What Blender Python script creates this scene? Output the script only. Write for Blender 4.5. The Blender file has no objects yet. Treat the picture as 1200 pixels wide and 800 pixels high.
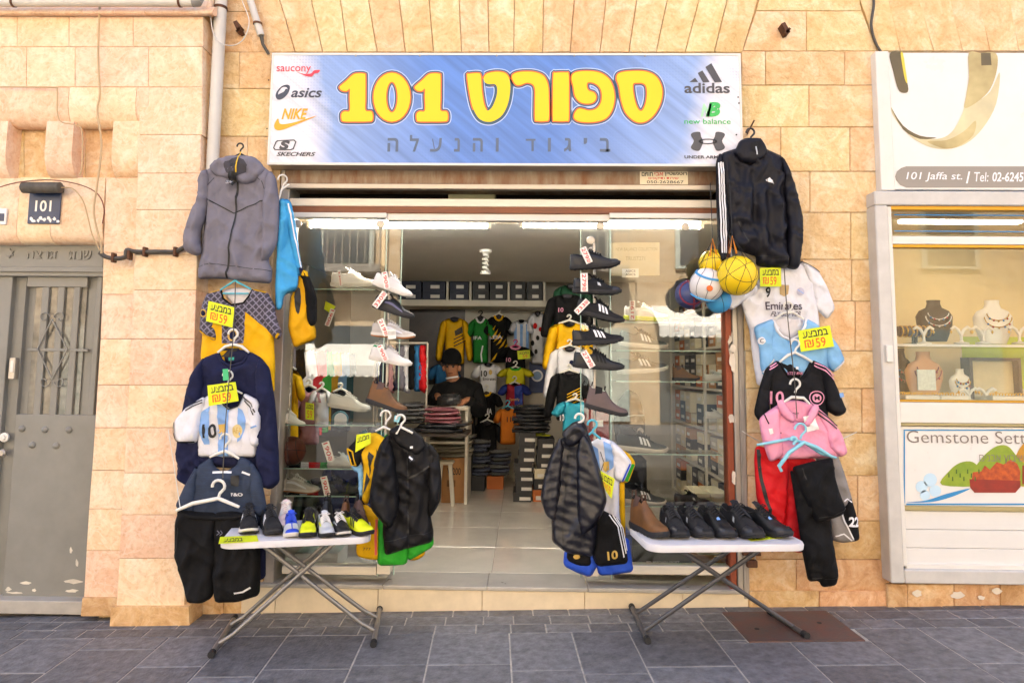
import bpy, bmesh, math, random
import numpy as np
from mathutils import Vector, Matrix, Euler
from mathutils.geometry import delaunay_2d_cdt
random.seed(7); rs = np.random.RandomState(11)
sc = bpy.context.scene
COL = sc.collection
rad = math.radians

# ------------------------------------------------------------------ camera
IW, IH, FPX = 1200.0, 800.0, 800.0
YAW, PITCH, ROLL = rad(-0.98), rad(5.56), rad(0.51)
PPX, PPY = 600.0, 354.0
CAM = Vector((0.0, -4.1, 1.40))
fwd = Vector((math.sin(YAW) * math.cos(PITCH), math.cos(YAW) * math.cos(PITCH), math.sin(PITCH)))
right0 = Vector((math.cos(YAW), -math.sin(YAW), 0)); up0 = right0.cross(fwd)
# clockwise picture roll: the camera itself is rolled anticlockwise
cright = right0 * math.cos(ROLL) + up0 * math.sin(ROLL)
cup = up0 * math.cos(ROLL) - right0 * math.sin(ROLL)
CR = Matrix((cright, cup, -fwd)).transposed()
cam_d = bpy.data.cameras.new("camera"); cam = bpy.data.objects.new("camera", cam_d); COL.objects.link(cam)
cam.matrix_world = Matrix.Translation(CAM) @ CR.to_4x4()
cam_d.sensor_width = 36.0; cam_d.sensor_fit = 'HORIZONTAL'; cam_d.lens = 36.0 * FPX / IW
cam_d.shift_x = -(PPX - IW / 2) / IW; cam_d.shift_y = (PPY - IH / 2) / IW
cam_d.clip_start = 0.05; cam_d.clip_end = 400
sc.camera = cam
sc.render.resolution_x = 1024; sc.render.resolution_y = 682

# ------------------------------------------------------------------ sky, sun, exposure
SUN_EL, SUN_AZ = rad(52), rad(-20)      # the sun stands behind the shop, the street front lies in open shade
w = bpy.data.worlds.new("World"); sc.world = w; w.use_nodes = True
nt = w.node_tree; nt.nodes.clear()
sky = nt.nodes.new('ShaderNodeTexSky'); sky.sky_type = 'NISHITA'; sky.sun_disc = False
sky.sun_elevation = SUN_EL; sky.sun_rotation = SUN_AZ
sky.air_density = 0.6; sky.dust_density = 4.0; sky.ozone_density = 0.0
bg = nt.nodes.new('ShaderNodeBackground'); bg.inputs[1].default_value = 0.11
wo = nt.nodes.new('ShaderNodeOutputWorld')
nt.links.new(sky.outputs[0], bg.inputs[0]); nt.links.new(bg.outputs[0], wo.inputs[0])
sd = bpy.data.lights.new("sun", 'SUN'); sd.energy = 4.0; sd.angle = rad(0.53); sd.color = (1.0, 0.93, 0.82)
sun = bpy.data.objects.new("sun", sd); COL.objects.link(sun)
to_sun = Vector((math.sin(SUN_AZ) * math.cos(SUN_EL), math.cos(SUN_AZ) * math.cos(SUN_EL), math.sin(SUN_EL)))
sun.rotation_euler = to_sun.to_track_quat('Z', 'Y').to_euler(); sun.location = (0, 6, 20)
sc.view_settings.view_transform = 'Standard'; sc.view_settings.look = 'None'
sc.view_settings.gamma = 1.0; sc.view_settings.use_curve_mapping = False
sc.view_settings.exposure = 3.0
sc.render.engine = 'CYCLES'
cy = sc.cycles; cy.use_denoising = True; cy.max_bounces = 8; cy.diffuse_bounces = 4; cy.glossy_bounces = 4
cy.transparent_max_bounces = 16; cy.transmission_bounces = 6; cy.sample_clamp_indirect = 6.0; cy.caustics_reflective = False; cy.caustics_refractive = False

# ------------------------------------------------------------------ picture -> place
def ray(px, py):
    return CR @ Vector(((px - PPX) / FPX, -(py - PPY) / FPX, -1.0))
def P(px, py, Y=0.0):
    d = ray(px, py); return CAM + d * ((Y - CAM.y) / d.y)
GS, GC = 0.027, 0.013           # street slope along the wall, crossfall towards the road
GZ0 = 0.015
def gz(x, y): return GZ0 + GS * x + GC * y
def Pg(px, py, dz=0.0):         # point on the pavement (dz above it)
    d = ray(px, py); n = Vector((-GS, -GC, 1.0)); o = Vector((0, 0, GZ0 + dz))
    return CAM + d * ((o - CAM).dot(n) / d.dot(n))
def Pz(px, py, Z):
    d = ray(px, py); return CAM + d * ((Z - CAM.z) / d.z)

class Plane:
    """An upright plane at depth Y near x0, turned by yaw; gives local (u, z) for a picture point."""
    def __init__(s, px, py, Y, yaw=0.0):
        s.o = P(px, py, Y); a = rad(yaw)
        s.u = Vector((math.cos(a), math.sin(a), 0)); s.n = Vector((math.sin(a), -math.cos(a), 0))   # n faces the street
        s.yaw = a
    def loc(s, px, py):
        d = ray(px, py); t = (s.o - CAM).dot(s.n) / d.dot(s.n); p = CAM + d * t - s.o
        return (p.dot(s.u), p.z)
    def world(s, u, z, h=0.0): return s.o + s.u * u + Vector((0, 0, z)) + s.n * h

# ------------------------------------------------------------------ objects
def link(o, parent=None):
    COL.objects.link(o)
    if parent is not None: o.parent = parent
    return o
def tag(o, label, cat, group=None, kind=None):
    if label: o['label'] = label
    if cat: o['category'] = cat
    if group: o['group'] = group
    if kind: o['kind'] = kind
    return o
def thing(name, label, cat, loc=(0, 0, 0), rotz=0.0, group=None):
    o = bpy.data.objects.new(name, None); o.empty_display_size = 0.1; link(o)
    o.location = loc; o.rotation_euler = (0, 0, rotz); return tag(o, label, cat, group)
def copy_tree(o, parent=None):
    c = o.copy(); COL.objects.link(c); c.parent = parent
    for ch in list(o.children): copy_tree(ch, c)
    return c
def rootmat(o):
    m = Matrix.Identity(4)
    while o is not None:
        m = Matrix.LocRotScale(Vector(o.location), Euler(o.rotation_euler), Vector(o.scale)) @ m; o = o.parent
    return m

class MB:
    """collects faces, then links them as ONE mesh object"""
    def __init__(s): s.v = []; s.f = []
    def add(s, vs, fs):
        b = len(s.v); s.v += [Vector(q) for q in vs]; s.f += [tuple(i + b for i in q) for q in fs]; return s
    def box(s, a, b, bev=0.0):
        x0, y0, z0 = (min(a[i], b[i]) for i in range(3)); x1, y1, z1 = (max(a[i], b[i]) for i in range(3))
        if bev <= 0:
            return s.add([(x0,y0,z0),(x1,y0,z0),(x1,y1,z0),(x0,y1,z0),(x0,y0,z1),(x1,y0,z1),(x1,y1,z1),(x0,y1,z1)],
                [(0,3,2,1),(4,5,6,7),(0,1,5,4),(1,2,6,5),(2,3,7,6),(3,0,4,7)])
        e = min(bev, (x1-x0)*.45, (y1-y0)*.45, (z1-z0)*.45); bm = bmesh.new(); bmesh.ops.create_cube(bm, size=1)
        for v in bm.verts: v.co = Vector(((x0+x1)/2+v.co.x*(x1-x0), (y0+y1)/2+v.co.y*(y1-y0), (z0+z1)/2+v.co.z*(z1-z0)))
        bmesh.ops.bevel(bm, geom=list(bm.edges), offset=e, segments=1, affect='EDGES')
        return s.bm(bm)
    def bm(s, bm):
        bm.verts.index_update(); s.add([v.co.copy() for v in bm.verts], [[v.index for v in f.verts] for f in bm.faces]); bm.free(); return s
    def obox(s, c, ax, ay, az, hx, hy, hz):     # oriented box
        c = Vector(c); vs = []
        for k in (-1, 1):
            for (i, j) in ((-1,-1),(1,-1),(1,1),(-1,1)): vs.append(c + ax*hx*i + ay*hy*j + az*hz*k)
        return s.add(vs, [(0,3,2,1),(4,5,6,7),(0,1,5,4),(1,2,6,5),(2,3,7,6),(3,0,4,7)])
    def tube(s, pts, r, n=8, cap=True, closed=False):
        pts = [Vector(p) for p in pts]; m = len(pts); rr = r if hasattr(r, '__len__') else [r] * m
        b = len(s.v); prev = None
        for i, p in enumerate(pts):
            if closed: t = pts[(i+1) % m] - pts[i-1]
            else: t = pts[min(i+1, m-1)] - pts[max(i-1, 0)]
            t = t.normalized() if t.length > 1e-9 else Vector((0,0,1))
            if prev is None:
                a = t.cross(Vector((0,0,1)));
                if a.length < 1e-3: a = t.cross(Vector((1,0,0)))
            else: a = prev - t * prev.dot(t)
            a.normalize(); prev = a; c = t.cross(a)
            for k in range(n):
                q = 2 * math.pi * k / n; s.v.append(p + (a * math.cos(q) + c * math.sin(q)) * rr[i])
        for i in range(m if closed else m - 1):
            j = (i + 1) % m
            for k in range(n):
                s.f.append((b+i*n+k, b+i*n+(k+1) % n, b+j*n+(k+1) % n, b+j*n+k))
        if cap and not closed:
            s.f.append(tuple(b + k for k in range(n))[::-1]); s.f.append(tuple(b + (m-1)*n + k for k in range(n)))
        return s
    def lathe(s, prof, c=(0,0,0), n=16, axis='z'):
        b = len(s.v); c = Vector(c)
        for (r, h) in prof:
            for k in range(n):
                q = 2*math.pi*k/n; p = Vector((r*math.cos(q), r*math.sin(q), h))
                if axis == 'y': p = Vector((p.x, -p.z, p.y))
                if axis == 'x': p = Vector((p.z, p.x, p.y))
                s.v.append(c + p)
        for i in range(len(prof) - 1):
            for k in range(n): s.f.append((b+i*n+k, b+i*n+(k+1) % n, b+(i+1)*n+(k+1) % n, b+(i+1)*n+k))
        s.f.append(tuple(b+k for k in range(n))[::-1]); s.f.append(tuple(b+(len(prof)-1)*n+k for k in range(n)))
        return s
    def prism(s, poly, d):      # poly: list of 3D points (planar), extruded by vector d
        poly = [Vector(p) for p in poly]; n = len(poly); d = Vector(d); b = len(s.v)
        s.v += poly + [p + d for p in poly]
        s.f.append(tuple(b+i for i in range(n))); s.f.append(tuple(b+n+i for i in range(n))[::-1])
        for i in range(n): s.f.append((b+(i+1) % n, b+i, b+n+i, b+n+(i+1) % n))
        return s
    def mesh(s, name, inv=None):
        me = bpy.data.meshes.new(name); vs = [(inv @ v) for v in s.v] if inv is not None else s.v
        me.from_pydata([tuple(v) for v in vs], [], s.f); me.validate(); return me
    def build(s, name, mat, parent=None, smooth=30, world=True, fixn=True):
        inv = rootmat(parent).inverted() if (parent is not None and world) else None
        me = s.mesh(name, inv)
        return finish(name, me, mat, parent, smooth, fixn)
def finish(name, me, mat, parent=None, smooth=30, fixn=True):
    if fixn:
        bm = bmesh.new(); bm.from_mesh(me); bmesh.ops.recalc_face_normals(bm, faces=bm.faces); bm.to_mesh(me); bm.free()
    if smooth:
        me.polygons.foreach_set('use_smooth', [True] * len(me.polygons))
        if smooth < 180: me.set_sharp_from_angle(angle=rad(smooth))
    if mat is not None: me.materials.append(mat)
    return link(bpy.data.objects.new(name, me), parent)

# ------------------------------------------------------------------ materials
def srgb(h):
    h = h.lstrip('#'); c = [int(h[i:i+2], 16) / 255 for i in (0, 2, 4)]
    return tuple(x / 12.92 if x <= 0.04045 else ((x + 0.055) / 1.055) ** 2.4 for x in c)
MATS = {}
def mat(key, col=None, rough=0.6, metal=0.0, var=0.0, vscale=8.0, bump=0.0, bscale=40.0, rnd=0.0, coat=0.0, sheen=0.0, spec=0.5, col2=None, vdetail=4.0, stretch=(1,1,1), emit=0.0):
    if key in MATS: return MATS[key]
    m = bpy.data.materials.new(key); m.use_nodes = True; n = m.node_tree; b = n.nodes['Principled BSDF']
    if isinstance(col, str): col = srgb(col)
    if isinstance(col2, str): col2 = srgb(col2)
    b.inputs['Roughness'].default_value = rough; b.inputs['Metallic'].default_value = metal
    b.inputs['Specular IOR Level'].default_value = spec; b.inputs['Coat Weight'].default_value = coat
    b.inputs['Sheen Weight'].default_value = sheen
    b.inputs['Base Color'].default_value = (*col, 1)
    L = n.links.new; src = None
    if var > 0 or bump > 0 or rnd > 0:
        tc = n.nodes.new('ShaderNodeTexCoord'); mp = n.nodes.new('ShaderNodeMapping'); mp.inputs['Scale'].default_value = stretch
        L(tc.outputs['Object'], mp.inputs['Vector']); vec = mp.outputs[0]
    if var > 0:
        no = n.nodes.new('ShaderNodeTexNoise'); no.inputs['Scale'].default_value = vscale; no.inputs['Detail'].default_value = vdetail; no.inputs['Roughness'].default_value = 0.62
        L(vec, no.inputs['Vector']); cr = n.nodes.new('ShaderNodeValToRGB'); L(no.outputs['Fac'], cr.inputs[0])
        c2 = col2 if col2 is not None else tuple(min(1, c * (1 + var)) for c in col); c1 = col if col2 is not None else tuple(c * (1 - var) for c in col)
        cr.color_ramp.elements[0].position = 0.3; cr.color_ramp.elements[1].position = 0.7
        cr.color_ramp.elements[0].color = (*c1, 1); cr.color_ramp.elements[1].color = (*c2, 1); src = cr.outputs[0]
        if col2 is None:
            rr = n.nodes.new('ShaderNodeMapRange'); L(no.outputs['Fac'], rr.inputs[0]); rr.inputs[1].default_value = .3; rr.inputs[2].default_value = .7
            rr.inputs[3].default_value = max(0, rough - .08); rr.inputs[4].default_value = min(1, rough + .08); L(rr.outputs[0], b.inputs['Roughness'])
    if rnd > 0:
        oi = n.nodes.new('ShaderNodeObjectInfo'); hs = n.nodes.new('ShaderNodeHueSaturation')
        mr = n.nodes.new('ShaderNodeMapRange'); L(oi.outputs['Random'], mr.inputs[0]); mr.inputs[3].default_value = 1 - rnd; mr.inputs[4].default_value = 1 + rnd
        L(mr.outputs[0], hs.inputs['Value']); hs.inputs['Color'].default_value = (*col, 1)
        if src is not None: L(src, hs.inputs['Color'])
        src = hs.outputs[0]
    if src is not None: L(src, b.inputs['Base Color'])
    if bump > 0:
        nb = n.nodes.new('ShaderNodeTexNoise'); nb.inputs['Scale'].default_value = bscale; nb.inputs['Detail'].default_value = 5; L(vec, nb.inputs['Vector'])
        bp = n.nodes.new('ShaderNodeBump'); bp.inputs['Strength'].default_value = bump; bp.inputs['Distance'].default_value = 0.01; L(nb.outputs['Fac'], bp.inputs['Height']); L(bp.outputs[0], b.inputs['Normal'])
    if emit > 0:
        b.inputs['Emission Color'].default_value = (*col, 1); b.inputs['Emission Strength'].default_value = emit
    MATS[key] = m; return m

def stone_mat(key, c1, c2, c3, rough_face=0.5, vein=0.0, rnd=0.10, scale=1.0):
    """limestone: cloudy colour, pits and chisel relief; every block takes its own tone and its own piece of the pattern"""
    m = bpy.data.materials.new(key); m.use_nodes = True; n = m.node_tree; b = n.nodes['Principled BSDF']; L = n.links.new
    tc = n.nodes.new('ShaderNodeTexCoord'); oi = n.nodes.new('ShaderNodeObjectInfo')
    ml = n.nodes.new('ShaderNodeMath'); ml.operation = 'MULTIPLY'; ml.inputs[1].default_value = 37.0; L(oi.outputs['Random'], ml.inputs[0])
    ad = n.nodes.new('ShaderNodeVectorMath'); ad.operation = 'ADD'; L(tc.outputs['Object'], ad.inputs[0]); L(ml.outputs[0], ad.inputs[1])
    def noise(sc_, det=5, rg=.6, dist=0.0):
        t = n.nodes.new('ShaderNodeTexNoise'); t.inputs['Scale'].default_value = sc_ * scale; t.inputs['Detail'].default_value = det; t.inputs['Roughness'].default_value = rg; t.inputs['Distortion'].default_value = dist
        L(ad.outputs[0], t.inputs['Vector']); return t
    n1 = noise(6.5, 8, .66, 1.2); n2 = noise(38.0, 5, .7); n3 = noise(2.2, 3)
    cr = n.nodes.new('ShaderNodeValToRGB'); e = cr.color_ramp.elements; e[0].position = .30; e[0].color = (*srgb(c1), 1); e[1].position = .72; e[1].color = (*srgb(c3), 1)
    x = e.new(.5); x.color = (*srgb(c2), 1); L(n1.outputs['Fac'], cr.inputs[0])
    mx = n.nodes.new('ShaderNodeMix'); mx.data_type = 'RGBA'; mx.blend_type = 'MULTIPLY'; mx.inputs[0].default_value = .5
    c2r = n.nodes.new('ShaderNodeValToRGB'); c2r.color_ramp.elements[0].position = .33; c2r.color_ramp.elements[0].color = (.72, .6, .48, 1); c2r.color_ramp.elements[1].position = .52; c2r.color_ramp.elements[1].color = (1, 1, 1, 1)
    L(n2.outputs['Fac'], c2r.inputs[0]); L(cr.outputs[0], mx.inputs[6]); L(c2r.outputs[0], mx.inputs[7]); out = mx.outputs[2]
    if vein > 0:
        wv = n.nodes.new('ShaderNodeTexNoise'); wv.inputs['Scale'].default_value = 5.5 * scale; wv.inputs['Detail'].default_value = 8; wv.inputs['Distortion'].default_value = 2.5; L(ad.outputs[0], wv.inputs['Vector'])
        vr = n.nodes.new('ShaderNodeValToRGB'); ve = vr.color_ramp.elements; ve[0].position = .47; ve[0].color = (0, 0, 0, 1); ve[1].position = .53; ve[1].color = (0, 0, 0, 1); vm = ve.new(.5); vm.color = (1, 1, 1, 1)
        L(wv.outputs['Fac'], vr.inputs[0]); v2 = n.nodes.new('ShaderNodeMix'); v2.data_type = 'RGBA'; v2.inputs[7].default_value = (.86, .70, .55, 1)
        vs = n.nodes.new('ShaderNodeMath'); vs.operation = 'MULTIPLY'; vs.inputs[1].default_value = vein; L(vr.outputs[0], vs.inputs[0]); L(vs.outputs[0], v2.inputs[0]); L(out, v2.inputs[6]); out = v2.outputs[2]
    hs = n.nodes.new('ShaderNodeHueSaturation'); mr = n.nodes.new('ShaderNodeMapRange'); L(oi.outputs['Random'], mr.inputs[0]); mr.inputs[3].default_value = 1 - rnd; mr.inputs[4].default_value = 1 + rnd
    m2 = n.nodes.new('ShaderNodeMath'); m2.operation = 'MULTIPLY'; m2.inputs[1].default_value = 7.13; L(oi.outputs['Random'], m2.inputs[0]); m3 = n.nodes.new('ShaderNodeMath'); m3.operation = 'FRACT'; L(m2.outputs[0], m3.inputs[0])
    mh = n.nodes.new('ShaderNodeMapRange'); L(m3.outputs[0], mh.inputs[0]); mh.inputs[3].default_value = .486; mh.inputs[4].default_value = .508
    L(mr.outputs[0], hs.inputs['Value']); L(mh.outputs[0], hs.inputs['Hue']); L(out, hs.inputs['Color']); L(hs.outputs[0], b.inputs['Base Color'])
    b.inputs['Roughness'].default_value = .82; b.inputs['Specular IOR Level'].default_value = .25
    bp = n.nodes.new('ShaderNodeBump'); bp.inputs['Strength'].default_value = rough_face; bp.inputs['Distance'].default_value = .012
    n4 = noise(26.0, 6, .65, .8); L(n4.outputs['Fac'], bp.inputs['Height']); L(bp.outputs[0], b.inputs['Normal'])
    return m

def glass_mat(key, tint=(1, 1, 1), ior=1.5, rough=0.0):
    if key in MATS: return MATS[key]
    m = bpy.data.materials.new(key); m.use_nodes = True; n = m.node_tree; n.nodes.clear(); L = n.links.new
    o = n.nodes.new('ShaderNodeOutputMaterial'); t = n.nodes.new('ShaderNodeBsdfTransparent'); t.inputs[0].default_value = (*tint, 1)
    g = n.nodes.new('ShaderNodeBsdfGlossy'); g.inputs['Roughness'].default_value = rough; f = n.nodes.new('ShaderNodeFresnel'); f.inputs[0].default_value = ior
    x = n.nodes.new('ShaderNodeMixShader'); L(f.outputs[0], x.inputs[0]); L(t.outputs[0], x.inputs[1]); L(g.outputs[0], x.inputs[2]); L(x.outputs[0], o.inputs[0])
    MATS[key] = m; return m

# ------------------------------------------------------------------ lettering
def text_mesh(s, size=1.0, offset=0.0, shear=0.0, spacing=1.0, res=4, wx=1.0):
    """flat outline mesh of a word, in x/y; baseline y=0, x from 0"""
    c = bpy.data.curves.new('t', 'FONT'); c.body = s; c.size = size; c.offset = offset; c.shear = shear; c.space_character = spacing; c.resolution_u = res
    o = bpy.data.objects.new('t', c); COL.objects.link(o); dg = bpy.context.evaluated_depsgraph_get()
    me = bpy.data.meshes.new_from_object(o.evaluated_get(dg)); bpy.data.objects.remove(o); bpy.data.curves.remove(c)
    n = len(me.vertices); a = np.empty(n * 3); me.vertices.foreach_get('co', a); a = a.reshape(-1, 3)
    fs = [tuple(p.vertices) for p in me.polygons]; bpy.data.meshes.remove(me)
    a[:, 0] *= wx
    return a[:, :2].copy(), fs
def heb(s): return s[::-1]
def fit(v, box):            # fit letter outline into box (x0,y0,x1,y1) of target coordinates
    x0, y0, x1, y1 = box; mn = v.min(0); mx = v.max(0); k = (mx - mn); k[k < 1e-9] = 1
    r = (v - mn) / k; return np.stack([x0 + r[:, 0] * (x1 - x0), y0 + r[:, 1] * (y1 - y0)], 1)
def outline_mesh(polys, offset=0.0, res=4):
    """filled 2D curve from closed polylines (holes allowed); offset thickens"""
    c = bpy.data.curves.new('c', 'CURVE'); c.dimensions = '2D'; c.fill_mode = 'BOTH'; c.offset = offset
    for p in polys:
        sp = c.splines.new('POLY'); sp.points.add(len(p) - 1); sp.use_cyclic_u = True
        for i, q in enumerate(p): sp.points[i].co = (q[0], q[1], 0, 1)
    o = bpy.data.objects.new('c', c); COL.objects.link(o); dg = bpy.context.evaluated_depsgraph_get()
    me = bpy.data.meshes.new_from_object(o.evaluated_get(dg)); bpy.data.objects.remove(o); bpy.data.curves.remove(c)
    n = len(me.vertices); a = np.empty(n * 3); me.vertices.foreach_get('co', a); a = a.reshape(-1, 3); fs = [tuple(p.vertices) for p in me.polygons]
    bpy.data.meshes.remove(me); return a[:, :2].copy(), fs
# ================================================================== materials of the setting
M_rough = stone_mat('rough_limestone', '#d9b27c', '#e4c796', '#efdfbc', 1.0, 0, .05)
M_smooth = stone_mat('smooth_limestone', '#e3bb96', '#e9cbaa', '#f0dfc8', .15, .6, .045)
M_base = stone_mat('weathered_limestone', '#b08a5c', '#cfa878', '#dcc49c', .5, .15, .10)
M_mortar = mat('mortar', '#d2b486', .95, var=.2, vscale=20, bump=.4, bscale=60)
M_pave = mat('dark_paving', '#4f4f52', .55, var=.30, vscale=22, vdetail=12, bump=.6, bscale=50, rnd=.22, col2='#79797c')
M_grout = mat('paving_grout', '#a9a39a', .95, var=.25, vscale=30)
M_asphalt = mat('asphalt', (.05, .05, .052), .9, var=.2, vscale=40, bump=.4, bscale=120)
M_white = mat('white_metal', '#d9d6cf', .45, var=.05, vscale=6)
M_alu = mat('aluminium', '#b4aca0', .42, metal=.55, var=.12, vscale=10)
M_cream = mat('cream_rail', '#e3d8c4', .5, var=.08, vscale=9, stretch=(1, 6, 6))
M_brown = mat('brown_rail', '#7d4a2c', .55, var=.25, vscale=7, stretch=(1, 4, 8))
M_rust = mat('rusty_shutter_box', '#8e8474', .5, metal=.35, var=.3, vscale=5, col2='#6b4326', stretch=(3, 3, .8), bump=.15)
M_dark = mat('dark_void', (.02, .019, .018), .8)
M_tilestep = mat('beige_step_tile', '#d9c9ac', .45, var=.08, vscale=10, rnd=.04)
M_marble = mat('grey_threshold', '#aaa59c', .35, var=.15, vscale=8)
M_plaster = mat('plaster', '#b9b4a8', .85, var=.06, vscale=5)
M_ceil = mat('ceiling_board', '#d2cdc2', .8, var=.05, vscale=3)
M_glass = glass_mat('clear_glass', (.97, .985, .98), 1.62)
M_pipe = mat('pale_pipe', '#c9c5bd', .5, var=.10, vscale=8, stretch=(1, 1, .4))
M_cable = mat('tan_cable', '#c2a77f', .6); M_bcable = mat('dark_conduit', '#4a4640', .6, var=.2)
M_door = mat('grey_door_paint', '#7f7e78', .48, var=.10, vscale=5, bump=.05)
M_frame = mat('painted_frame', '#c3c0bb', .5, var=.10, vscale=7)
M_iron = mat('rusty_iron', '#5b3a26', .7, metal=.3, var=.35, vscale=40)

PF = -0.15      # front plane of the left portal
JF = -0.10      # front plane of the jewellery frame
FLZ = 0.145     # shop floor

def joint_quad(q, Y, gap=.0028):
    pts = [P(x, y, Y) for (x, y) in q]; c = sum(pts, Vector()) / 4
    out = []
    for p in pts:
        out.append(Vector((p.x + (gap if p.x < c.x else -gap), Y, p.z + (gap if p.z < c.z else -gap))))
    return out
def stone(parent, q, Y, m, rough=.008, depth=.05, ch=.003, gap=.0013, nx=3, nz=2, name='stone_block'):
    """one dressed block: q = four picture corners (bl, br, tr, tl) on the plane Y"""
    a, b, c, d = joint_quad(q, Y, gap)
    def bl(u, v): return (a * (1-u) + b * u) * (1-v) + (d * (1-u) + c * u) * v
    w = (b - a).length; h = (d - a).length; cu = min(.3, ch / max(w, .02)); cv = min(.3, ch / max(h, .02))
    mb = MB(); us = [cu + (1-2*cu) * i / nx for i in range(nx+1)]; vs = [cv + (1-2*cv) * i / nz for i in range(nz+1)]
    vid = {}
    for j, v in enumerate(vs):
        for i, u in enumerate(us):
            edge = i in (0, nx) or j in (0, nz)
            p = bl(u, v); p.y -= (rs.uniform(-.2, .5) if edge else rs.uniform(.1, 1.0)) * rough * .45; vid[i, j] = len(mb.v); mb.v.append(p)
    for j in range(nz):
        for i in range(nx): mb.f.append((vid[i, j], vid[i+1, j], vid[i+1, j+1], vid[i, j+1]))
    ring = [(i, 0) for i in range(nx)] + [(nx, j) for j in range(nz)] + [(i, nz) for i in range(nx, 0, -1)] + [(0, j) for j in range(nz, 0, -1)]
    o1 = []; o2 = []
    for (i, j) in ring:
        u = 0 if i == 0 else 1 if i == nx else us[i]; v = 0 if j == 0 else 1 if j == nz else vs[j]
        p = bl(u, v); p.y += ch * .8 + rs.uniform(0, .001); o1.append(len(mb.v)); mb.v.append(p)
        p2 = bl(u, v); p2.y += depth; o2.append(len(mb.v)); mb.v.append(p2)
    n = len(ring)
    for k in range(n):
        k2 = (k+1) % n; r0 = vid[ring[k]]; r1 = vid[ring[k2]]
        mb.f.append((r1, r0, o1[k], o1[k2])); mb.f.append((o1[k2], o1[k], o2[k], o2[k2]))
    return mb.build(name, m, parent, smooth=40, fixn=False)
def rect(x0, y0, x1, y1): return [(x0, y1), (x1, y1), (x1, y0), (x0, y0)]
def slab_px(parent, name, x0, y0, x1, y1, Y, depth, m, bev=.004, smooth=30):
    """a box whose front face covers a picture rectangle on plane Y"""
    a = P(x0, y1, Y); b = P(x1, y0, Y); return MB().box((a.x, Y, a.z), (b.x, Y + depth, b.z), bev).build(name, m, parent, smooth)

# ================================================================== ground
road = MB().add([(-80, -80, gz(-80, -80)*0-.16), (80, -80, -.16), (80, -3.2, -.16), (-80, -3.2, -.16)], [(0, 1, 2, 3)]).build('road', M_asphalt, None, 0); road['kind'] = 'structure'
def gp(x, y, dz=0): return Vector((x, y, gz(x, y) + dz))
gm = MB(); xs = [-170, -6, 6, 40]
gm.add([gp(-40, -3.2, -.002), gp(40, -3.2, -.002), gp(40, .6, -.002), gp(-40, .6, -.002)], [(0, 1, 2, 3)])
pav = gm.build('pavement', M_grout, None, 0); pav['kind'] = 'structure'
far_pav = MB().box((-170, -14, -.155), (40, -11.2, -.03)).build('far_pavement', M_pave, None, 0); far_pav['kind'] = 'structure'
SK = math.tan(rad(-2.6))     # the paving joints run a little askew to the wall
MAN = (P(840, 720), 0)
def paver(x0, x1, y0, y1, th=.012):
    g = .0036; mb = MB(); t = rs.uniform(0, .002); e = .003
    def q(x, y, dz): xx = x + SK * (y + 0.0); return gp(xx, y, dz)
    c = [(x0+g, y0+g), (x1-g, y0+g), (x1-g, y1-g), (x0+g, y1-g)]; ci = [(x0+g+e, y0+g+e), (x1-g-e, y0+g+e), (x1-g-e, y1-g-e), (x0+g+e, y1-g-e)]
    vs = [q(x, y, t + rs.uniform(-.001, .001)) for x, y in ci] + [q(x, y, t - .003) for x, y in c] + [q(x, y, -.014) for x, y in c]
    fs = [(0, 1, 2, 3)]
    for i in range(4):
        j = (i+1) % 4; fs += [(i, i+4, j+4, j), (i+4, i+8, j+8, j+4)]
    mb.add(vs, fs).build('paving_slab', M_pave, pav, 0, fixn=False)
mh0, mh1 = Pg(843, 719), Pg(1009, 748)
mhx0, mhx1, mhy0, mhy1 = Pg(846, 719).x, Pg(968, 716).x, Pg(925, 752).y, Pg(900, 716.5).y
# three rows of small setts along the wall, then running slabs of uneven length in lanes
ys = [0.03, -.095, -.215, -.335]
for r in range(3):
    x = -3.9 + r * .07
    while x < 4.3:
        wd = rs.uniform(.16, .24) if r else rs.uniform(.17, .27)
        cx = x + wd/2; cyy = (ys[r] + ys[r+1]) / 2
        if x + wd > mhx0 and x < mhx1 and mhy0 < cyy < mhy1:
            if x < mhx0 - .03: paver(x, mhx0, ys[r+1], ys[r])
            if x + wd > mhx1 + .03: paver(mhx1, x + wd, ys[r+1], ys[r])
        else: paver(x, x + wd, ys[r+1], ys[r])
        x += wd
x = -4.1; lane = 0
while x < 4.4:
    wd = [.40, .33, .30, .42, .36][lane % 5]; y = -.335; k = 0
    seq = rs.uniform(.12, .55)
    while y > -3.0:
        ln = seq if k == 0 else rs.choice([.3, .38, .45, .6]); k += 1
        yb = max(y - ln, -3.02); 
        if x + wd > mhx0 and x < mhx1 and y > mhy0:
            ym = max(yb, mhy0)
            if x < mhx0 - .03: paver(x, mhx0, ym, y)
            if x + wd > mhx1 + .03: paver(mhx1, x + wd, ym, y)
            if yb < mhy0 - .02: paver(x, x + wd, yb, mhy0)
        else: paver(x, x + wd, yb, y)
        y = yb
    x += wd; lane += 1
M_plate = mat('rusty_plate', '#57504c', .7, metal=.2, var=.35, vscale=9, col2='#6e4a40', bump=.3, bscale=80)
mc = thing('manhole_cover', 'flat rusty steel plate set into the grey paving under the right table', 'manhole cover', gp((mhx0+mhx1)/2, (mhy0+mhy1)/2))
a = [gp(mhx0+.004+SK*mhy0, mhy0+.004, .004), gp(mhx1-.004+SK*mhy0, mhy0+.004, .004), gp(mhx1-.004+SK*mhy1, mhy1-.004, .004), gp(mhx0+.004+SK*mhy1, mhy1-.004, .004)]
MB().prism(a, (0, 0, -.016)).build('plate', M_plate, mc, 0)
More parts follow.
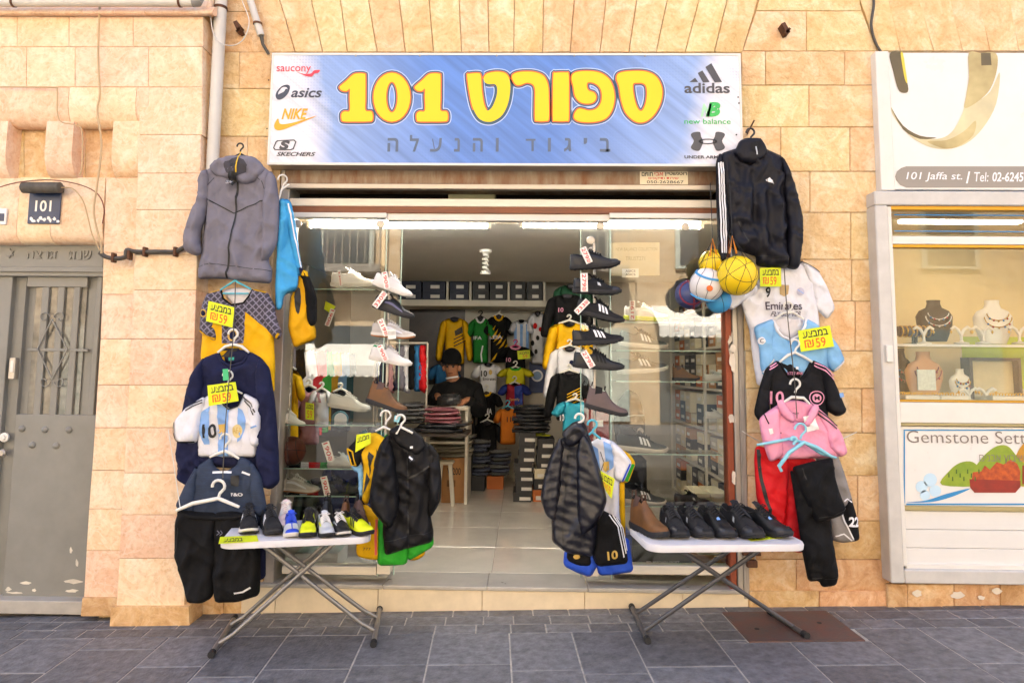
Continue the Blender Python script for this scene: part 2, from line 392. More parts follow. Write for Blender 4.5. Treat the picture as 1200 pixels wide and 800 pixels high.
for (px, py) in ((887, 736), (960, 729)):
    c = Pg(px, py, .006); MB().lathe([(.013, -.002), (.013, .0)], c, 10).build('lifting_hole', M_dark, mc, 0)

# ================================================================== the shop building: stone wall
sb = thing('shop_building', 'warm limestone shop building with a flat arch of upright blocks over the sign', 'building', (0, 0, 0))
OX0, OX1 = P(318.5, 400).x, P(874, 400).x; OZ1 = P(600, 196).z      # shop opening
def core(name, a, b, par=sb): return MB().box(a, b).build(name, M_mortar, par, 0)
core('wall_core', (P(246, 400).x - .05, .022, -.3), (OX0, .35, 9.5))
core('wall_core', (OX1, .022, -.3), (P(1032, 300).x + .05, .35, 9.5))
core('wall_core', (OX0, .022, OZ1), (OX1, .35, 9.5))
# voussoirs over the sign
vb = [316, 346, 378, 407, 442, 475, 508, 541, 573, 602, 636, 668, 703, 737, 769, 803, 837, 870]
vt = [296, 328, 365, 399, 432, 468, 503, 538, 572, 603, 637, 673, 710, 746, 782, 819, 852, 888]
for i in range(len(vb) - 1):
    k = -22 / 60.0
    q = [(vb[i], 61.5), (vb[i+1], 61.5), (vt[i+1] + (vt[i+1]-vb[i+1]) * .38, -22), (vt[i] + (vt[i]-vb[i]) * .38, -22)]
    stone(sb, q, 0, M_rough, .010, gap=.0018, name='arch_stone')
rows_r = [(60, [869, 897, 990, 1032]), (100, [869, 948, 1032]), (149, [869, 915, 996, 1033]), (201, [869, 949, 1034]), (249, [869, 900, 997, 1035]), (304, [869, 940, 998, 1036]),
          (353, [872, 930, 1002, 1037]), (411, [874, 958, 1038]), (455, [875, 915, 1010, 1039]), (507, [875, 962, 1040]), (557, [876, 921, 1005, 1041]), (610, [876, 972, 1042]), (655, [877, 933, 1042]), (692, None)]
for (y0, xs_), (y1, _) in zip(rows_r, rows_r[1:]):
    for i in range(len(xs_) - 1): stone(sb, rect(xs_[i], y0, xs_[i+1], y1), 0, M_rough if y0 < 600 else M_base, .011 if y0 < 600 else .014)
stone(sb, rect(878, 692, 960, 725), -.012, M_base, .012); stone(sb, rect(960, 692, 1043, 725), -.012, M_base, .012)
for q in ([(870, 60), (945, 60), (945, 13), (886, 13)], [(945, 60), (1028, 60), (1010, 13), (945, 13)]): stone(sb, q, 0, M_rough, .012)
stone(sb, [(886, 13), (1010, 13), (1003, -22), (897, -22)], 0, M_rough, .012)
for y0, y1, xs_ in ((-22, 14, [250, 318]), (14, 61, [250, 318]), (61, 104, [248, 280, 318]), (104, 160, [247, 318]), (160, 212, [246, 290, 319]), (212, 262, [245, 319]), (262, 315, [244, 290, 319]), (315, 368, [243, 318]),
                    (368, 422, [242, 285, 318]), (422, 474, [240, 318]), (474, 528, [238, 280, 317]), (528, 580, [237, 317]), (580, 634, [236, 284, 316]), (634, 684, [233, 290]), (684, 735, [231, 262, 287])):
    if y0 < 0: q0 = [(250, y1), (316, y1), (302, y0), (252, y0)]; stone(sb, q0, 0, M_rough, .012); continue
    for i in range(len(xs_) - 1): stone(sb, rect(xs_[i], y0, xs_[i+1], y1), 0, M_rough if y0 < 560 else M_base, .011)
# roof, rear and side walls that close the house
for nm, a, b in (('roof', (-9, .3, 9.0), (9, 9.5, 9.5)), ('rear_wall', (-9, 9.2, -.3), (9, 9.5, 9.0)), ('side_wall', (-9.3, .36, -.3), (-9, 9.5, 9.5)), ('side_wall', (9, .36, -.3), (9.3, 9.5, 9.5))):
    MB().box(a, b).build(nm, M_mortar, sb, 0)

# ================================================================== left: the portal with the grey door
pb = thing('portal_building', 'smooth veined stone entrance with corbels above a grey metal door', 'building', (P(120, 700, PF).x, PF, gz(-2.4, PF)))
core('wall_core', (-9, PF + .03, P(100, 103, PF).z), (P(234, 100, PF).x - .02, .36, 9.5), pb); core('wall_core', (-9, .02, 2.30), (P(160, 180, PF).x, .36, P(100, 103, PF).z), pb); core('wall_core', (P(162, 180, PF).x, PF + .03, 2.30), (P(232, 180, PF).x - .02, .36, P(100, 103, PF).z), pb)
core('wall_core', (P(158, 320, PF).x, PF + .04, -.3), (P(232, 300, PF).x - .03, .36, 2.30), pb); core('wall_core', (P(122, 500, -.08).x + .012, -.03, -.3), (P(158, 320, PF).x, .36, 2.30), pb)
core('wall_core', (-9, .2, -.3), (P(122, 500, -.08).x + .012, .36, 2.30), pb)
def st(q, Y=PF, r=.003, m=None, **k): return stone(pb, q, Y, m or M_smooth, r, ch=.003, gap=.0009, depth=.16, **k)
for (y0, y1, xs_) in ((-30, 9, [-170, 40, 130, 247]), (19, 55, [-170, 20, 81, 156, 238]), (55, 102, [-170, 31, 88, 174, 237])):
    for i in range(len(xs_) - 1): st(rect(xs_[i], y0, xs_[i+1], y1))
def profile_run(name, x0, x1, prof, m):        # prof: (Y, py) pairs, extruded along the wall between picture columns
    mb = MB(); Yr = PF; a = P(x0, 300, Yr).x + .0015; b = P(x1, 300, Yr).x - .0015
    pr = [(Y, P((x0+x1)/2, py, Y).z) for Y, py in prof]; n = len(pr)
    mb.add([(a, Y, z) for Y, z in pr] + [(b, Y, z) for Y, z in pr], [tuple(range(n))[::-1], tuple(range(n, 2*n))] + [(i, (i+1) % n, n+(i+1) % n, n+i) for i in range(n)])
    return mb.build(name, m, pb, 35)
for x0, x1 in ((-170, 20), (20, 81), (81, 156), (156, 238)):
    profile_run('roll_moulding', x0, x1, [(PF+.02, 8.5)] + [(PF - .045 * math.sin(math.pi*k/8), 9 + 10*(1-math.cos(math.pi*k/8))/2) for k in range(9)] + [(PF+.02, 19.5)], M_smooth)
for x0, x1 in ((-170, 67), (67, 148), (148, 163)):
    profile_run('cornice', x0, x1, [(0.1, 102.5), (PF-.002, 102.5), (PF-.004, 122)] + [(PF + .11 * (1-math.cos(math.pi*k/12)), 122 + 30*math.sin(math.pi*k/12)) for k in range(1, 7)] + [(.1, 152)], M_smooth)
st(rect(163, 102, 237, 158)); st(rect(161, 158, 235, 203))
def corbel(x0, x1, y0, y1):
    a = P(x0, y0, PF+.01); b = P(x1, y1, PF+.01); zt, zb = a.z, b.z; f = PF + .01
    pr = [(.1, zt), (f, zt), (f, zt - (zt-zb)*.55)] + [(f + .09*(1-math.cos(math.pi*k/12)), zt-(zt-zb)*(.55+.45*math.sin(math.pi*k/12))) for k in range(1, 7)] + [(.1, zb)]
    n = len(pr); MB().add([(a.x, Y, z) for Y, z in pr] + [(b.x, Y, z) for Y, z in pr], [tuple(range(n))[::-1], tuple(range(n, 2*n))] + [(i, (i+1) % n, n+(i+1) % n, n+i) for i in range(n)]).build('corbel', M_smooth, pb, 35)
for x0, x1 in ((-22, 4), (55, 82), (133, 161)): corbel(x0, x1, 142, 206)
for x0, x1 in ((-170, 28), (28, 100), (100, 168)): st(rect(x0, 148, x1, 216), -.02, .006, M_rough)
for x0, x1 in ((-170, 24), (24, 63), (63, 124)):        # lintel that rounds in over the door
    a = P(x0, 208, -.07); b = P(x1, 284, -.07); b.x = P(x1, 208, -.07).x; f = -.07
    pr = [(.1, a.z), (f, a.z), (f, b.z + .09)] + [(f + .07*(1-math.cos(math.pi*k/10)), b.z + .09 - .09*math.sin(math.pi*k/10)) for k in range(1, 6)] + [(.1, b.z)]
    n = len(pr); MB().add([(a.x+.001, Y, z) for Y, z in pr] + [(b.x-.001, Y, z) for Y, z in pr], [tuple(range(n))[::-1], tuple(range(n, 2*n))] + [(i, (i+1) % n, n+(i+1) % n, n+i) for i in range(n)]).build('lintel_stone', M_smooth, pb, 35)
pr_ = [203, 246, 298, 340, 397, 451, 501, 554, 603, 654, 710]; px_l = [161, 159, 157.5, 156, 153, 151, 148, 145, 142, 139.5, 136]; px_r = [235, 232, 231, 230, 228, 226, 224, 222, 220, 218, 216]
for i in range(len(pr_) - 1): st([(px_l[i+1], pr_[i+1]), (px_r[i+1], pr_[i+1]), (px_r[i], pr_[i]), (px_l[i], pr_[i])])
st([(128, 734), (222, 734), (221, 710), (130, 710)], PF - .02, .012, M_base)
jr = [208, 296, 345, 397, 451, 501, 551, 596, 645, 700]; jl = [124, 121, 119.5, 117.5, 114, 111, 107.5, 104, 101, 98]; jrx = [164, 160, 158.5, 156, 154, 151, 148, 145, 142, 139]
for i in range(len(jr) - 1): st([(jl[i+1], jr[i+1]), (jrx[i+1], jr[i+1]), (jrx[i], jr[i]), (jl[i], jr[i])], -.08)
st([(94, 722), (139, 722), (140, 700), (96, 700)], -.10, .008, M_base)
# the door
DY = .06
def dbox(par, name, x0, y0, x1, y1, Y, th, m, bev=.003):
    a = P(x0, y1, Y); b = P(x1, y0, Y); return MB().box((a.x, Y, a.z), (b.x, Y+th, b.z), bev).build(name, m, par)
M_doorglass = mat('grimy_pane', '#7a776e', .2, var=.5, vscale=11, col2='#45443f', coat=.5)
door = MB().box((-4.4, DY+.035, P(60, 705, DY).z), (P(121, 500, DY).x + .05, DY+.09, P(60, 300, DY).z)).build('door', M_door, pb)
dbox(door, 'head_panel', -170, 287, 122, 313, DY - .02, .06, M_door)
dbox(door, 'head_ledge', -170, 313, 122, 317, DY - .04, .07, M_door); dbox(door, 'head_ledge', -170, 318.5, 122, 322, DY - .025, .06, M_door)
def vstrip(name, xt, xb, wpx, y0, y1, Y, th, m, par=door):       # upright bar given by its picture column
    a = P((xt+xb)/2 - wpx/2, (y0+y1)/2, Y); b = P((xt+xb)/2 + wpx/2, (y0+y1)/2, Y); z0 = P(xb, y1, Y).z; z1 = P(xt, y0, Y).z
    return MB().box((a.x, Y, z0), (b.x, Y+th, z1), .003).build(name, m, par)
# right leaf: frame members round the window, bottom sheet
LY = DY + .005
dbox(door, 'stile', 19, 324, 31, 486, LY, .05, M_door); dbox(door, 'stile', 103, 324, 120, 486, LY, .05, M_door)
dbox(door, 'top_rail', 31.2, 324, 102.8, 336, LY, .05, M_door); dbox(door, 'lower_sheet', 2, 486.2, 118, 704, LY, .05, M_door)
dbox(door, 'left_leaf', -170, 324, 15, 704, LY - .004, .05, M_door)
dbox(door, 'pane', 31, 336, 103, 486, LY + .02, .006, M_doorglass)
for xb in (48, 66.5, 85): dbox(door, 'grille_bar', xb-1.6, 336, xb+1.6, 486, LY + .004, .02, M_door)
dbox(door, 'grille_bar', 31, 408.5, 103, 411.5, LY + .002, .02, M_door)
def ptube(name, pts, Y, r, m, par, n=8): return MB().tube([P(x, y, Y) for x, y in pts], r, n).build(name, m, par, 60)
for pts in ([(61, 374), (44, 409), (61, 444)], [(61, 374), (79, 409), (61, 444)]): ptube('grille_diamond', pts, LY - .004, .005, M_door, door)
def scroll(cx, cy, r, s, v): return [(cx + s*r*(1 - .75*t)*math.cos(4.6*t*1.35 + (math.pi if 0 else 0)), cy - v*r*(1-.75*t)*math.sin(4.6*t*1.35)) for t in np.linspace(0, 1, 16)]
for cy0, v in ((372, 1), (447, -1)):
    for s in (-1, 1):
        ptube('grille_scroll', [(61 + s*9 - s*0 + (x-0), y) for x, y in [(s*7*(1-.7*t)*math.cos(1.9*math.pi*t + math.pi), cy0 - v*7*(1-.7*t)*math.sin(1.9*math.pi*t)) for t in np.linspace(0, 1, 14)]], LY - .004, .0035, M_door, door)
for px, py in ((26, 502), (53, 503), (81, 503.5), (38, 521), (66, 522)): MB().lathe([(.021, 0), (.019, .008), (.012, .015), (.004, .018)], P(px, py, LY), 12, 'y').build('rivet', M_door, door)
dbox(door, 'intercom', 9, 419, 18, 444, LY - .03, .035, M_alu); dbox(door, 'intercom_panel', 11, 422, 16, 436, LY - .034, .006, M_white)
MB().lathe([(.028, 0), (.028, .01), (.015, .014), (.012, .02)], P(6, 512, LY), 14, 'y').build('lock_rose', M_white, door); MB().lathe([(.022, 0), (.022, .02), (.015, .028)], P(5, 530, LY), 12, 'y').build('lock_knob', M_alu, door)
def letters(parent, name, s, box, Y, m, depth=.004, offset=0.0, px=True, wx=1.0, shear=0.0):
    """word fitted into a picture rectangle (x0,y0,x1,y1) on plane Y, slightly proud"""
    v, f = text_mesh(s, 1.0, offset, shear); x0, y0, x1, y1 = box; a = P(x0, y1, Y); b = P(x1, y0, Y); q = fit(v, (a.x, a.z, b.x, b.z))
    mb = MB(); n = len(q); mb.v = [Vector((x, Y - depth, z)) for x, z in q]; mb.f = list(f)
    if depth > .003:
        from collections import Counter
        ec = Counter(); 
        for p in f:
            for i in range(len(p)): ec[tuple(sorted((p[i], p[(i+1) % len(p)])))] += 1
        mb.v += [Vector((x, Y, z)) for x, z in q]
        for (i, j), c in ec.items():
            if c == 1: mb.f.append((i, j, j+n, i+n))
    return mb.build(name, m, parent, 0)
letters(door, 'lettering', heb('שנת'), (81, 294, 108, 304), DY - .02, M_door, .008, .012); letters(door, 'lettering', heb('תרצה'), (32, 294, 68, 303), DY - .02, M_door, .008, .012)
sm = MB(); c = P(12, 297, DY - .02)
for r0 in (0, math.pi): sm.prism([c + Vector((.03*math.sin(r0 + k*2*math.pi/3), -.008 - (.001 if r0 else 0), .03*math.cos(r0 + k*2*math.pi/3))) for k in range(3)], (0, .02, 0))
sm.build('star', M_door, door, 0)
dbox(pb, 'door_sill', -170, 704.5, 97, 716, -.02, .16, M_marble)
M_peel = mat('bare_primer', '#cfc8b8', .8, var=.2)
for (cx, cy, rx, ry) in ((30, 683, 8, 2.2), (85, 681, 12, 2.5), (60, 700, 18, 1.3), (90, 660, 2, 5), (10, 690, 4, 3), (84, 692, 9, 2), (83, 645, 2, 4), (18, 694, 12, 1.2), (40, 691, 3, 2)):
    pts = [P(cx + rx*math.cos(t)*rs.uniform(.6, 1.1), cy + ry*math.sin(t)*rs.uniform(.5, 1.2), LY - .0012) for t in np.linspace(0, 2*math.pi, 14)[:-1]]; MB().add(pts, [tuple(range(len(pts)))]).build('paint_chip', M_peel, door, 0)

# plates, lamp and cables by the portal
M_navy = mat('navy_enamel', '#2c3c5c', .35, var=.15, vscale=20); M_wpaint = mat('white_print', '#e8e6e2', .5)
np_ = thing('house_number_plate', 'dark blue enamel house number plate 101 with flaking lower half', 'sign', P(51, 262, -.085))
dbox(np_, 'plate', 31.5, 226, 71.5, 262, -.085, .012, M_navy); letters(np_, 'number', '101', (41, 235, 61, 248), -.085, M_wpaint, .002, .02)
for k in range(9):
    cx = 36 + k*4 + rs.uniform(-1, 1); cy = 257 + rs.uniform(-2, 2.5); pts = [P(cx + rs.uniform(1, 3)*math.cos(t), cy + rs.uniform(1, 3)*math.sin(t), -.0862) for t in np.linspace(0, 2*math.pi, 9)[:-1]]; MB().add(pts, [tuple(range(8))]).build('flaking', M_wpaint, np_, 0)
lp = thing('bulkhead_lamp', 'dark weathered bulkhead lamp box above the house number plate', 'lamp', P(49, 226, -.10)); M_lampbox = mat('weathered_lamp', '#4e4a44', .7, var=.4, vscale=18)
a, b = P(26, 220, -.14), P(72, 220, -.14)
MB().tube([a, a + (b-a)*.03, a + (b-a)*.97, b], [.025, .034, .034, .025], 12).build('housing', M_lampbox, lp, 50); MB().box((a.x + .03, -.13, a.z - .012), (b.x - .03, -.07, a.z + .03)).build('bracket', M_lampbox, lp)
pl2 = dbox(None, 'street_sign', -30, 244, 8, 263, -.085, .012, M_wpaint); tag(pl2, 'white street plate cut off by the left edge of the picture', 'sign'); dbox(pl2, 'mark', -10, 250, 5, 259, -.088, .004, M_navy)
def cable(name, label, pts, Y, r, m, cat='cable'):
    P3 = [P(x, y, Y if not isinstance(Y, list) else Y[i]) for i, (x, y) in enumerate(pts)]
    sm_ = []
    for i in range(len(P3)-1):
        p0 = P3[max(i-1, 0)]; p1, p2 = P3[i], P3[i+1]; p3 = P3[min(i+2, len(P3)-1)]
        for k in range(4):
            t = k/4; sm_.append(.5*((2*p1) + (p2-p0)*t + (2*p0-5*p1+4*p2-p3)*t*t + (3*p1-p0-3*p2+p3)*t*t*t))
    sm_.append(P3[-1]); o = MB().tube(sm_, r, 6).build(name, m, None, 60); return tag(o, label, cat) if label else o
cable('wall_cable', 'pair of tan cables hanging down the portal stones to the grey door', [(118, -15), (115, 60), (117, 110), (114, 130), (119, 170), (114, 215), (110, 250), (118, 285), (119, 297)], -.185, .006, M_cable)
cable('thin_cable', 'thin tan cable running along the cornice and down the second corbel', [(-10, 102), (60, 102.5), (67, 106), (67, 130), (72, 143), (86, 146), (96, 153), (96, 195), (93, 206)], -.18, .004, M_cable)
cable('lamp_cable', 'brown cable looping from the lamp box towards the grey conduit', [(72, 220), (85, 221), (97, 235), (103, 255), (108, 275), (117, 293)], -.15, .004, M_cable)
cable('looped_cable', 'thin dark red cable arching right of the lamp box above the door', [(-8, 222), (20, 214), (60, 211), (95, 217), (115, 228), (122, 245), (120, 262)], -.17, .0035, mat('redbrown_cable', '#7b4a38', .6))
cd = cable('conduit', None, [(117, 296), (124, 301), (135, 303), (147, 301), (149, 293), (160, 295), (190, 295), (205, 295), (216, 290), (232, 284)], -.175, .014, M_bcable); tag(cd, 'dark flexible conduit clipped across the pilaster behind the grey hoodie', 'conduit')
for px, py in ((131, 301), (150, 298), (168, 294), (204, 294)): dbox(cd, 'clip', px-2, py-5, px+2, py+6, -.192, .04, M_iron)
# drain pipe and horizontal pipe
dp = thing('drain_pipe', 'tall pale drain pipe between the portal and the rough shop wall', 'pipe', P(252, 330, -.09)); zt = 3.9
q0 = P(256, 60, -.09); MB().tube([(q0.x, -.09, zt+1), (q0.x, -.09, P(246, 325, -.09).z)], .036, 16).build('pipe', M_pipe, dp, 60)
zc = P(257, 10, -.09).z; MB().lathe([(.037, -.008), (.041, -.008), (.041, .008), (.037, .008)], (q0.x, -.09, zc), 16).build('clamp', M_iron, dp, 40)
hp = thing('ledge_pipe', 'pale horizontal pipe along the ledge at the top left', 'pipe', P(100, 4, -.26))
MB().tube([P(-60, 3.2, -.24), P(226, 3.2, -.24)], .024, 12).build('pipe', M_pipe, hp, 60); MB().tube([P(226, 3.2, -.24), P(231, 3, -.24), P(235, -6, -.2)], .028, 12).build('elbow', mat('grey_elbow', '#8c8a86', .5), hp, 60)
for px in (16, 211): MB().lathe([(.025, -.006), (.029, -.006), (.029, .006), (.025, .006)], P(px, 3.2, -.24), 14, 'x').build('clamp', M_iron, hp, 40)
wp = thing('slanting_pipe', 'short white slanting pipe ending above the left corner of the sign', 'pipe', P(307, 40, -.05))
MB().tube([P(287, -20, -.05), P(306, 42, -.05)], .022, 12).build('pipe', M_pipe, wp, 60); MB().tube([P(306, 41, -.05), P(308, 52, -.04), P(315, 64, -.02)], [.014, .01, .01], 8).build('cable_end', M_bcable, wp, 60); MB().lathe([(.023, -.006), (.028, -.006), (.028, .006), (.023, .006)], P(302, 28, -.05), 12).build('clamp', M_iron, wp, 40)
cable('hanging_wire', 'thin white wire looping in front of the drain pipe', [(247, -10), (247, 20), (251, 42), (262, 52), (275, 53), (286, 45), (292, 25), (284, 2), (281, -12)], -.14, .003, M_white)
for nm, px, py, lab in (('iron_stub', 283, 37, 'rusty iron stub in the wall beside the drain pipe'), ('iron_stub', 916, 39, 'rusty iron stub in the wall above the black track jacket')):
    c = P(px, py, 0); t = thing(nm, lab, 'iron stub', c)
    MB().obox(c + Vector((0, -.03, 0)), Vector((.9, 0, .43)), Vector((0, 1, 0)), Vector((-.43, 0, .9)), .012, .04, .035).build('bar', M_iron, t); MB().obox(c + Vector((.012, -.05, -.02)), Vector((.8, 0, -.6)), Vector((0, 1, 0)), Vector((.6, 0, .8)), .008, .02, .022).build('flange', M_iron, t)
cable('black_cable', 'black cable crossing the stones above the jewellery sign', [(1022, -10), (1024, 5), (1021, 30), (1026, 50), (1033, 62)], -.02, .008, M_bcable)
# ================================================================== shop front frame, shutter box, glass, step
sf = thing('storefront', 'shop front of cream and brown rails, frameless glass panes and a rusty shutter box', 'shop front', (0, .05, FLZ))
def F(name, x0, y0, x1, y1, Y, th, m, bev=.003): return slab_px(sf, name, x0, y0, x1, y1, Y, th, m, bev)
F('shutter_box', 333, 199, 846, 217, .0, .22, M_rust, .006); F('shutter_lip', 333, 217, 846, 220.5, -.012, .05, M_alu)
F('gap_strip', 331, 193, 848, 198.6, -.004, .2, mat('gap_grey', '#6b6861', .7, var=.2))  # grey strip paints in the dark gap between sign and shutter box
F('transom_back', 320, 200, 850, 262, .42, .02, mat('transom_shade', '#3a3228', .9, var=.3, vscale=5))  # dark sheet: the shade of the recess is put into its colour
zz_ = P(600, 241, .1).z; MB().box((OX0+.06, .131, zz_), (OX1-.06, .419, zz_+.01)).build('light_baffle', M_cream, sf, 0)  # added board, keeps the tube light out of the transom recess
F('transom_box', 525, 220.5, 580, 235, .2, .2, mat('beige_box', '#b9b48c', .7))
F('head_rail', 331, 234.5, 846, 241, .03, .10, M_cream); F('head_rail', 331, 241.3, 846, 248.8, .036, .09, M_brown)
F('sliding_track', 331, 249.2, 453, 254.5, .028, .06, M_white); F('sliding_track', 453.2, 250.5, 714, 258, .05, .06, M_white); F('sliding_track', 714.2, 250, 846, 255.5, .028, .06, M_white)
# upright frames
def post(name, pxm, Y, wd, th, z0, z1, m, bev=.004):
    x = P(pxm, 450, Y).x; return MB().box((x, Y, z0), (x+wd, Y+th, z1), bev).build(name, m, sf)
ztop = P(600, 198, 0).z
M_peelred = mat('peeling_red_brown', '#8f4326', .6, var=.1, vscale=6, bump=.1); M_peelw = mat('bare_plaster_patch', '#d9cfc0', .9, var=.1)
post('side_post', 319, .01, .055, .2, FLZ-.05, ztop, M_alu)
post('side_post', 851.5, .012, .036, .1, FLZ-.05, P(600, 230, 0).z, M_peelred); x1 = P(859, 450, 0).x
post('side_post', 860, .0, .03, .14, FLZ-.05, ztop, M_alu); post('side_post', 866.5, -.008, .032, .14, FLZ-.05, ztop, mat('grey_wood', '#9d9488', .7, var=.25, vscale=10, stretch=(8, 8, .6)))
post('side_post', 873, .01, .014, .14, FLZ-.05, ztop, M_frame)
for cx, cy, rx, ry in ((857, 402, 4, 10), (859, 425, 4.5, 12), (857.5, 490, 4, 7), (857, 405, 3.5, 18), (859, 408, 4, 6), (860, 560, 3, 9)):
    pts = [P(cx + rx*math.cos(t)*rs.uniform(.6, 1.15), cy + ry*math.sin(t)*rs.uniform(.6, 1.15), -.0105 if cx > 858.5 else .0105) for t in np.linspace(0, 2*math.pi, 14)[:-1]]; MB().add(pts, [tuple(range(13))]).build('peeled_patch', M_peelw, sf, 0)
# glass panes (thin real sheets)
def pane(name, x0, y0, x1, y1, Y, th=.008):
    a = P(x0, y1, Y); b = P(x1, y0, Y); return MB().box((a.x, Y, a.z), (b.x, Y+th, b.z)).build(name, M_glass, sf, 0)
pane('glass_pane', 331, 255, 452, 668, .055); pane('glass_pane', 437, 258, 470, 671, .085); pane('glass_pane', 716, 256, 846, 668, .055); pane('glass_pane', 681, 258, 716, 671, .085)
M_edge = mat('green_glass_edge', '#a9c7b8', .2, spec=.8)
for px, Y in ((452.5, .054), (470.5, .084), (715, .054), (680.5, .084)):
    a = P(px, 300, Y); MB().box((a.x-.0025, Y, FLZ + .03), (a.x+.0025, Y+.010, P(px, 258, Y).z)).build('glass_edge', M_edge, sf, 0)
for px, py, Y in ((349, 262.5, .05), (446, 263, .05), (703.5, 265, .08), (803, 266, .05), (692, 282, .08)):
    MB().lathe([(.026, -.002), (.027, .004), (.025, .012), (.02, .014)], P(px, py, Y), 16, 'y').build('glass_fixing', M_alu, sf, 40)
for x0, x1 in ((300, 441), (702, 858)): F('sill_rail', x0 if x0 > 330 else 330, 664, x1, 672, .03, .08, M_cream); 
F('sill_block', 441.5, 661, 457, 672.5, .02, .10, M_cream); F('sill_block', 683, 664, 701.5, 675, .02, .10, M_cream)
# step
st_ = thing('entrance_step', 'low entrance step faced with cream tiles below the shop front', 'step', (0, 0, gz(0, 0)))
xa, xb = P(283, 700, -.02).x, P(877, 700, -.02).x
MB().box((xa, .012, -.2), (xb, .3, FLZ - .022)).build('step_core', M_mortar, st_, 0)
jx = [283, 323, 443, 565, 685, 800, 877]
for i in range(6):
    a = P(jx[i], 700, 0).x + .0015; b = P(jx[i+1], 700, 0).x - .0015; MB().box((a, -.004, gz((a+b)/2, 0)-.06), (b, .012, FLZ - .024), .002).build('step_tile', M_tilestep, st_)
for i in range(4):
    e = [300, 449, 571, 689, 872]; a = P(e[i], 686, 0).x + .001; b = P(e[i+1], 686, 0).x - .001; MB().box((a, -.018, FLZ - .022), (b, .26, FLZ + .001*0), .004).build('threshold_slab', M_marble, st_)
# ------------------------------------------------------------------ interior shell
RX0, RX1, RY1, CZ = -2.05, 2.0, 3.95, 2.36
M_floor = mat('polished_tile', '#cfc8ba', .07, var=.08, vscale=4, rnd=.03, spec=.6); 
fl = MB().box((RX0, .26, FLZ-.05), (RX1, RY1, FLZ-.006)).build('floor', mat('tile_grout', '#7f7a70', .8), None, 0); fl['kind'] = 'structure'
tx0 = P(449, 684, 0).x
for i in range(-2, 5):
    for j in range(7):
        a = tx0 + i*.62; y = .262 + j*.6
        x0, x1, y1 = max(a, RX0), min(a+.62, RX1), min(y+.6, RY1)
        if x1 - x0 > .05: MB().box((x0+.0012, y+.0012, FLZ-.012), (x1-.0012, y1-.0012, FLZ), .0015).build('floor_tile', M_floor, fl)
M_win = mat('window_wall', '#8b8478', .9, var=.08, vscale=3)
for nm, a, b, m in (('ceiling', (RX0, .36, CZ), (RX1, 3.42, CZ+.05), M_ceil), ('upper_ceiling', (RX0, 3.43, 2.9), (RX1, RY1, 2.95), M_ceil), ('wall_back', (RX0, RY1, FLZ-.05), (RX1, RY1+.1, 2.95), M_plaster), ('wall_left', (RX0-.1, .36, FLZ-.05), (RX0, RY1, 2.95), M_win), ('wall_right', (RX1, .36, FLZ-.05), (RX1+.1, RY1, 2.95), M_win), ('ceiling_edge', (RX0, 3.36, CZ+.06), (RX1, 3.42, 2.9), M_ceil)):
    o = MB().box(a, b).build(nm, m, None, 0); o['kind'] = 'structure'
# fluorescent tubes
M_tube = mat('lit_tube', (1.0, .95, .84), .5, emit=12.0)
for x0, x1, lab in ((362, 573, 'lit fluorescent tube over the left window pane and doorway'), (611, 822, 'lit fluorescent tube over the doorway and right window pane')):
    Y = .30; t = thing('fluorescent_light', lab, 'light', P((x0+x1)/2, 262, Y), group='fluorescent tubes behind the head rail')
    a, b = P(x0, 264.5, Y), P(x1, 264.5, Y); z = (a.z+b.z)/2; MB().tube([(a.x, Y, z), (b.x, Y, z)], .016, 12).build('tube', M_tube, t, 60)
    for x in (a.x, b.x): MB().box((x-.012, Y-.018, z-.02), (x+.012, Y+.03, z+.03), .003).build('end_cap', M_white, t)
    MB().box((a.x+.02, Y+.02, z+.018), (b.x-.02, Y+.06, z+.05), .003).build('batten', M_white, t)
bl_ = thing('ceiling_lamp', 'spiral energy saving bulb hanging from the grey shop ceiling', 'lamp', (P(569, 300, 1.4).x, 1.4, CZ))
x = P(569, 300, 1.4).x; MB().lathe([(.05, 0), (.05, -.02), (.025, -.03), (.02, -.05)], (x, 1.4, CZ), 14).build('socket', M_white, bl_, 40)
MB().tube([(x+.022*math.cos(t), 1.4+.022*math.sin(t), CZ-.055-.011*t/2) for t in np.linspace(0, 22, 60)], .008, 6).build('bulb_coil', M_white, bl_, 60); MB().lathe([(.02, -.18), (.042, -.185), (.045, -.2), (.02, -.205)], (x, 1.4, CZ), 14).build('lower_ring', M_white, bl_, 40)
sdet = thing('ceiling_sensor', 'small round white sensor on the rear of the shop ceiling', 'sensor', (P(569, 327, 2.6).x, 2.6, CZ)); MB().lathe([(.05, 0), (.05, -.012), (.03, -.03)], (P(569, 327, 2.6).x, 2.6, CZ), 14).build('body', M_white, sdet, 40)
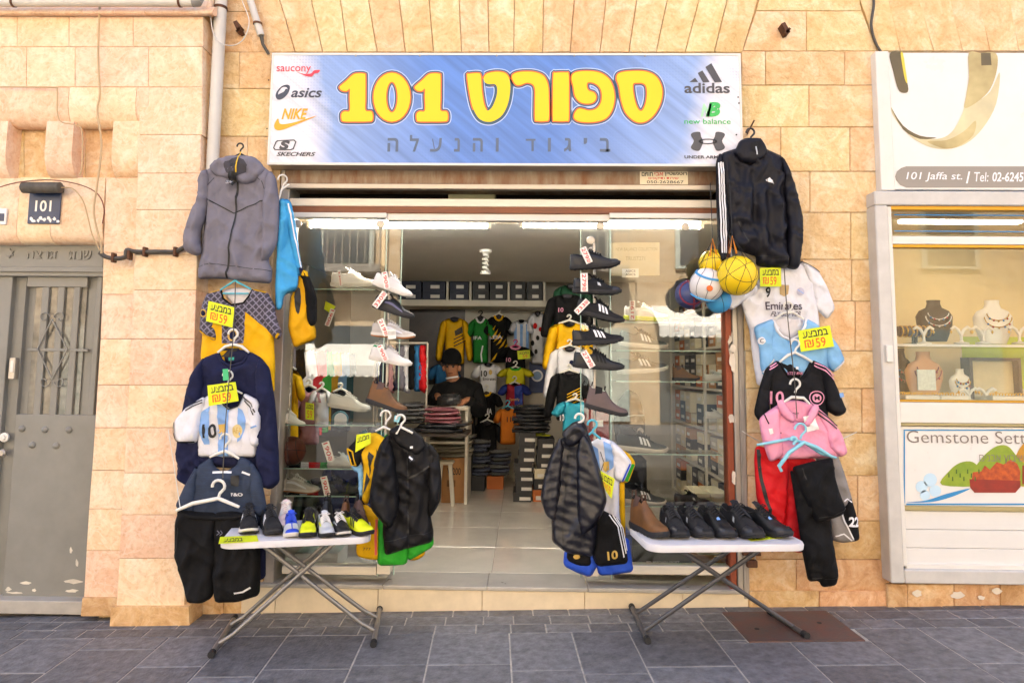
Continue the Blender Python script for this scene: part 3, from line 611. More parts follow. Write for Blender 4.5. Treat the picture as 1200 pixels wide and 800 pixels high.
# ================================================================== builders: cloth, hangers, cards, shoes, balls
def vnoise(x, y, seed=0):
    xi = np.floor(x); yi = np.floor(y); fx = x - xi; fy = y - yi; fx = fx*fx*(3-2*fx); fy = fy*fy*(3-2*fy)
    def h(a, b):
        t = np.sin(a*127.1 + b*311.7 + seed*74.7)*43758.5453; return t - np.floor(t)
    return (h(xi, yi)*(1-fx)+h(xi+1, yi)*fx)*(1-fy) + (h(xi, yi+1)*(1-fx)+h(xi+1, yi+1)*fx)*fy
def chaikin(p, it=1, r=.22, mx=9.0):
    p = [np.array(q, float) for q in p]
    for _ in range(it):
        o = []
        for i in range(len(p)):
            a, b = p[i], p[(i+1) % len(p)]; q = min(r, mx/max(np.linalg.norm(b-a), 1e-9)); o += [a*(1-q)+b*q, a*q+b*(1-q)]
        p = o
    return p
def grow(p, d):
    p = np.array(p); a = .5*np.sum(p[:, 0]*np.roll(p[:, 1], -1) - np.roll(p[:, 0], -1)*p[:, 1]); t = np.roll(p, -1, 0) - np.roll(p, 1, 0); t /= np.maximum(np.linalg.norm(t, axis=1), 1e-9)[:, None]
    return list(p + np.stack([t[:, 1], -t[:, 0]], 1)*(d if a > 0 else -d))
def resample(p, step):
    o = []
    for i in range(len(p)):
        a, b = np.array(p[i]), np.array(p[(i+1) % len(p)]); n = max(1, int(np.linalg.norm(b-a)/step))
        o += [a + (b-a)*k/n for k in range(n)]
    return np.array(o)
def seg_dist(pts, poly):
    a = poly; b = np.roll(poly, -1, 0); ab = b - a; L = (ab**2).sum(1); L[L < 1e-12] = 1e-12
    ap = pts[:, None, :] - a[None]; t = np.clip((ap*ab[None]).sum(2)/L[None], 0, 1); d = ap - t[..., None]*ab[None]
    return np.sqrt((d**2).sum(2)).min(1)
def inside(pts, poly):
    x, y = pts[:, 0], pts[:, 1]; r = np.zeros(len(pts), bool); n = len(poly); j = n-1
    for i in range(n):
        xi, yi = poly[i]; xj, yj = poly[j]
        if yi != yj:
            c = ((yi > y) != (yj > y)) & (x < (xj-xi)*(y-yi)/(yj-yi)+xi); r ^= c
        j = i
    return r
def fill_poly(poly, grid):
    """CDT fill of one closed outline with interior points; returns verts (outline first), tris"""
    mn, mx = poly.min(0), poly.max(0)
    gx, gy = np.meshgrid(np.arange(mn[0], mx[0], grid), np.arange(mn[1], mx[1], grid)); g = np.stack([gx.ravel(), gy.ravel()], 1)
    g[:, 0] += (np.round((g[:, 1]-mn[1])/grid) % 2)*grid*.5
    if len(g):
        g = g[inside(g, poly)]
        if len(g): g = g[seg_dist(g, poly) > grid*.45]
    allp = np.concatenate([poly, g]) if len(g) else poly; n = len(poly)
    v, e, f, *_ = delaunay_2d_cdt([Vector(q) for q in allp], [(i, (i+1) % n) for i in range(n)], [list(range(n))], 1, 1e-6)
    return np.array([(q.x, q.y) for q in v]), [tuple(q) for q in f]

class Cloth:
    """a garment on an upright plane; pieces are inflated, folded closed shells"""
    def __init__(s, name, label, cat, pl, group=None):
        s.pl = pl; s.root = thing(name, label, cat, pl.o, pl.yaw, group); s.k = 0
    def xy(s, pts): return np.array([s.pl.loc(*q[:2]) for q in pts])
    def _obj(s, name, v3, f, m, parent, smooth=180):
        me = bpy.data.meshes.new(name); me.from_pydata([tuple(q) for q in v3], [], f); return finish(name, me, m, parent or s.root, smooth, fixn=False)
    def piece(s, name, pts, m, T=.03, R=.07, h0=0.0, fold=.006, freq=11, ang=0, seed=None, sm=1, quilt=None, grid=.014, back=.5, parent=None, tilt=0.0, creases=()):
        T *= .55 if name in ('sleeve', 'collar', 'hood') else .42; R *= .42; fold *= 2.5
        out = resample(grow(chaikin(chaikin(s.xy(pts), sm, .2, .011), sm, .25, .004), .0065 if name in ('sleeve', 'leg') else .0025), grid*.9); seed = seed if seed is not None else rs.randint(1000); ca, sa = math.cos(rad(ang)), math.sin(rad(ang))
        zm = out[:, 1].max(); cr = [(s.xy(p), a, w) for p, a, w in creases]
        def hf(q):
            d = seg_dist(q, out); t = np.clip(d/R, 0, 1); pr = np.sqrt(np.clip(1-(1-t)**2, 0, 1))
            x = q[:, 0]*ca + q[:, 1]*sa; y = -q[:, 0]*sa + q[:, 1]*ca
            wx = x + .03*vnoise(q[:, 0]*6, q[:, 1]*6, seed+5)
            n1 = 1-np.abs(2*vnoise(wx*freq, y*freq*.22, seed)-1); n2 = 1-np.abs(2*vnoise(wx*freq*2.3, y*freq*.7, seed+1)-1); n3 = vnoise(q[:, 0]*34, q[:, 1]*26, seed+2)
            dn = np.clip((zm-q[:, 1])/.6, 0, 1); da = (q[:, 0]*.6+q[:, 1]); db = (q[:, 1]*.55-q[:, 0])
            n4 = 1-np.abs(2*vnoise(da*15, db*4.5, seed+3)-1); n5 = 1-np.abs(2*vnoise(db*13, da*4, seed+4)-1)
            h = T*pr + fold*np.clip(d/.025, 0, 1)*(1.1*n1**1.4*(.4+dn) + .6*n2**1.6 + .3*n3 + .75*n4**3 + .75*n5**3 - .8)
            if quilt: h = h + quilt[1]*np.clip(d/.02, 0, 1)*(np.abs(np.sin(math.pi*(q[:, 1] + quilt[2]*q[:, 0] + .012*(vnoise(q[:, 0]*9, q[:, 1]*9, seed)-.5))/quilt[0]))**.5 - .6 + .25*vnoise(q[:, 0]*28, q[:, 1]*12, seed+8))
            for line, a, w_ in cr:
                dd = np.full(len(q), 9.0)
                for i in range(len(line)-1):
                    A, B = line[i], line[i+1]; ab = B-A; tt = np.clip(((q-A)*ab).sum(1)/max((ab**2).sum(), 1e-9), 0, 1); dd = np.minimum(dd, np.linalg.norm(q-(A+tt[:, None]*ab), axis=1))
                h = h + a*np.exp(-(dd/w_)**2)
            return h + h0 + tilt*(zm-q[:, 1])
        v, f = fill_poly(out, grid); n = len(v); d = seg_dist(v, out); rim = d < 1e-5
        hv = hf(v); hv = np.where(rim, h0 + tilt*(zm-v[:, 1]), hv)
        t = np.clip(d/R, 0, 1); pr = np.sqrt(np.clip(1-(1-t)**2, 0, 1)); hb = h0 + tilt*(zm-v[:, 1]) - T*back*pr - .004*np.where(rim, 0, 1)
        V = [(a[0], -h, a[1]) for a, h in zip(v, hv)]; idx = {}; V2 = []
        for i in range(n):
            if rim[i]: idx[i] = i
            else: idx[i] = n + len(V2); V2.append((v[i][0], -hb[i], v[i][1]))
        F_ = []
        for q in f:
            F_.append(q); F_.append(tuple(idx[i] for i in q)[::-1])
        o = s._obj(name, V + V2, F_, m, parent); o['kindless'] = 1; del o['kindless']
        return dict(o=o, hf=hf, out=out)
    def decal(s, pc, name, pts, m, off=.0034, grid=.011, parent=None, sm=0, thick=0.0):
        p = resample(chaikin(s.xy(pts), sm) if sm else list(s.xy(pts)), grid)
        v, f = fill_poly(p, grid); h = pc['hf'](v) + off
        return s._obj(name, [(a[0], -b, a[1]) for a, b in zip(v, h)], f, m, parent or pc['o'])
    def line(s, pc, name, pts, wd, m, off=.0022, parent=None):
        """ribbon of width wd (picture px) following the cloth along a polyline"""
        pts = [np.array(q, float) for q in pts]; L = []; R_ = []; dense = []
        for i in range(len(pts)-1):
            n = max(2, int(np.linalg.norm(pts[i+1]-pts[i])/3)); dense += [pts[i]+(pts[i+1]-pts[i])*k/n for k in range(n)]
        dense.append(pts[-1])
        for i, q in enumerate(dense):
            t = dense[min(i+1, len(dense)-1)] - dense[max(i-1, 0)]; t /= max(np.linalg.norm(t), 1e-6); nn = np.array([-t[1], t[0]])*wd/2; L.append(q+nn); R_.append(q-nn)
        a = s.xy(L + R_); h = pc['hf'](a) + off; n = len(L)
        f = [(i, i+1, n+i+1, n+i) for i in range(n-1)]
        o = s._obj(name, [(q[0], -b, q[1]) for q, b in zip(a, h)], f, m, parent or pc['o']); return o
    def text(s, pc, name, txt, box, m, off=.003, bold=0.0, shear=0.0, parent=None, rot=0):
        v, f = text_mesh(txt, 1.0, bold, shear); v = fit(v, (box[0], -box[3], box[2], -box[1])); v[:, 1] *= -1
        if rot:
            c = np.array([(box[0]+box[2])/2, (box[1]+box[3])/2]); r = rad(rot); v = (v-c) @ np.array([[math.cos(r), math.sin(r)], [-math.sin(r), math.cos(r)]]) + c
        a = s.xy(v); bm = bmesh.new(); vs = [bm.verts.new((q[0], q[1], 0)) for q in a]
        for q in f:
            try: bm.faces.new([vs[i] for i in q])
            except ValueError: pass
        bmesh.ops.triangulate(bm, faces=bm.faces)
        for _ in range(3):
            E_ = [e for e in bm.edges if e.calc_length() > .016]
            if not E_: break
            bmesh.ops.subdivide_edges(bm, edges=E_, cuts=1); bmesh.ops.triangulate(bm, faces=bm.faces)
        bm.verts.index_update(); a = np.array([(q.co.x, q.co.y) for q in bm.verts]); f = [[q.index for q in p.verts] for p in bm.faces]; bm.free(); h = pc['hf'](a) + off + .0035
        return s._obj(name, [(q[0], -b, q[1]) for q, b in zip(a, h)], f, m, parent or pc['o'], 0)
    def disc(s, pc, name, cx, cy, rx, ry, m, off=.0036, n=18, parent=None): return s.decal(pc, name, [(cx+rx*math.cos(t), cy+ry*math.sin(t)) for t in np.linspace(0, 2*math.pi, n+1)[:-1]], m, off, parent=parent)
    def ring(s, pc, name, pts, wd, m, off=.003, parent=None, r=.006):
        """raised band (collar rib, cuff edge) as a tube along a polyline on the cloth"""
        a = s.xy(pts); h = pc['hf'](a) + off; t = MB().tube([(q[0], -b, q[1]) for q, b in zip(a, h)], r, 8); me = t.mesh(name); return finish(name, me, m, parent or s.root, 60)

def fabric(key, col, rough=.85, sheen=.0, var=.07, bump=.6, bscale=30, **k): return mat(key, col, rough, var=var, vscale=9, bump=bump, bscale=bscale, sheen=sheen, spec=.25, **k)
W_ = fabric('white_jersey', '#d8d8de', .7); BK = fabric('black_fabric', '#0e0e10'); NV = fabric('navy_fleece', '#191d3c'); GY = fabric('grey_fleece', '#74727e'); YL = fabric('yellow_jersey', '#dcaa00', .65); SKY = fabric('sky_blue_jersey', '#7fb2dc', .65)
GLS = mat('black_gloss_trim', '#101012', .45); WP = mat('white_textile_print', '#e4e4e8', .6); GOLD = mat('gold_print', '#c9a44a', .5); PINK = fabric('pink_jersey', '#e79ab4', .65); RED = fabric('red_jersey', '#c8141c', .6)
GRN = fabric('green_jersey', '#2fa02c', .65); LBL = mat('light_blue_print', '#7ea6dc', .65); BLUE = fabric('royal_blue_jersey', '#2a52c4', .65); ROSE = mat('rose_print', '#e29ab6', .6)
H_W = mat('white_hanger', '#dcd9d0', .4); H_T = mat('turquoise_hanger', '#4fb4c8', .4); H_K = mat('dark_hanger', '#2a2826', .5); H_B = mat('pale_blue_hanger', '#86c6d6', .4)
NEON = mat('neon_card', '#d2de08', .6, var=.04); INKR = mat('orange_marker', '#d8641a', .6); INK = mat('black_ink', '#161616', .6); REDI = mat('red_marker', '#c81e24', .6); TAGW = mat('white_tag', '#e6e4de', .6)

def hanger(label, pl, hook, arms, m, hh=9, bar=None, r=.0055, group=None, dep=0.0, s=1):
    """hook=(x,y) top of the hook; arms = picture polyline from one arm end over the neck to the other"""
    t = thing('clothes_hanger', label, 'hanger', pl.world(*pl.loc(*hook), dep), 0, group)
    W3 = lambda q, d=0: pl.world(*pl.loc(*q), dep + d)
    x, y = hook; rr = hh*.36; hk = [(x - s*rr*1.0, y + rr*1.1)] + [(x + s*rr*math.cos(a), y + rr - rr*math.sin(a)) for a in np.linspace(math.pi*.92, -.35, 9)] + [(x + s*rr*.2, y + rr*2.1), (x, y + hh)]
    MB().tube([W3(q) for q in hk], r*.9, 8).build('hook', m, t, 60)
    MB().tube([W3(q) for q in arms], [r*.9] + [r*1.25]*(len(arms)-2) + [r*.9], 8).build('arms', m, t, 60)
    if bar: MB().tube([W3(q) for q in bar], r*.8, 8).build('bar', m, t, 60)
    return t
def oriented_card(name, label, cat, pl, quad, m, dep=0.0, th=.0012, group=None, lines=()):
    """flat printed card on plane pl; quad = tl, tr, br, bl in the picture; lines = (text, (u0,v0,u1,v1), mat, bold)"""
    c4 = [pl.world(*pl.loc(*q), dep) for q in quad]; c = sum(c4, Vector())/4; t = thing(name, label, cat, c, pl.yaw, group)
    b = [p - pl.n*th for p in c4]; MB().add(c4 + b, [(0, 1, 2, 3), (7, 6, 5, 4), (0, 4, 5, 1), (1, 5, 6, 2), (2, 6, 7, 3), (3, 7, 4, 0)]).build('card', m, t, 0)
    tl, tr, br, bl2 = c4
    for txt, (u0, v0, u1, v1), mm, bold in lines:
        v, f = text_mesh(txt, 1.0, bold); v = fit(v, (u0, -v1, u1, -v0)); v[:, 1] *= -1
        pts = [(tl*(1-u)+tr*u)*(1-w_) + (bl2*(1-u)+br*u)*w_ + pl.n*.0012 for u, w_ in v]; mb = MB(); mb.v = pts; mb.f = f; mb.build('lettering', mm, t, 0)
    return t
def sale_card(label, pl, quad, dep=0.0):
    return oriented_card('price_card', label, 'price card', pl, quad, NEON, dep, group='neon yellow sale cards', lines=((heb('במבצע'), (.12, .10, .90, .40), INK, .018), ('59', (.48, .48, .78, .92), INKR, .012), ('₪', (.14, .5, .42, .86), INKR, .004)))
def shoe_tag(label, pl, quad, txt, dep=0.0):
    return oriented_card('price_tag', label, 'price tag', pl, quad, TAGW, dep, group='white shoe price tags', lines=((txt, (.05, .22, .72, .80), REDI, .012), ('₪', (.76, .25, .96, .75), REDI, .004)))
def vtag(label, pl, quad, txt, dep=0.0):      # upright tag, written along its length (quad given so that tl->tr runs along the text)
    return shoe_tag(label, pl, quad, txt, dep)

# ------------------------------------------------------------------ shoes
def interp(t, a, b): return float(np.interp(t, a, b))
class Shoe:
    TW = [0, .03, .08, .2, .4, .58, .74, .88, .95, .985, 1]; W = [.012, .023, .030, .035, .033, .040, .046, .041, .030, .018, .008]
    HT = {'low': ([0, .04, .15, .28, .38, .46, .6, .75, .88, .96, 1], [.060, .080, .074, .066, .080, .078, .060, .040, .030, .019, .004]),
          'boot': ([0, .04, .15, .28, .38, .46, .6, .75, .88, .96, 1], [.125, .135, .137, .137, .128, .10, .062, .046, .036, .024, .006]),
          'high': ([0, .04, .15, .28, .38, .46, .6, .75, .88, .96, 1], [.085, .098, .095, .092, .090, .075, .052, .036, .028, .018, .004])}
    def __init__(s, kind='low', L=.29, sole=.028): s.kind = kind; s.L = L; s.sole = sole
    def base(s, t): return s.sole*(1.0 - .28*t) + .016*max(0, (t-.72)/.28)**2
    def surf(s, t, th, off=0.0):
        w = interp(t, s.TW, s.W); H = interp(t, *s.HT[s.kind]); b = s.base(t) - .004; c = math.cos(th); sn = math.sin(th)
        e1 = .75 if s.kind != 'boot' or t > .45 else .9; e2 = .7
        y = (w+off)*math.copysign(abs(c)**e1, c); 
        if s.kind != 'low' and t < .45: y *= 1 - .18*sn
        return Vector(((t-.5)*s.L + off*(t-.5)*.0, y, b + (H+off)*abs(sn)**e2))
    def upper(s):
        N, M = 26, 17; ts = [0, .015, .035] + list(np.linspace(.06, .94, N-6)) + [.965, .985, 1]; o0, o1 = (.05, .37)
        mb = MB(); inn = []; g = {}
        for i, t in enumerate(ts):
            op = o0 < t < o1
            for j in range(M):
                th = math.pi*j/(M-1); p = s.surf(t, th)
                if op and 5 <= j <= M-6:
                    p = Vector((p.x, p.y*.72, s.base(t) + (.012 if s.kind == 'low' else .05))) if 6 <= j <= M-7 else Vector((p.x, p.y*.86, p.z - .003))
                g[i, j] = len(mb.v); mb.v.append(p)
        up = MB(); up.v = mb.v; li = MB(); li.v = list(mb.v)
        for i in range(len(ts)-1):
            opn = (o0 < ts[i] < o1) or (o0 < ts[i+1] < o1)
            for j in range(M-1):
                f = (g[i, j], g[i+1, j], g[i+1, j+1], g[i, j+1])
                (li if opn and 5 <= j < M-6 else up).f.append(f)
        up.f.append(tuple(g[0, j] for j in range(M))); up.f.append(tuple(g[len(ts)-1, j] for j in range(M))[::-1])
        return up, li
    def soles(s, tread=0):
        ts = list(np.concatenate([[0, .01, .03, .06], np.linspace(.1, .9, 18), [.94, .97, .99, 1]])); mb = MB(); mid = MB()
        def ring(m_, z_of, ext):
            b = len(m_.v)
            for sgn in (1, -1):
                for t in (ts if sgn > 0 else ts[::-1]):
                    w = interp(t, s.TW, s.W) + ext; x = (t-.5)*(s.L + 2*ext); m_.v.append(Vector((x, sgn*w, z_of(t))))
            return b, 2*len(ts)
        def loft(m_, rings):
            R_ = [ring(m_, *r) for r in rings]
            for (a, n), (c, _) in zip(R_, R_[1:]):
                for k in range(n): m_.f.append((a+k, a+(k+1) % n, c+(k+1) % n, c+k))
            n = R_[0][1]
            for b, fl in ((R_[0][0], 1), (R_[-1][0], 0)):
                h = n//2
                for k in range(h-1): q = (b+k, b+k+1, b+n-2-k, b+n-1-k); m_.f.append(q[::-1] if fl else q)
        tz = lambda t: .016*max(0, (t-.72)/.28)**2 + .004*max(0, (.1-t)/.1)
        zz = (lambda t: tz(t) + (.003 if tread and int(t*26) % 2 else 0))
        loft(mb, [(zz, .001), (lambda t: tz(t) + .004, .004), (lambda t: tz(t) + .008, .0035)])
        loft(mid, [(lambda t: tz(t) + .0085, .0035), (lambda t: tz(t) + .4*(s.base(t)-tz(t)) + .006, .006), (lambda t: s.base(t) + .002, .003)])
        return mb, mid
    def tongue(s):
        mb = MB(); pts = []; t0, t1 = (.30, .60)
        for k in range(7):
            t = t0 + (t1-t0)*k/6; p = s.surf(max(t, .38), math.pi/2); x = (t-.5)*s.L; z = p.z + .004 + (.022 if k == 0 else .016 if k == 1 else 0)*(1 if s.kind == 'low' else .6); w = .019 - .006*k/6
            pts.append((x, w, z))
        n = len(pts); mb.v = [Vector((x, -w, z-.002)) for x, w, z in pts] + [Vector((x, 0, z+.004)) for x, w, z in pts] + [Vector((x, w, z-.002)) for x, w, z in pts] + [Vector((x-.004, 0, z-.008)) for x, w, z in pts]
        for i in range(n-1):
            for a, b in ((0, 1), (1, 2), (2, 3), (3, 0)): mb.f.append((a*n+i, a*n+i+1, b*n+i+1, b*n+i))
        mb.f.append((0, n, 2*n, 3*n)); mb.f.append((n-1, 4*n-1, 3*n-1, 2*n-1)); return mb
    def laces(s, n=5):
        mb = MB()
        for k in range(n):
            t = .41 + .2*k/(n-1); a = s.surf(t, math.pi/2 - .55, .003); b = s.surf(min(t+.015, .7), math.pi/2 + .55, .003); c = s.surf(t, math.pi/2, .009); mb.tube([a, (a+c)/2 + Vector((0, 0, .002)), c, (b+c)/2 + Vector((0, 0, .002)), b], .0028, 6)
            a2 = s.surf(min(t+.045, .7), math.pi/2 - .5, .004); mb.tube([b, c + Vector((.006, 0, .003)), a2], .0026, 6)
        c = s.surf(.40, math.pi/2, .012)
        for sg in (-1, 1): mb.tube([c, c + Vector((.006, sg*.016, .008)), c + Vector((.012, sg*.03, .0)), c + Vector((.016, sg*.018, -.001)), c], .0024, 6)
        return mb
    def patch(s, poly, side, off=.0015, n=5):      # poly in (t, height angle 0..1): quad strip tl.. on one side
        (a, b, c, d) = poly; mb = MB(); 
        for i in range(n+1):
            for j in range(n+1):
                u, v = i/n, j/n; t = (a[0]*(1-u)+b[0]*u)*(1-v)+(d[0]*(1-u)+c[0]*u)*v; h = (a[1]*(1-u)+b[1]*u)*(1-v)+(d[1]*(1-u)+c[1]*u)*v
                th = h*math.pi/2; p = s.surf(t, th if side > 0 else math.pi - th, off); mb.v.append(p)
        for i in range(n):
            for j in range(n): mb.f.append((i*(n+1)+j, (i+1)*(n+1)+j, (i+1)*(n+1)+j+1, i*(n+1)+j+1))
        return mb
SHOE_CACHE = {}
def shoe_proto(key, kind, up, mid, out, lining=None, lace=None, tongue=None, stripes=None, stripe_kind=3, patches=(), sole=.028, tread=0, nl=5):
    """builds the meshes of one shoe model; returns list of (part, mesh, sub)"""
    s = Shoe(kind, sole=sole); u, li = s.upper(); o, m_ = s.soles(tread); parts = []
    def mk(n, mb, m, sm=50):
        me = mb.mesh(n); bm = bmesh.new(); bm.from_mesh(me); loose = [v for v in bm.verts if not v.link_faces]; bmesh.ops.delete(bm, geom=loose, context='VERTS'); bmesh.ops.recalc_face_normals(bm, faces=bm.faces); bm.to_mesh(me); bm.free()
        me.polygons.foreach_set('use_smooth', [True]*len(me.polygons)); me.set_sharp_from_angle(angle=rad(sm)); me.materials.append(m); parts.append((n, me))
    mk('upper', u, up, 60); mk('lining', li, lining or LIN, 80); mk('outsole', o, out); mk('midsole', m_, mid)
    if kind != 'boot':
        for sd in (-1, 1): mk('eyestay', s.patch([(.37, .50), (.66, .62), (.64, .84), (.37, .80)], sd, .0028), lace or up); mk('heel_counter', s.patch([(.02, .06), (.17, .06), (.13, .5), (.02, .55)], sd, .0028), GLS if up in (SB, SK_) else up)
        mk('tongue', s.tongue(), tongue or up)
        if lace: mk('laces', s.laces(nl), lace)
        cb = MB(); cb.tube([s.surf(t, math.pi/2 - 1.05 if 0 else .86, .001) for t in np.linspace(.06, .37, 7)], .004, 6); cb.tube([s.surf(t, math.pi - .86, .001) for t in np.linspace(.06, .37, 7)], .004, 6); mk('collar_padding', cb, tongue or up)
    else:
        for sd in (-1, 1): mk('elastic_gusset', s.patch([(.15, .30), (.31, .42), (.30, .86), (.14, .86)], sd), lace or LIN)
        for tt in (.045, .36):
            tb = MB(); p = s.surf(tt, math.pi/2); hz = s.base(tt) + interp(tt, *s.HT['boot']); tb.tube([(p.x, -.011, hz-.012), (p.x, -.010, hz+.016), (p.x, .010, hz+.016), (p.x, .011, hz-.012)], .004, 6); mk('pull_tab', tb, lace or LIN)
    if stripes:
        for sd in (-1, 1):
            if stripe_kind == 3:
                for k in range(3): t = .40 + .075*k; mk('stripe', s.patch([(t+.05, .12), (t+.095, .12), (t+.02, .80 - .05*k), (t-.025, .80 - .05*k)], sd, .002), stripes)
            elif stripe_kind == 'swoosh':
                mk('stripe', s.patch([(.34, .22), (.42, .12), (.72, .55), (.70, .60)], sd, .002), stripes)
            elif stripe_kind == 'band':
                mk('stripe', s.patch([(.25, .25), (.75, .10), (.72, .24), (.27, .42)], sd, .002), stripes)
    for nm, poly, m, sds in patches:
        for sd in sds: mk(nm, s.patch(poly, sd, .0025), m)
    SHOE_CACHE[key] = parts; return parts
def put_shoe(key, label, loc, rot, group, scale=1.0, name='shoe'):
    t = thing(name, label, 'shoe' if name != 'boot' else 'boot', loc, 0, group); t.rotation_mode = 'XYZ'; t.rotation_euler = rot; t.scale = (scale,)*3
    for n, me in SHOE_CACHE[key]: link(bpy.data.objects.new(n, me), t)
    return t
def side_shoe(key, label, x0, y, x1, Y, pitch, group, name='shoe', flip=1, yaw=0.0):
    """a shoe seen from its side: picture columns of heel and toe, row of the sole's middle"""
    a, b = P(x0, y, Y), P(x1, y, Y); L = (b-a).length; c = (a+b)/2; e = Euler((0, rad(pitch), rad(yaw) + (0 if flip > 0 else math.pi)), 'XYZ')
    return put_shoe(key, label, c, e, group, L/.295/max(.8, math.cos(rad(yaw))), name)
def table_shoe(key, label, px, py, zt, Y, heading, group, scale=1.0, name='shoe', roll=0):
    """a shoe on a table, centre at picture column px at depth Y; heading 0 = toe towards the viewer"""
    x = P(px, py, Y).x; return put_shoe(key, label, (x, Y, zt), Euler((0, 0, rad(-90 + heading))), group, scale, name)
LIN = mat('dark_lining', '#121110', .9); SB = mat('black_leather', '#101013', .5, var=.2, vscale=14, bump=.1, bscale=120); SK_ = mat('black_knit', '#0f0f13', .85, var=.2, vscale=60, bump=.25, bscale=300); SW = mat('white_leather', '#d9d6d2', .5, var=.04, bump=.05, bscale=90)
SOLK = mat('black_rubber', '#1a1a1d', .7, var=.2, vscale=30); SOLW = mat('white_rubber', '#cfcac2', .6, var=.06, vscale=20); SOLG = mat('gum_rubber', '#b06f38', .6); SGREY = mat('light_grey_suede', '#b9b2aa', .9, var=.10, vscale=20); TAN = mat('tan_leather', '#64401a', .6, var=.25, vscale=12, bump=.15, bscale=60)
DBR = mat('dark_brown_leather', '#4a342c', .6, var=.25, vscale=12, bump=.15, bscale=60); NEONY = mat('neon_yellow_upper', '#d6e012', .5, var=.06); BLU = mat('blue_upper', '#1f46c4', .5, var=.1); SLV = mat('silver_upper', '#b8bcc0', .4, var=.1)
TOE = mat('black_toe_rubber', '#26262b', .4); shoe_proto('black_runner', 'low', SK_, SOLK, SOLK, lace=SB, tread=1, patches=(('toe_cap', [(.80, .03), (.975, .03), (.95, .8), (.82, .7)], TOE, (-1, 1)), ('side_mark', [(.5, .2), (.57, .2), (.54, .4), (.49, .4)], SLV, (-1, 1)))); shoe_proto('black_leather', 'low', SB, SOLK, SOLK, lace=LIN, tread=1, patches=(('size_sticker', [(.60, .80), (.68, .80), (.68, .98), (.60, .98)], LBL, (-1,)), ('toe_cap', [(.82, .03), (.975, .03), (.95, .6), (.84, .5)], TOE, (-1, 1))))
shoe_proto('black_stripes', 'low', SK_, SOLK, SOLK, lace=SB, stripes=WP, tread=1); shoe_proto('black_trainer', 'low', SK_, SOLW, SOLK, lace=SB, stripes=WP, tread=0)
shoe_proto('black_band', 'low', SB, SOLK, SOLK, lace=LIN, stripes=LIN); shoe_proto('white_sneaker', 'low', SW, SOLW, SOLW, lace=SW, sole=.03); shoe_proto('black_low', 'low', SB, SOLK, SOLK, lace=None, stripes=mat('purple_line', '#5a5878', .5), stripe_kind='band')
shoe_proto('grey_gum', 'low', SGREY, SOLW, SOLG, lace=SW, stripes=W_, stripe_kind='band'); shoe_proto('white_green', 'low', SW, SOLW, SOLW, lace=SW, patches=(('heel_tab', [(.02, .5), (.13, .5), (.12, .92), (.03, .92)], mat('green_heel', '#158a4a', .5), (-1, 1)),), sole=.03)
shoe_proto('brown_boot', 'boot', TAN, SOLK, SOLK, lace=DBR, sole=.034, tread=1); shoe_proto('dark_boot', 'boot', DBR, SOLK, SOLK, lace=LIN, sole=.034, tread=1); shoe_proto('dark_grey_boot', 'boot', mat('taupe_leather', '#5a4a48', .6, var=.15, vscale=12), SOLK, SOLK, lace=LIN, sole=.034, tread=1); shoe_proto('black_boot', 'boot', SB, SOLK, SOLK, lace=LIN, sole=.034)
shoe_proto('blue_cleat', 'low', BLU, SOLW, SOLW, lace=BLU, stripes=SLV, stripe_kind='band', patches=(('toe_cap', [(.62, .05), (.9, .05), (.9, .98), (.68, .98)], SLV, (-1, 1)),)); shoe_proto('yellow_cleat', 'high', NEONY, SOLK, SOLK, lace=LIN, tongue=SK_, stripes=SB, patches=(('ankle_sock', [(.04, .45), (.36, .5), (.36, .95), (.05, .95)], SK_, (-1, 1)),))
shoe_proto('neon_cleat', 'low', NEONY, SOLK, SOLK, lace=LIN, tongue=SB, stripes=SB); shoe_proto('silver_cleat', 'low', SLV, SOLK, SOLK, lace=SW, stripes=NEONY, stripe_kind='swoosh'); shoe_proto('black_white', 'low', SB, SOLW, SOLK, lace=SW, stripes=SLV, stripe_kind='swoosh'); shoe_proto('pink_white', 'high', mat('pale_pink_leather', '#dcc6c4', .6, var=.05), SOLW, SOLW, lace=SW)

def ball(label, c, r, kind, cat='ball'):
    t = thing('ball', label, cat, c); bm = bmesh.new(); bmesh.ops.create_icosphere(bm, subdivisions=4, radius=r); mb = MB()
    for v in bm.verts: v.co += Vector(c)
    mb.bm(bm).build('cover', kind['cover'], t, 180)
    def arc(n_, k=24, rr=None, off=0.0): 
        n_ = Vector(n_).normalized(); a = n_.orthogonal().normalized(); b = n_.cross(a); cc = Vector(c) + n_*off; q = math.sqrt(max(r*r - off*off, 0))*1.004
        return [cc + (a*math.cos(x)+b*math.sin(x))*q for x in np.linspace(0, 2*math.pi, k+1)[:-1]]
    for n_, off in kind['seams']: MB().tube(arc(n_, off=off*r), kind.get('sr', .0028), 5, closed=True).build('seam', kind['seam'], t, 60)
    return t
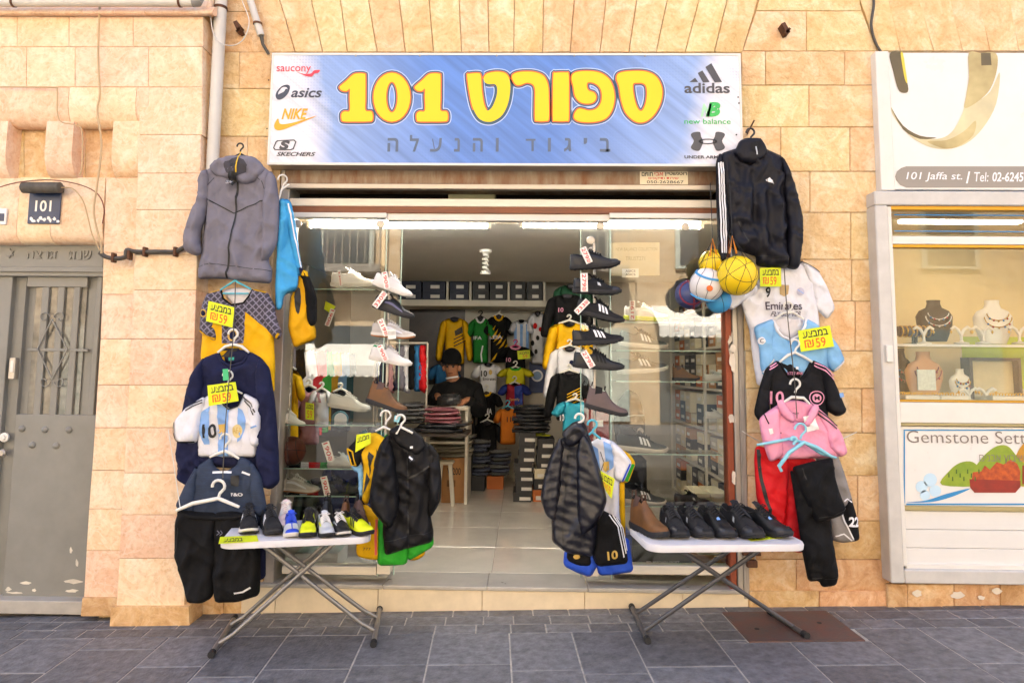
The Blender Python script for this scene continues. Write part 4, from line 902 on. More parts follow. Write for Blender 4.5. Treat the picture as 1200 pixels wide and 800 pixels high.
# ================================================================== the big shop sign
SY = -.10
def sign_mat():
    m = bpy.data.materials.new('printed_sign_sheet'); m.use_nodes = True; n = m.node_tree; b = n.nodes['Principled BSDF']; L = n.links.new
    tc = n.nodes.new('ShaderNodeTexCoord'); sx = n.nodes.new('ShaderNodeSeparateXYZ'); L(tc.outputs['Object'], sx.inputs[0])
    nz = n.nodes.new('ShaderNodeTexNoise'); nz.inputs['Scale'].default_value = 2.2; nz.inputs['Detail'].default_value = 4; L(tc.outputs['Object'], nz.inputs['Vector'])
    ab = n.nodes.new('ShaderNodeMath'); ab.operation = 'ABSOLUTE'; L(sx.outputs[0], ab.inputs[0])
    s1 = n.nodes.new('ShaderNodeMath'); s1.operation = 'MULTIPLY_ADD'; s1.inputs[1].default_value = -.25; L(sx.outputs[2], s1.inputs[0]); L(ab.outputs[0], s1.inputs[2])
    s2 = n.nodes.new('ShaderNodeMath'); s2.operation = 'MULTIPLY_ADD'; s2.inputs[1].default_value = .3; L(nz.outputs['Fac'], s2.inputs[0]); L(s1.outputs[0], s2.inputs[2])
    r = n.nodes.new('ShaderNodeValToRGB'); e = r.color_ramp.elements; e[0].position = .35; e[0].color = (*srgb('#5680c8'), 1); e[1].position = 1.0; e[1].color = (*srgb('#dcdce4'), 1); x = e.new(.88); x.color = (*srgb('#8aa6d8'), 1)
    mr = n.nodes.new('ShaderNodeMapRange'); mr.inputs[1].default_value = 0; mr.inputs[2].default_value = 1.40; L(s2.outputs[0], mr.inputs[0]); L(mr.outputs[0], r.inputs[0])
    # diagonal streaks and a dot screen, part of the print
    mp = n.nodes.new('ShaderNodeMapping'); mp.inputs['Scale'].default_value = (1.0, 1, 22); m0 = n.nodes.new('ShaderNodeMapping'); m0.inputs['Rotation'].default_value = (0, rad(-40), 0); L(tc.outputs['Object'], m0.inputs['Vector']); L(m0.outputs[0], mp.inputs['Vector'])
    n2 = n.nodes.new('ShaderNodeTexNoise'); n2.inputs['Scale'].default_value = 1.0; n2.inputs['Detail'].default_value = 3; L(mp.outputs[0], n2.inputs['Vector'])
    vo = n.nodes.new('ShaderNodeTexVoronoi'); vo.inputs['Scale'].default_value = 55; vo.inputs['Randomness'].default_value = 0; L(tc.outputs['Object'], vo.inputs['Vector'])
    lt = n.nodes.new('ShaderNodeMath'); lt.operation = 'LESS_THAN'; lt.inputs[1].default_value = .28; L(vo.outputs['Distance'], lt.inputs[0])
    dm = n.nodes.new('ShaderNodeMath'); dm.operation = 'MULTIPLY'; L(lt.outputs[0], dm.inputs[0]); nm = n.nodes.new('ShaderNodeMapRange'); nm.inputs[1].default_value = .5; nm.inputs[2].default_value = .7; nm.inputs[4].default_value = .22; L(nz.outputs['Fac'], nm.inputs[0]); L(nm.outputs[0], dm.inputs[1])
    m1 = n.nodes.new('ShaderNodeMix'); m1.data_type = 'RGBA'; L(dm.outputs[0], m1.inputs[0]); L(r.outputs[0], m1.inputs[6]); m1.inputs[7].default_value = (*srgb('#4a74c0'), 1)
    hs = n.nodes.new('ShaderNodeHueSaturation'); mv = n.nodes.new('ShaderNodeMapRange'); mv.inputs[1].default_value = .3; mv.inputs[2].default_value = .7; mv.inputs[3].default_value = .80; mv.inputs[4].default_value = 1.14; L(n2.outputs['Fac'], mv.inputs[0]); L(mv.outputs[0], hs.inputs['Value']); L(m1.outputs[2], hs.inputs['Color'])
    L(hs.outputs[0], b.inputs['Base Color']); b.inputs['Roughness'].default_value = .42; return m
sgn = thing('shop_sign', 'wide blue shop sign with big yellow letters and sport logos at both ends', 'sign', P(590, 193, SY))
a, b = P(313.5, 193.5, SY), P(867.5, 63.2, SY)
MB().box((a.x, SY, a.z), (b.x, .0, b.z), .003).build('box', M_alu, sgn)
pnl = MB().box((a.x+.012-(a.x+b.x)/2, 0, a.z+.012-(a.z+b.z)/2), (b.x-.012-(a.x+b.x)/2, .004, b.z-.012-(a.z+b.z)/2)).build('panel', sign_mat(), sgn, 0, world=False)
pnl.location = Vector(((a.x+b.x)/2, SY-.004, (a.z+b.z)/2)) - Vector(sgn.location)
MB().box((a.x, SY-.008, b.z-.014), (b.x, SY, b.z-.0005)).build('rim', M_white, sgn, 0); MB().box((a.x, SY-.008, a.z+.0005), (b.x, SY, a.z+.014)).build('rim', M_white, sgn, 0)
MB().box((a.x, SY-.0082, a.z+.0145), (a.x+.012, SY, b.z-.0145)).build('rim', M_white, sgn, 0); MB().box((b.x-.012, SY-.0082, a.z+.0145), (b.x, SY, b.z-.0145)).build('rim', M_white, sgn, 0)
SP = SY - .0045
def smooth_closed(pts, n=5):
    p = [np.array(q, float) for q in pts]; o = []
    for i in range(len(p)):
        p0, p1, p2, p3 = p[i-1], p[i], p[(i+1) % len(p)], p[(i+2) % len(p)]
        for k in range(n):
            t = k/n; o.append(.5*((2*p1)+(p2-p0)*t+(2*p0-5*p1+4*p2-p3)*t*t+(3*p1-p0-3*p2+p3)*t**3))
    return o
Y_SIGN = mat('sign_yellow', '#e6c800', .4); O_SIGN = mat('sign_orange_edge', '#e0661e', .4); N_SIGN = mat('sign_slate_edge', '#2f5470', .4); HALO = mat('sign_pale_halo', '#b9caec', .4); SLATE = mat('sign_slate_text', '#54657e', .45)
def glyph(polys, name='letter'):
    W2 = [[(P(x, y, SP).x, P(x, y, SP).z) for x, y in p] for p in polys]
    root = None
    for nm, off, m, d in (('halo', .022, HALO, 0), ('edge', .0165, N_SIGN, .0008), ('edge', .0075, O_SIGN, .0016), (name, 0, Y_SIGN, .0024)):
        W3 = []
        for k, p in enumerate(W2):
            p = resample(p, .006); o = np.array(grow(p, off if k == 0 else -off)); W3.append(o if off == 0 else o[seg_dist(o, p) > off*.93])
        v, f = outline_mesh([q for q in W3 if len(q) > 8], 0); mb = MB(); mb.v = [Vector((x, SP - d, z)) for x, z in v]; mb.f = f; mb.build(nm, m, pnl, 0)
A = lambda pts: [(300 + x/4, 40 + y/4) for x, y in pts]; B = lambda pts: [(580 + x/4, 40 + y/4) for x, y in pts]
one = [(395, 246), (425, 220), (455, 192), (480, 186), (508, 188), (513, 200), (513, 300), (513, 358), (540, 364), (547, 380), (545, 405), (530, 410), (470, 411), (412, 410), (402, 400), (402, 375), (415, 364), (440, 360), (440, 300), (440, 258), (425, 268), (405, 266), (394, 256)]
def ell(cx, cy, rx, ry, n=28): return [(cx+rx*math.cos(t)*(1 if abs(math.cos(t)) < 9 else 1), cy+ry*math.sin(t)) for t in np.linspace(0, 2*math.pi, n+1)[:-1]]
glyph([smooth_closed(A(one), 4)]); glyph([A(ell(637, 297, 86, 114)), A(ell(637, 297, 27, 72))[::-1]]); glyph([smooth_closed(A([(x+352, y) for x, y in one]), 4)])
glyph([smooth_closed(A([(990, 196), (1000, 188), (1040, 185), (1054, 196), (1058, 260), (1068, 325), (1080, 355), (1092, 358), (1110, 338), (1128, 290), (1130, 252), (1118, 236), (1090, 236), (1072, 226), (1068, 205), (1085, 186), (1130, 178), (1170, 186), (1188, 215), (1192, 260), (1182, 325), (1155, 380), (1115, 408), (1080, 412), (1045, 396), (1018, 350), (1002, 285)]), 4)])
glyph([smooth_closed(B([(80, 204), (92, 186), (130, 178), (185, 180), (228, 198), (248, 240), (252, 310), (252, 396), (240, 408), (198, 408), (188, 398), (188, 320), (188, 262), (178, 238), (150, 229), (118, 240), (96, 236)]), 4)])
glyph([smooth_closed(B([(274, 192), (284, 183), (334, 182), (345, 192), (346, 300), (345, 398), (335, 408), (282, 408), (272, 398), (272, 300)]), 4)])
glyph([smooth_closed(B([(359, 206), (376, 182), (430, 175), (495, 184), (540, 220), (559, 280), (553, 345), (522, 394), (470, 412), (405, 412), (374, 398), (373, 375), (390, 352), (412, 353), (440, 360), (474, 352), (497, 322), (501, 282), (490, 250), (462, 230), (434, 229), (431, 252), (442, 268), (464, 276), (474, 296), (464, 318), (436, 327), (400, 320), (376, 292), (368, 248)]), 4)])
glyph([smooth_closed(B([(570, 208), (584, 184), (640, 175), (710, 178), (758, 204), (782, 256), (778, 315), (752, 370), (718, 404), (685, 415), (650, 406), (612, 368), (592, 310), (582, 248)]), 4), smooth_closed(B([(646, 238), (668, 230), (694, 232), (710, 250), (712, 296), (702, 340), (686, 362), (668, 348), (652, 300)]), 4)[::-1]])
def sl(ch, x0, x1, y0=162, y1=178, m=SLATE, bold=.02, nm='letter', shear=0.0): letters(pnl, nm, ch, (x0, y0, x1, y1), SP, m, .0022, bold, shear=shear)
for ch, x0, x1 in (('ה', 454, 467), ('ל', 480, 491), ('ע', 504, 518), ('נ', 532, 539), ('ה', 554, 566), ('ו', 581, 584.5), ('ו', 642, 645.5), ('ג', 661, 669.5), ('י', 684, 688), ('ב', 703, 715)):
    sl(ch, x0, x1, 158.5 if ch == 'ל' else 162, 169 if ch == 'י' else 178)
def shape(polys, m, nm='logo', d=.0022):
    W2 = [[(P(x, y, SP).x, P(x, y, SP).z) for x, y in p] for p in polys]; v, f = outline_mesh(W2, 0); mb = MB(); mb.v = [Vector((x, SP-d, z)) for x, z in v]; mb.f = f; mb.build(nm, m, pnl, 0)
shape([B([(145, 492), (190, 492), (190, 501), (182, 501), (182, 550), (171, 550), (171, 501), (145, 501)])], SLATE, 'letter'); C_RED = mat('logo_red', '#d43a4c', .45); C_NAVY = mat('logo_navy', '#3b4152', .45); C_OR = mat('logo_orange', '#efa31c', .45); C_CH = mat('logo_charcoal', '#45464c', .45); C_GR = mat('logo_green', '#35b455', .45); C_GR2 = mat('logo_pale_green', '#a8dcb4', .45)
sl('saucony', 324, 364.5, 78, 87, C_RED, .004, 'logo_text'); shape([smooth_closed(A([(190, 178), (225, 188), (258, 186), (272, 172), (300, 170), (290, 184), (276, 186), (262, 200), (238, 199), (215, 190)]), 3)], C_RED)
sl('asics', 341, 377.5, 103.5, 114.5, C_NAVY, .02, 'logo_text', .25)
shape([smooth_closed(A([(92, 290), (100, 268), (122, 245), (148, 238), (160, 250), (150, 280), (125, 304), (102, 308)]), 3), smooth_closed(A([(112, 292), (104, 278), (122, 252), (142, 250), (148, 262), (138, 282), (122, 294)]), 3)[::-1]], C_NAVY); shape([smooth_closed(A([(105, 285), (130, 272), (140, 258), (148, 262), (138, 282), (118, 296)]), 3)], C_NAVY)
sl('NIKE', 330, 361, 127.5, 140, C_OR, .03, 'logo_text', .3); shape([smooth_closed(A([(104, 396), (86, 425), (92, 448), (122, 450), (180, 428), (286, 384), (190, 412), (140, 422), (112, 420)]), 4)], C_OR)
shape([A([(100, 498), (180, 495), (190, 505), (178, 540), (165, 545), (88, 545), (80, 535), (92, 505)]), A([(104, 503), (178, 500), (184, 507), (173, 536), (162, 540), (92, 540), (86, 533), (97, 508)])[::-1]], C_CH); sl('S', 327, 340, 165, 175.5, C_CH, .06, 'logo_text', .2); sl('SKECHERS', 324, 370, 178.5, 183, C_CH, .03, 'logo_text', .3)
shape([B([(912, 226), (938, 206), (952, 226)])], C_CH); shape([B([(950, 184), (972, 172), (1006, 226), (975, 228)])], C_CH); shape([B([(986, 156), (1014, 138), (1064, 226), (1030, 228)])], C_CH); sl('adidas', 802, 855, 97.5, 109.5, C_CH, .02, 'logo_text')
sl('N', 821, 834, 122, 137, C_GR2, .05, 'logo_text', .3); sl('B', 827, 844, 120, 137, C_GR, .06, 'logo_text', .25); sl('new balance', 802, 856, 139.5, 145.5, C_GR, .004, 'logo_text')
for s in (-1, 1):
    M_ = lambda pts: B([(998 + s*(x-998), y) for x, y in pts])
    shape([smooth_closed(M_([(1036, 460), (1066, 462), (1078, 474), (1064, 502), (1078, 530), (1066, 544), (1040, 548), (1028, 528), (1020, 504), (1030, 482)]), 3)], C_CH)
shape([B(ell(998, 504, 42, 13)), B(ell(998, 504, 36, 8))[::-1]], C_CH); sl('UNDER ARMOUR', 802, 857, 182.5, 186, C_CH, .03, 'logo_text')
for px in (417, 492, 582, 673, 756): MB().lathe([(.006, 0), (.005, .003)], P(px, 65.5, SY-.008), 8, 'y').build('screw', M_alu, sgn)
for px, py in ((865, 114), (866, 121), (863, 158), (315, 94), (313, 151)): MB().lathe([(.005, 0), (.004, .002)], P(px, py, SY-.0075), 8, 'y').build('screw', M_dark, sgn)
stk = thing('phone_sticker', 'cream sticker with a phone number on the rusty shutter box', 'sticker', P(778, 216, -.003))
MB().box((P(750, 216, -.003).x, -.003, P(750, 216, -.003).z), (P(806, 201, -.003).x, -.0005, P(806, 201.3, -.003).z)).build('sheet', mat('cream_sticker', '#e2d8bf', .6), stk, 0)
letters(stk, 'lettering', heb('רוטנשטיין'), (779, 202, 805, 206.5), -.003, INK, .0012, .02); letters(stk, 'lettering', heb('חותם'), (752, 202, 765, 206.5), -.003, INK, .0012, .02); letters(stk, 'lettering', heb('אבי'), (767, 202, 777, 206), -.003, REDI, .0012, .01)
letters(stk, 'lettering', heb('שירות ותיקונים'), (760, 208, 795, 211), -.003, REDI, .0012, .01); letters(stk, 'lettering', '050-2628667', (758, 211.8, 801, 215), -.003, INK, .0012, .005)
# ================================================================== clothes hung outside
def cv(ox, oy, s): return lambda pts: [(ox + x/s, oy + y/s) for x, y in pts]
MSH = mat('zip_black', '#141416', .5); LINING = fabric('grey_lining', '#46444a'); WLN = fabric('white_lining', '#cfccd0')
# ---- left column
c1 = cv(200, 160, 4); pl = Plane(278, 250, -.235)
g = Cloth('hoodie', 'grey zip hoodie with black seams hanging beside the sign', 'hoodie', pl)
b_ = g.piece('body', c1([(240, 125), (165, 160), (163, 290), (160, 400), (145, 560), (131, 612), (130, 668), (200, 664), (270, 668), (370, 680), (470, 688), (476, 625), (458, 590), (474, 400), (484, 300), (476, 175), (430, 140), (395, 115), (330, 150), (270, 115)]), GY, .035, .08, fold=.008, seed=3, creases=((c1([(170, 300), (165, 560)]), -.012, .015), (c1([(440, 330), (430, 590)]), -.012, .015), (c1([(330, 380), (330, 600)]), .006, .02)))
g.piece('sleeve', c1([(172, 156), (140, 200), (136, 300), (112, 350), (90, 410), (68, 462), (72, 530), (100, 548), (135, 558), (150, 545), (140, 500), (142, 450), (166, 390), (182, 280), (188, 200)]), GY, .04, .05, h0=.015, fold=.010, seed=8)
g.piece('sleeve', c1([(468, 165), (494, 200), (508, 300), (508, 400), (500, 500), (470, 560), (437, 592), (432, 575), (440, 520), (440, 420), (442, 320), (450, 220)]), GY, .04, .05, h0=.015, fold=.010, seed=9)
hd = g.piece('hood', c1([(185, 152), (225, 112), (275, 96), (340, 92), (395, 100), (430, 130), (448, 165), (420, 205), (360, 238), (310, 215), (260, 205), (215, 190)]), GY, .05, .05, h0=.015, fold=.010, seed=4)
g.decal(hd, 'hood_lining', c1([(275, 130), (335, 112), (365, 125), (380, 150), (372, 180), (330, 200), (285, 185), (270, 155)]), LINING, .003)
g.decal(hd, 'neck_label', c1([(300, 142), (328, 140), (330, 154), (302, 156)]), INK, .006); g.decal(hd, 'hang_tag', c1([(298, 178), (338, 188), (318, 248), (280, 228)]), INK, .012); g.text(hd, 'tag_print', 'TECH', [200+286/4, 160+220/4, 200+312/4, 160+240/4], WP, .016)
g.line(b_, 'zip', c1([(325, 205), (312, 350), (288, 530), (270, 666)]), 2.2, MSH, .004); g.line(b_, 'seam', c1([(165, 291), (230, 325), (300, 362), (370, 335), (446, 308)]), 1.4, MSH, .003); g.line(b_, 'seam', c1([(135, 612), (200, 600), (280, 608), (380, 622), (474, 632)]), .7, MSH); g.line(b_, 'seam', c1([(172, 290), (180, 240), (215, 200)]), .7, MSH); g.line(b_, 'seam', c1([(452, 260), (440, 220), (415, 200)]), .7, MSH)
g.line(hd, 'drawstring', c1([(345, 85), (340, 140), (332, 188)]), 1.3, mat('yellow_cord', '#d6b21c', .6), .012)
hanger('black hanger carrying the grey zip hoodie', pl, (284, 170), [(266, 192), (284, 182), (302, 192)], H_K, 10, dep=.03)
pl = Plane(335, 300, -.20, 35); g = Cloth('track_jacket', 'light blue track top seen edge on beside the grey hoodie', 'track top', pl); SKB = fabric('bright_sky_blue', '#3f9ad0', .6)
b_ = g.piece('body', [(327, 234), (333, 233), (339, 238), (344, 260), (347, 290), (350, 318), (348, 340), (333, 345), (330, 362), (324, 363), (323, 335), (325, 295), (323.5, 265), (327, 252)], SKB, .03, .03, fold=.012, seed=2)
s_ = g.piece('sleeve', [(333, 234), (339, 238), (344, 262), (349, 300), (353, 321), (348, 323), (343, 300), (338, 270)], SKB, .03, .025, h0=.02, fold=.006)
g.line(s_, 'stripe', [(335.5, 240), (341, 268), (347, 300), (350, 315)], 1.6, WP, .003); g.decal(s_, 'cuff', [(347, 315), (352, 313), (353, 321), (348.5, 322.5)], NV, .003)
hanger('white hanger of the light blue track top', pl, (331, 205), [(326, 236), (330, 222), (339, 216)], H_W, 15)
M_tig = mat('tiger_print', '#e0a80c', .7, var=.5, vscale=14, col2='#141414', stretch=(3, 1, 1)); YLB = fabric('amber_sweat', '#d8a20a', .75)
pl = Plane(352, 362, -.14, 20); g = Cloth('sweatshirt', 'yellow and black sweatshirt hanging sideways against the left window pane', 'sweatshirt', pl)
b_ = g.piece('body', [(341, 350), (346, 336), (350, 322), (360, 322), (362, 345), (361, 372), (370, 385), (370, 397), (345, 407), (338, 384)], YLB, .03, .03, fold=.008); g.decal(b_, 'print', [(344, 344), (351, 335), (353, 352), (350, 370), (346, 364)], INK, .003, sm=1)
s_ = g.piece('sleeve', [(351, 316), (358, 318), (366, 336), (370, 350), (370, 378), (362, 384), (360, 366), (358, 340)], BK, .03, .03, h0=.02, fold=.008); g.decal(s_, 'band', [(352, 317), (360, 319), (361, 325), (353, 324)], YL, .003)
# patterned yellow jersey
c2 = cv(200, 320, 4); M_geo = mat('geometric_print', '#4a4654', .7, var=.01)
def geo_mat():
    m = bpy.data.materials.new('diamond_lattice_print'); m.use_nodes = True; n = m.node_tree; b = n.nodes['Principled BSDF']; L = n.links.new; tc = n.nodes.new('ShaderNodeTexCoord'); s = None
    for r in (45, -45):
        mp = n.nodes.new('ShaderNodeMapping'); mp.inputs['Rotation'].default_value = (0, rad(r), 0); L(tc.outputs['Object'], mp.inputs['Vector']); w_ = n.nodes.new('ShaderNodeTexWave'); w_.inputs['Scale'].default_value = 11; w_.inputs['Distortion'].default_value = 0; w_.bands_direction = 'X'; L(mp.outputs[0], w_.inputs['Vector'])
        gt = n.nodes.new('ShaderNodeMath'); gt.operation = 'GREATER_THAN'; gt.inputs[1].default_value = .86; L(w_.outputs['Fac'], gt.inputs[0])
        if s is None: s = gt.outputs[0]
        else: mx = n.nodes.new('ShaderNodeMath'); mx.operation = 'MAXIMUM'; L(s, mx.inputs[0]); L(gt.outputs[0], mx.inputs[1]); s = mx.outputs[0]
    x = n.nodes.new('ShaderNodeMix'); x.data_type = 'RGBA'; x.inputs[6].default_value = (*srgb('#38343f'), 1); x.inputs[7].default_value = (*srgb('#777284'), 1); L(s, x.inputs[0]); L(x.outputs[2], b.inputs['Base Color']); b.inputs['Roughness'].default_value = .75; return m
GEO = geo_mat(); pl = Plane(280, 380, -.225)
g = Cloth('jersey', 'yellow football jersey with dark diamond patterned shoulders under the grey hoodie', 'jersey', pl)
b_ = g.piece('body', c2([(240, 76), (180, 92), (172, 200), (150, 280), (142, 380), (145, 450), (300, 480), (485, 560), (488, 420), (480, 280), (470, 200), (455, 90), (385, 75), (345, 142), (290, 152), (250, 120)]), YL, .03, .07, fold=.006, seed=5)
g.decal(b_, 'yoke', c2([(236, 82), (185, 96), (172, 200), (250, 245), (253, 330), (348, 330), (355, 182), (462, 268), (470, 200), (452, 95), (388, 80), (346, 145), (290, 155), (248, 124)]), GEO)
s1 = g.piece('sleeve', c2([(182, 92), (155, 150), (143, 272), (180, 300), (220, 318), (224, 295), (205, 220), (195, 130)]), GEO, .03, .04, h0=.012, fold=.006); g.line(s1, 'cuff', c2([(146, 270), (182, 296), (219, 310)]), 2, YL, .004); g.disc(s1, 'badge', 200+168/4, 320+190/4, 4.6, 4.6, GOLD, .003); g.disc(s1, 'badge', 200+168/4, 320+190/4, 3.2, 3.2, NV, .0045)
s2 = g.piece('sleeve', c2([(452, 90), (485, 150), (500, 230), (522, 280), (505, 312), (458, 262), (440, 200), (440, 130)]), GEO, .03, .04, h0=.012, fold=.006); g.line(s2, 'cuff', c2([(517, 284), (502, 306)]), 2, YL, .004)
g.piece('inner_back', c2([(236, 80), (310, 66), (385, 76), (350, 150), (290, 155)]), WLN, .01, .03, h0=-.02, fold=.003); g.ring(b_, 'collar', c2([(238, 80), (250, 120), (290, 150), (345, 142), (372, 110), (386, 78)]), 2, BK)
g.disc(b_, 'crest', 200+298/4, 320+292/4, 5.5, 7, GOLD, .004); g.disc(b_, 'crest_centre', 200+298/4, 320+292/4, 3.6, 5, NV, .006); g.text(b_, 'print', 'Z', (262, 408, 284, 418), INK, .004, .08)
hanger('turquoise hanger inside the diamond patterned yellow jersey', pl, (277, 323), [(259, 340), (276, 329), (295, 339)], H_T, 8, dep=.01, bar=[(262, 344), (292, 344)])
sale_card('sale card pinned on the diamond patterned yellow jersey', pl, c2([(200, 135), (320, 165), (310, 258), (188, 228)]), .06)
# navy sweatshirt
pl = Plane(275, 470, -.27); g = Cloth('sweatshirt', 'plain navy crew neck sweatshirt behind the sky blue striped jersey', 'sweatshirt', pl)
b_ = g.piece('body', [(256, 413), (238, 420), (228, 442), (222, 470), (218, 505), (230, 545), (300, 550), (314, 560), (314, 500), (320, 470), (316, 438), (307, 420), (293, 412), (286, 424), (271, 428), (261, 422)], NV, .035, .07, fold=.007)
g.piece('sleeve', [(305, 419), (316, 432), (322, 470), (326, 520), (327.5, 564), (318, 572), (306, 568), (303, 540), (304, 480), (301, 440)], NV, .04, .04, h0=.012, fold=.010); g.piece('sleeve', [(240, 419), (226, 440), (218, 470), (212, 505), (210, 540), (212, 562), (224, 568), (236, 566), (240, 545), (236, 520), (238, 470)], NV, .04, .04, h0=.012, fold=.010)
g.ring(b_, 'collar', [(256, 414), (261, 423), (271, 429), (286, 425), (293, 413)], 2, NV, r=.009); g.piece('inner_back', [(256, 413), (274, 409), (293, 412), (285, 426), (265, 426)], NV, .01, .03, h0=-.02, fold=.002); g.decal(b_, 'neck_label', [(271, 419), (278, 418.5), (278, 422), (271, 422.5)], mat('teal_label', '#2a9a8a', .6), .02)
hanger('white hanger of the navy sweatshirt', pl, (275, 386), [(257, 413), (266, 406), (275, 403.5), (285, 406), (293.5, 413)], H_W, 15, dep=.02, r=.007)
# striped jersey 10
pl = Plane(262, 500, -.31); g = Cloth('jersey', 'white and sky blue striped jersey number 10 with black cuffs in the left column', 'jersey', pl)
b_ = g.piece('body', c2([(245, 562), (160, 580), (128, 690), (128, 760), (130, 860), (395, 860), (412, 760), (412, 640), (395, 600), (345, 565), (320, 622), (275, 638), (245, 612)]), W_, .03, .07, fold=.006)
for q in ([(190, 622), (165, 640), (136, 660), (138, 730), (165, 800), (188, 800)], [(230, 612), (282, 640), (280, 855), (228, 855)], [(322, 628), (345, 640), (364, 690), (345, 770), (322, 790)]): g.decal(b_, 'stripe', c2(q), LBL)
s1 = g.piece('sleeve', c2([(165, 580), (85, 628), (28, 690), (25, 740), (35, 782), (60, 792), (122, 790), (136, 760), (146, 660)]), W_, .035, .04, h0=.012, fold=.007); g.line(s1, 'shoulder_stripe', c2([(160, 592), (110, 612), (80, 628)]), 1.3, INK, .004); g.line(s1, 'shoulder_stripe', c2([(160, 604), (115, 622), (82, 642)]), 1.3, INK, .004); g.line(s1, 'cuff', c2([(30, 695), (27, 740), (38, 780), (58, 789), (125, 788)]), 2, INK, .005)
s2 = g.piece('sleeve', c2([(345, 565), (415, 600), (420, 680), (418, 760), (408, 812), (378, 800), (380, 700), (365, 620)]), W_, .035, .04, h0=.012, fold=.007); g.line(s2, 'shoulder_stripe', c2([(348, 575), (385, 610), (408, 650)]), 1.3, INK, .004); g.line(s2, 'shoulder_stripe', c2([(352, 592), (385, 630), (402, 662)]), 1.3, INK, .004); g.line(s2, 'flash', c2([(388, 722), (415, 712)]), 2, LBL, .004)
g.text(b_, 'number', '10', (240.5, 496, 256, 512.5), INK, .004, .03); g.decal(b_, 'gold_patch', c2([(230, 708), (266, 704), (270, 740), (250, 762), (232, 745)]), GOLD, .004); g.disc(b_, 'crest', 200+322/4, 320+738/4, 5.5, 8, mat('pale_gold', '#d8c48a', .6), .004); g.text(b_, 'crest_print', 'AFA', (276, 500, 285, 507), GOLD, .006)
g.ring(b_, 'collar', c2([(245, 566), (248, 612), (275, 637), (318, 622), (345, 567)]), 2, INK, r=.004); oriented_card('sale_clip', 'small green clip holding the sale card on the sky blue striped jersey', 'clip', pl, c2([(262, 450), (286, 448), (290, 500), (264, 502)]), mat('green_clip', '#3cb878', .5), .05, .004)
sale_card('sale card above the number on the sky blue striped jersey', pl, c2([(195, 525), (325, 508), (340, 596), (202, 620)]), .06); hanger('white hanger of the sky blue striped jersey', pl, (267, 434), [(252, 462), (266, 452), (284, 461)], H_W, 16, dep=.0)
# heather tee, garment behind, black shorts
c3 = cv(190, 500, 2.856); HTH = mat('heather_blue', '#28344a', .85, var=.3, vscale=60, bump=.1, bscale=200, stretch=(.4, 1, 2.5)); pl = Plane(258, 590, -.335)
g = Cloth('training_shirt', 'heather blue training shirt above the black shorts', 'shirt', pl)
b_ = g.piece('body', c3([(165, 102), (120, 130), (90, 190), (70, 250), (75, 330), (330, 330), (342, 270), (325, 170), (300, 118), (262, 98), (250, 130), (205, 155), (172, 130)]), HTH, .03, .06, fold=.006); g.piece('sleeve', c3([(300, 118), (330, 165), (350, 270), (335, 300), (305, 280), (300, 200)]), HTH, .03, .04, h0=.01); g.piece('sleeve', c3([(120, 130), (85, 190), (50, 265), (85, 285), (110, 280), (115, 200)]), HTH, .03, .04, h0=.01)
g.line(b_, 'reflective_bar', c3([(175, 150), (240, 149)]), 2.4, WP, .004); g.line(b_, 'reflective_bar', c3([(274, 148), (300, 158)]), 2.4, WP, .004); g.text(b_, 'print', 'F&O', (273, 576, 287, 580), WP, .004, .03); g.decal(b_, 'hang_tag', c3([(240, 160), (268, 158), (266, 195), (242, 192)]), INK, .012)
hanger('white hanger of the heather blue training shirt', pl, (265, 508), [(247, 535), (256, 531), (265, 528), (272, 531), (281, 537)], H_W, 16, dep=.01, r=.007)
pl = Plane(300, 620, -.30); g = Cloth('sport_pants', 'dark blue garment half hidden behind the black shorts', 'pants', pl); g.piece('body', [(240, 575), (306, 562), (311, 620), (311, 676), (300, 681), (296, 640), (250, 620)], NV, .02, .05, fold=.006)
pl = Plane(256, 640, -.37); g = Cloth('shorts', 'black running shorts with a white reflective bar hanging lowest on the left', 'shorts', pl)
b_ = g.piece('leg', c3([(60, 278), (46, 320), (45, 430), (68, 510), (92, 584), (130, 587), (165, 568), (172, 540), (172, 480), (178, 420), (178, 290), (120, 288)]), BK, .04, .06, fold=.010, seed=21); b2 = g.piece('leg', c3([(178, 290), (176, 420), (170, 500), (180, 584), (250, 582), (322, 560), (326, 500), (325, 420), (305, 340), (278, 295), (240, 285)]), BK, .04, .06, fold=.010, seed=22)
g.piece('waistband', c3([(60, 276), (120, 290), (200, 292), (278, 288), (280, 304), (200, 310), (110, 306), (56, 294)]), BK, .035, .02, h0=.02, fold=.006, freq=40); g.line(b2, 'reflective_bar', c3([(254, 546), (285, 540), (312, 524)]), 2.2, WP, .004); g.line(b_, 'pocket_zip', c3([(65, 330), (56, 410)]), .9, GLS, .004); g.text(b2, 'logo', '>>', (258, 619, 265, 625), GY, .004)
hanger('white hanger of the black running shorts', pl, (260, 561), [(211, 596), (230, 588), (260, 582), (284, 592)], H_W, 20, dep=.04, r=.009)
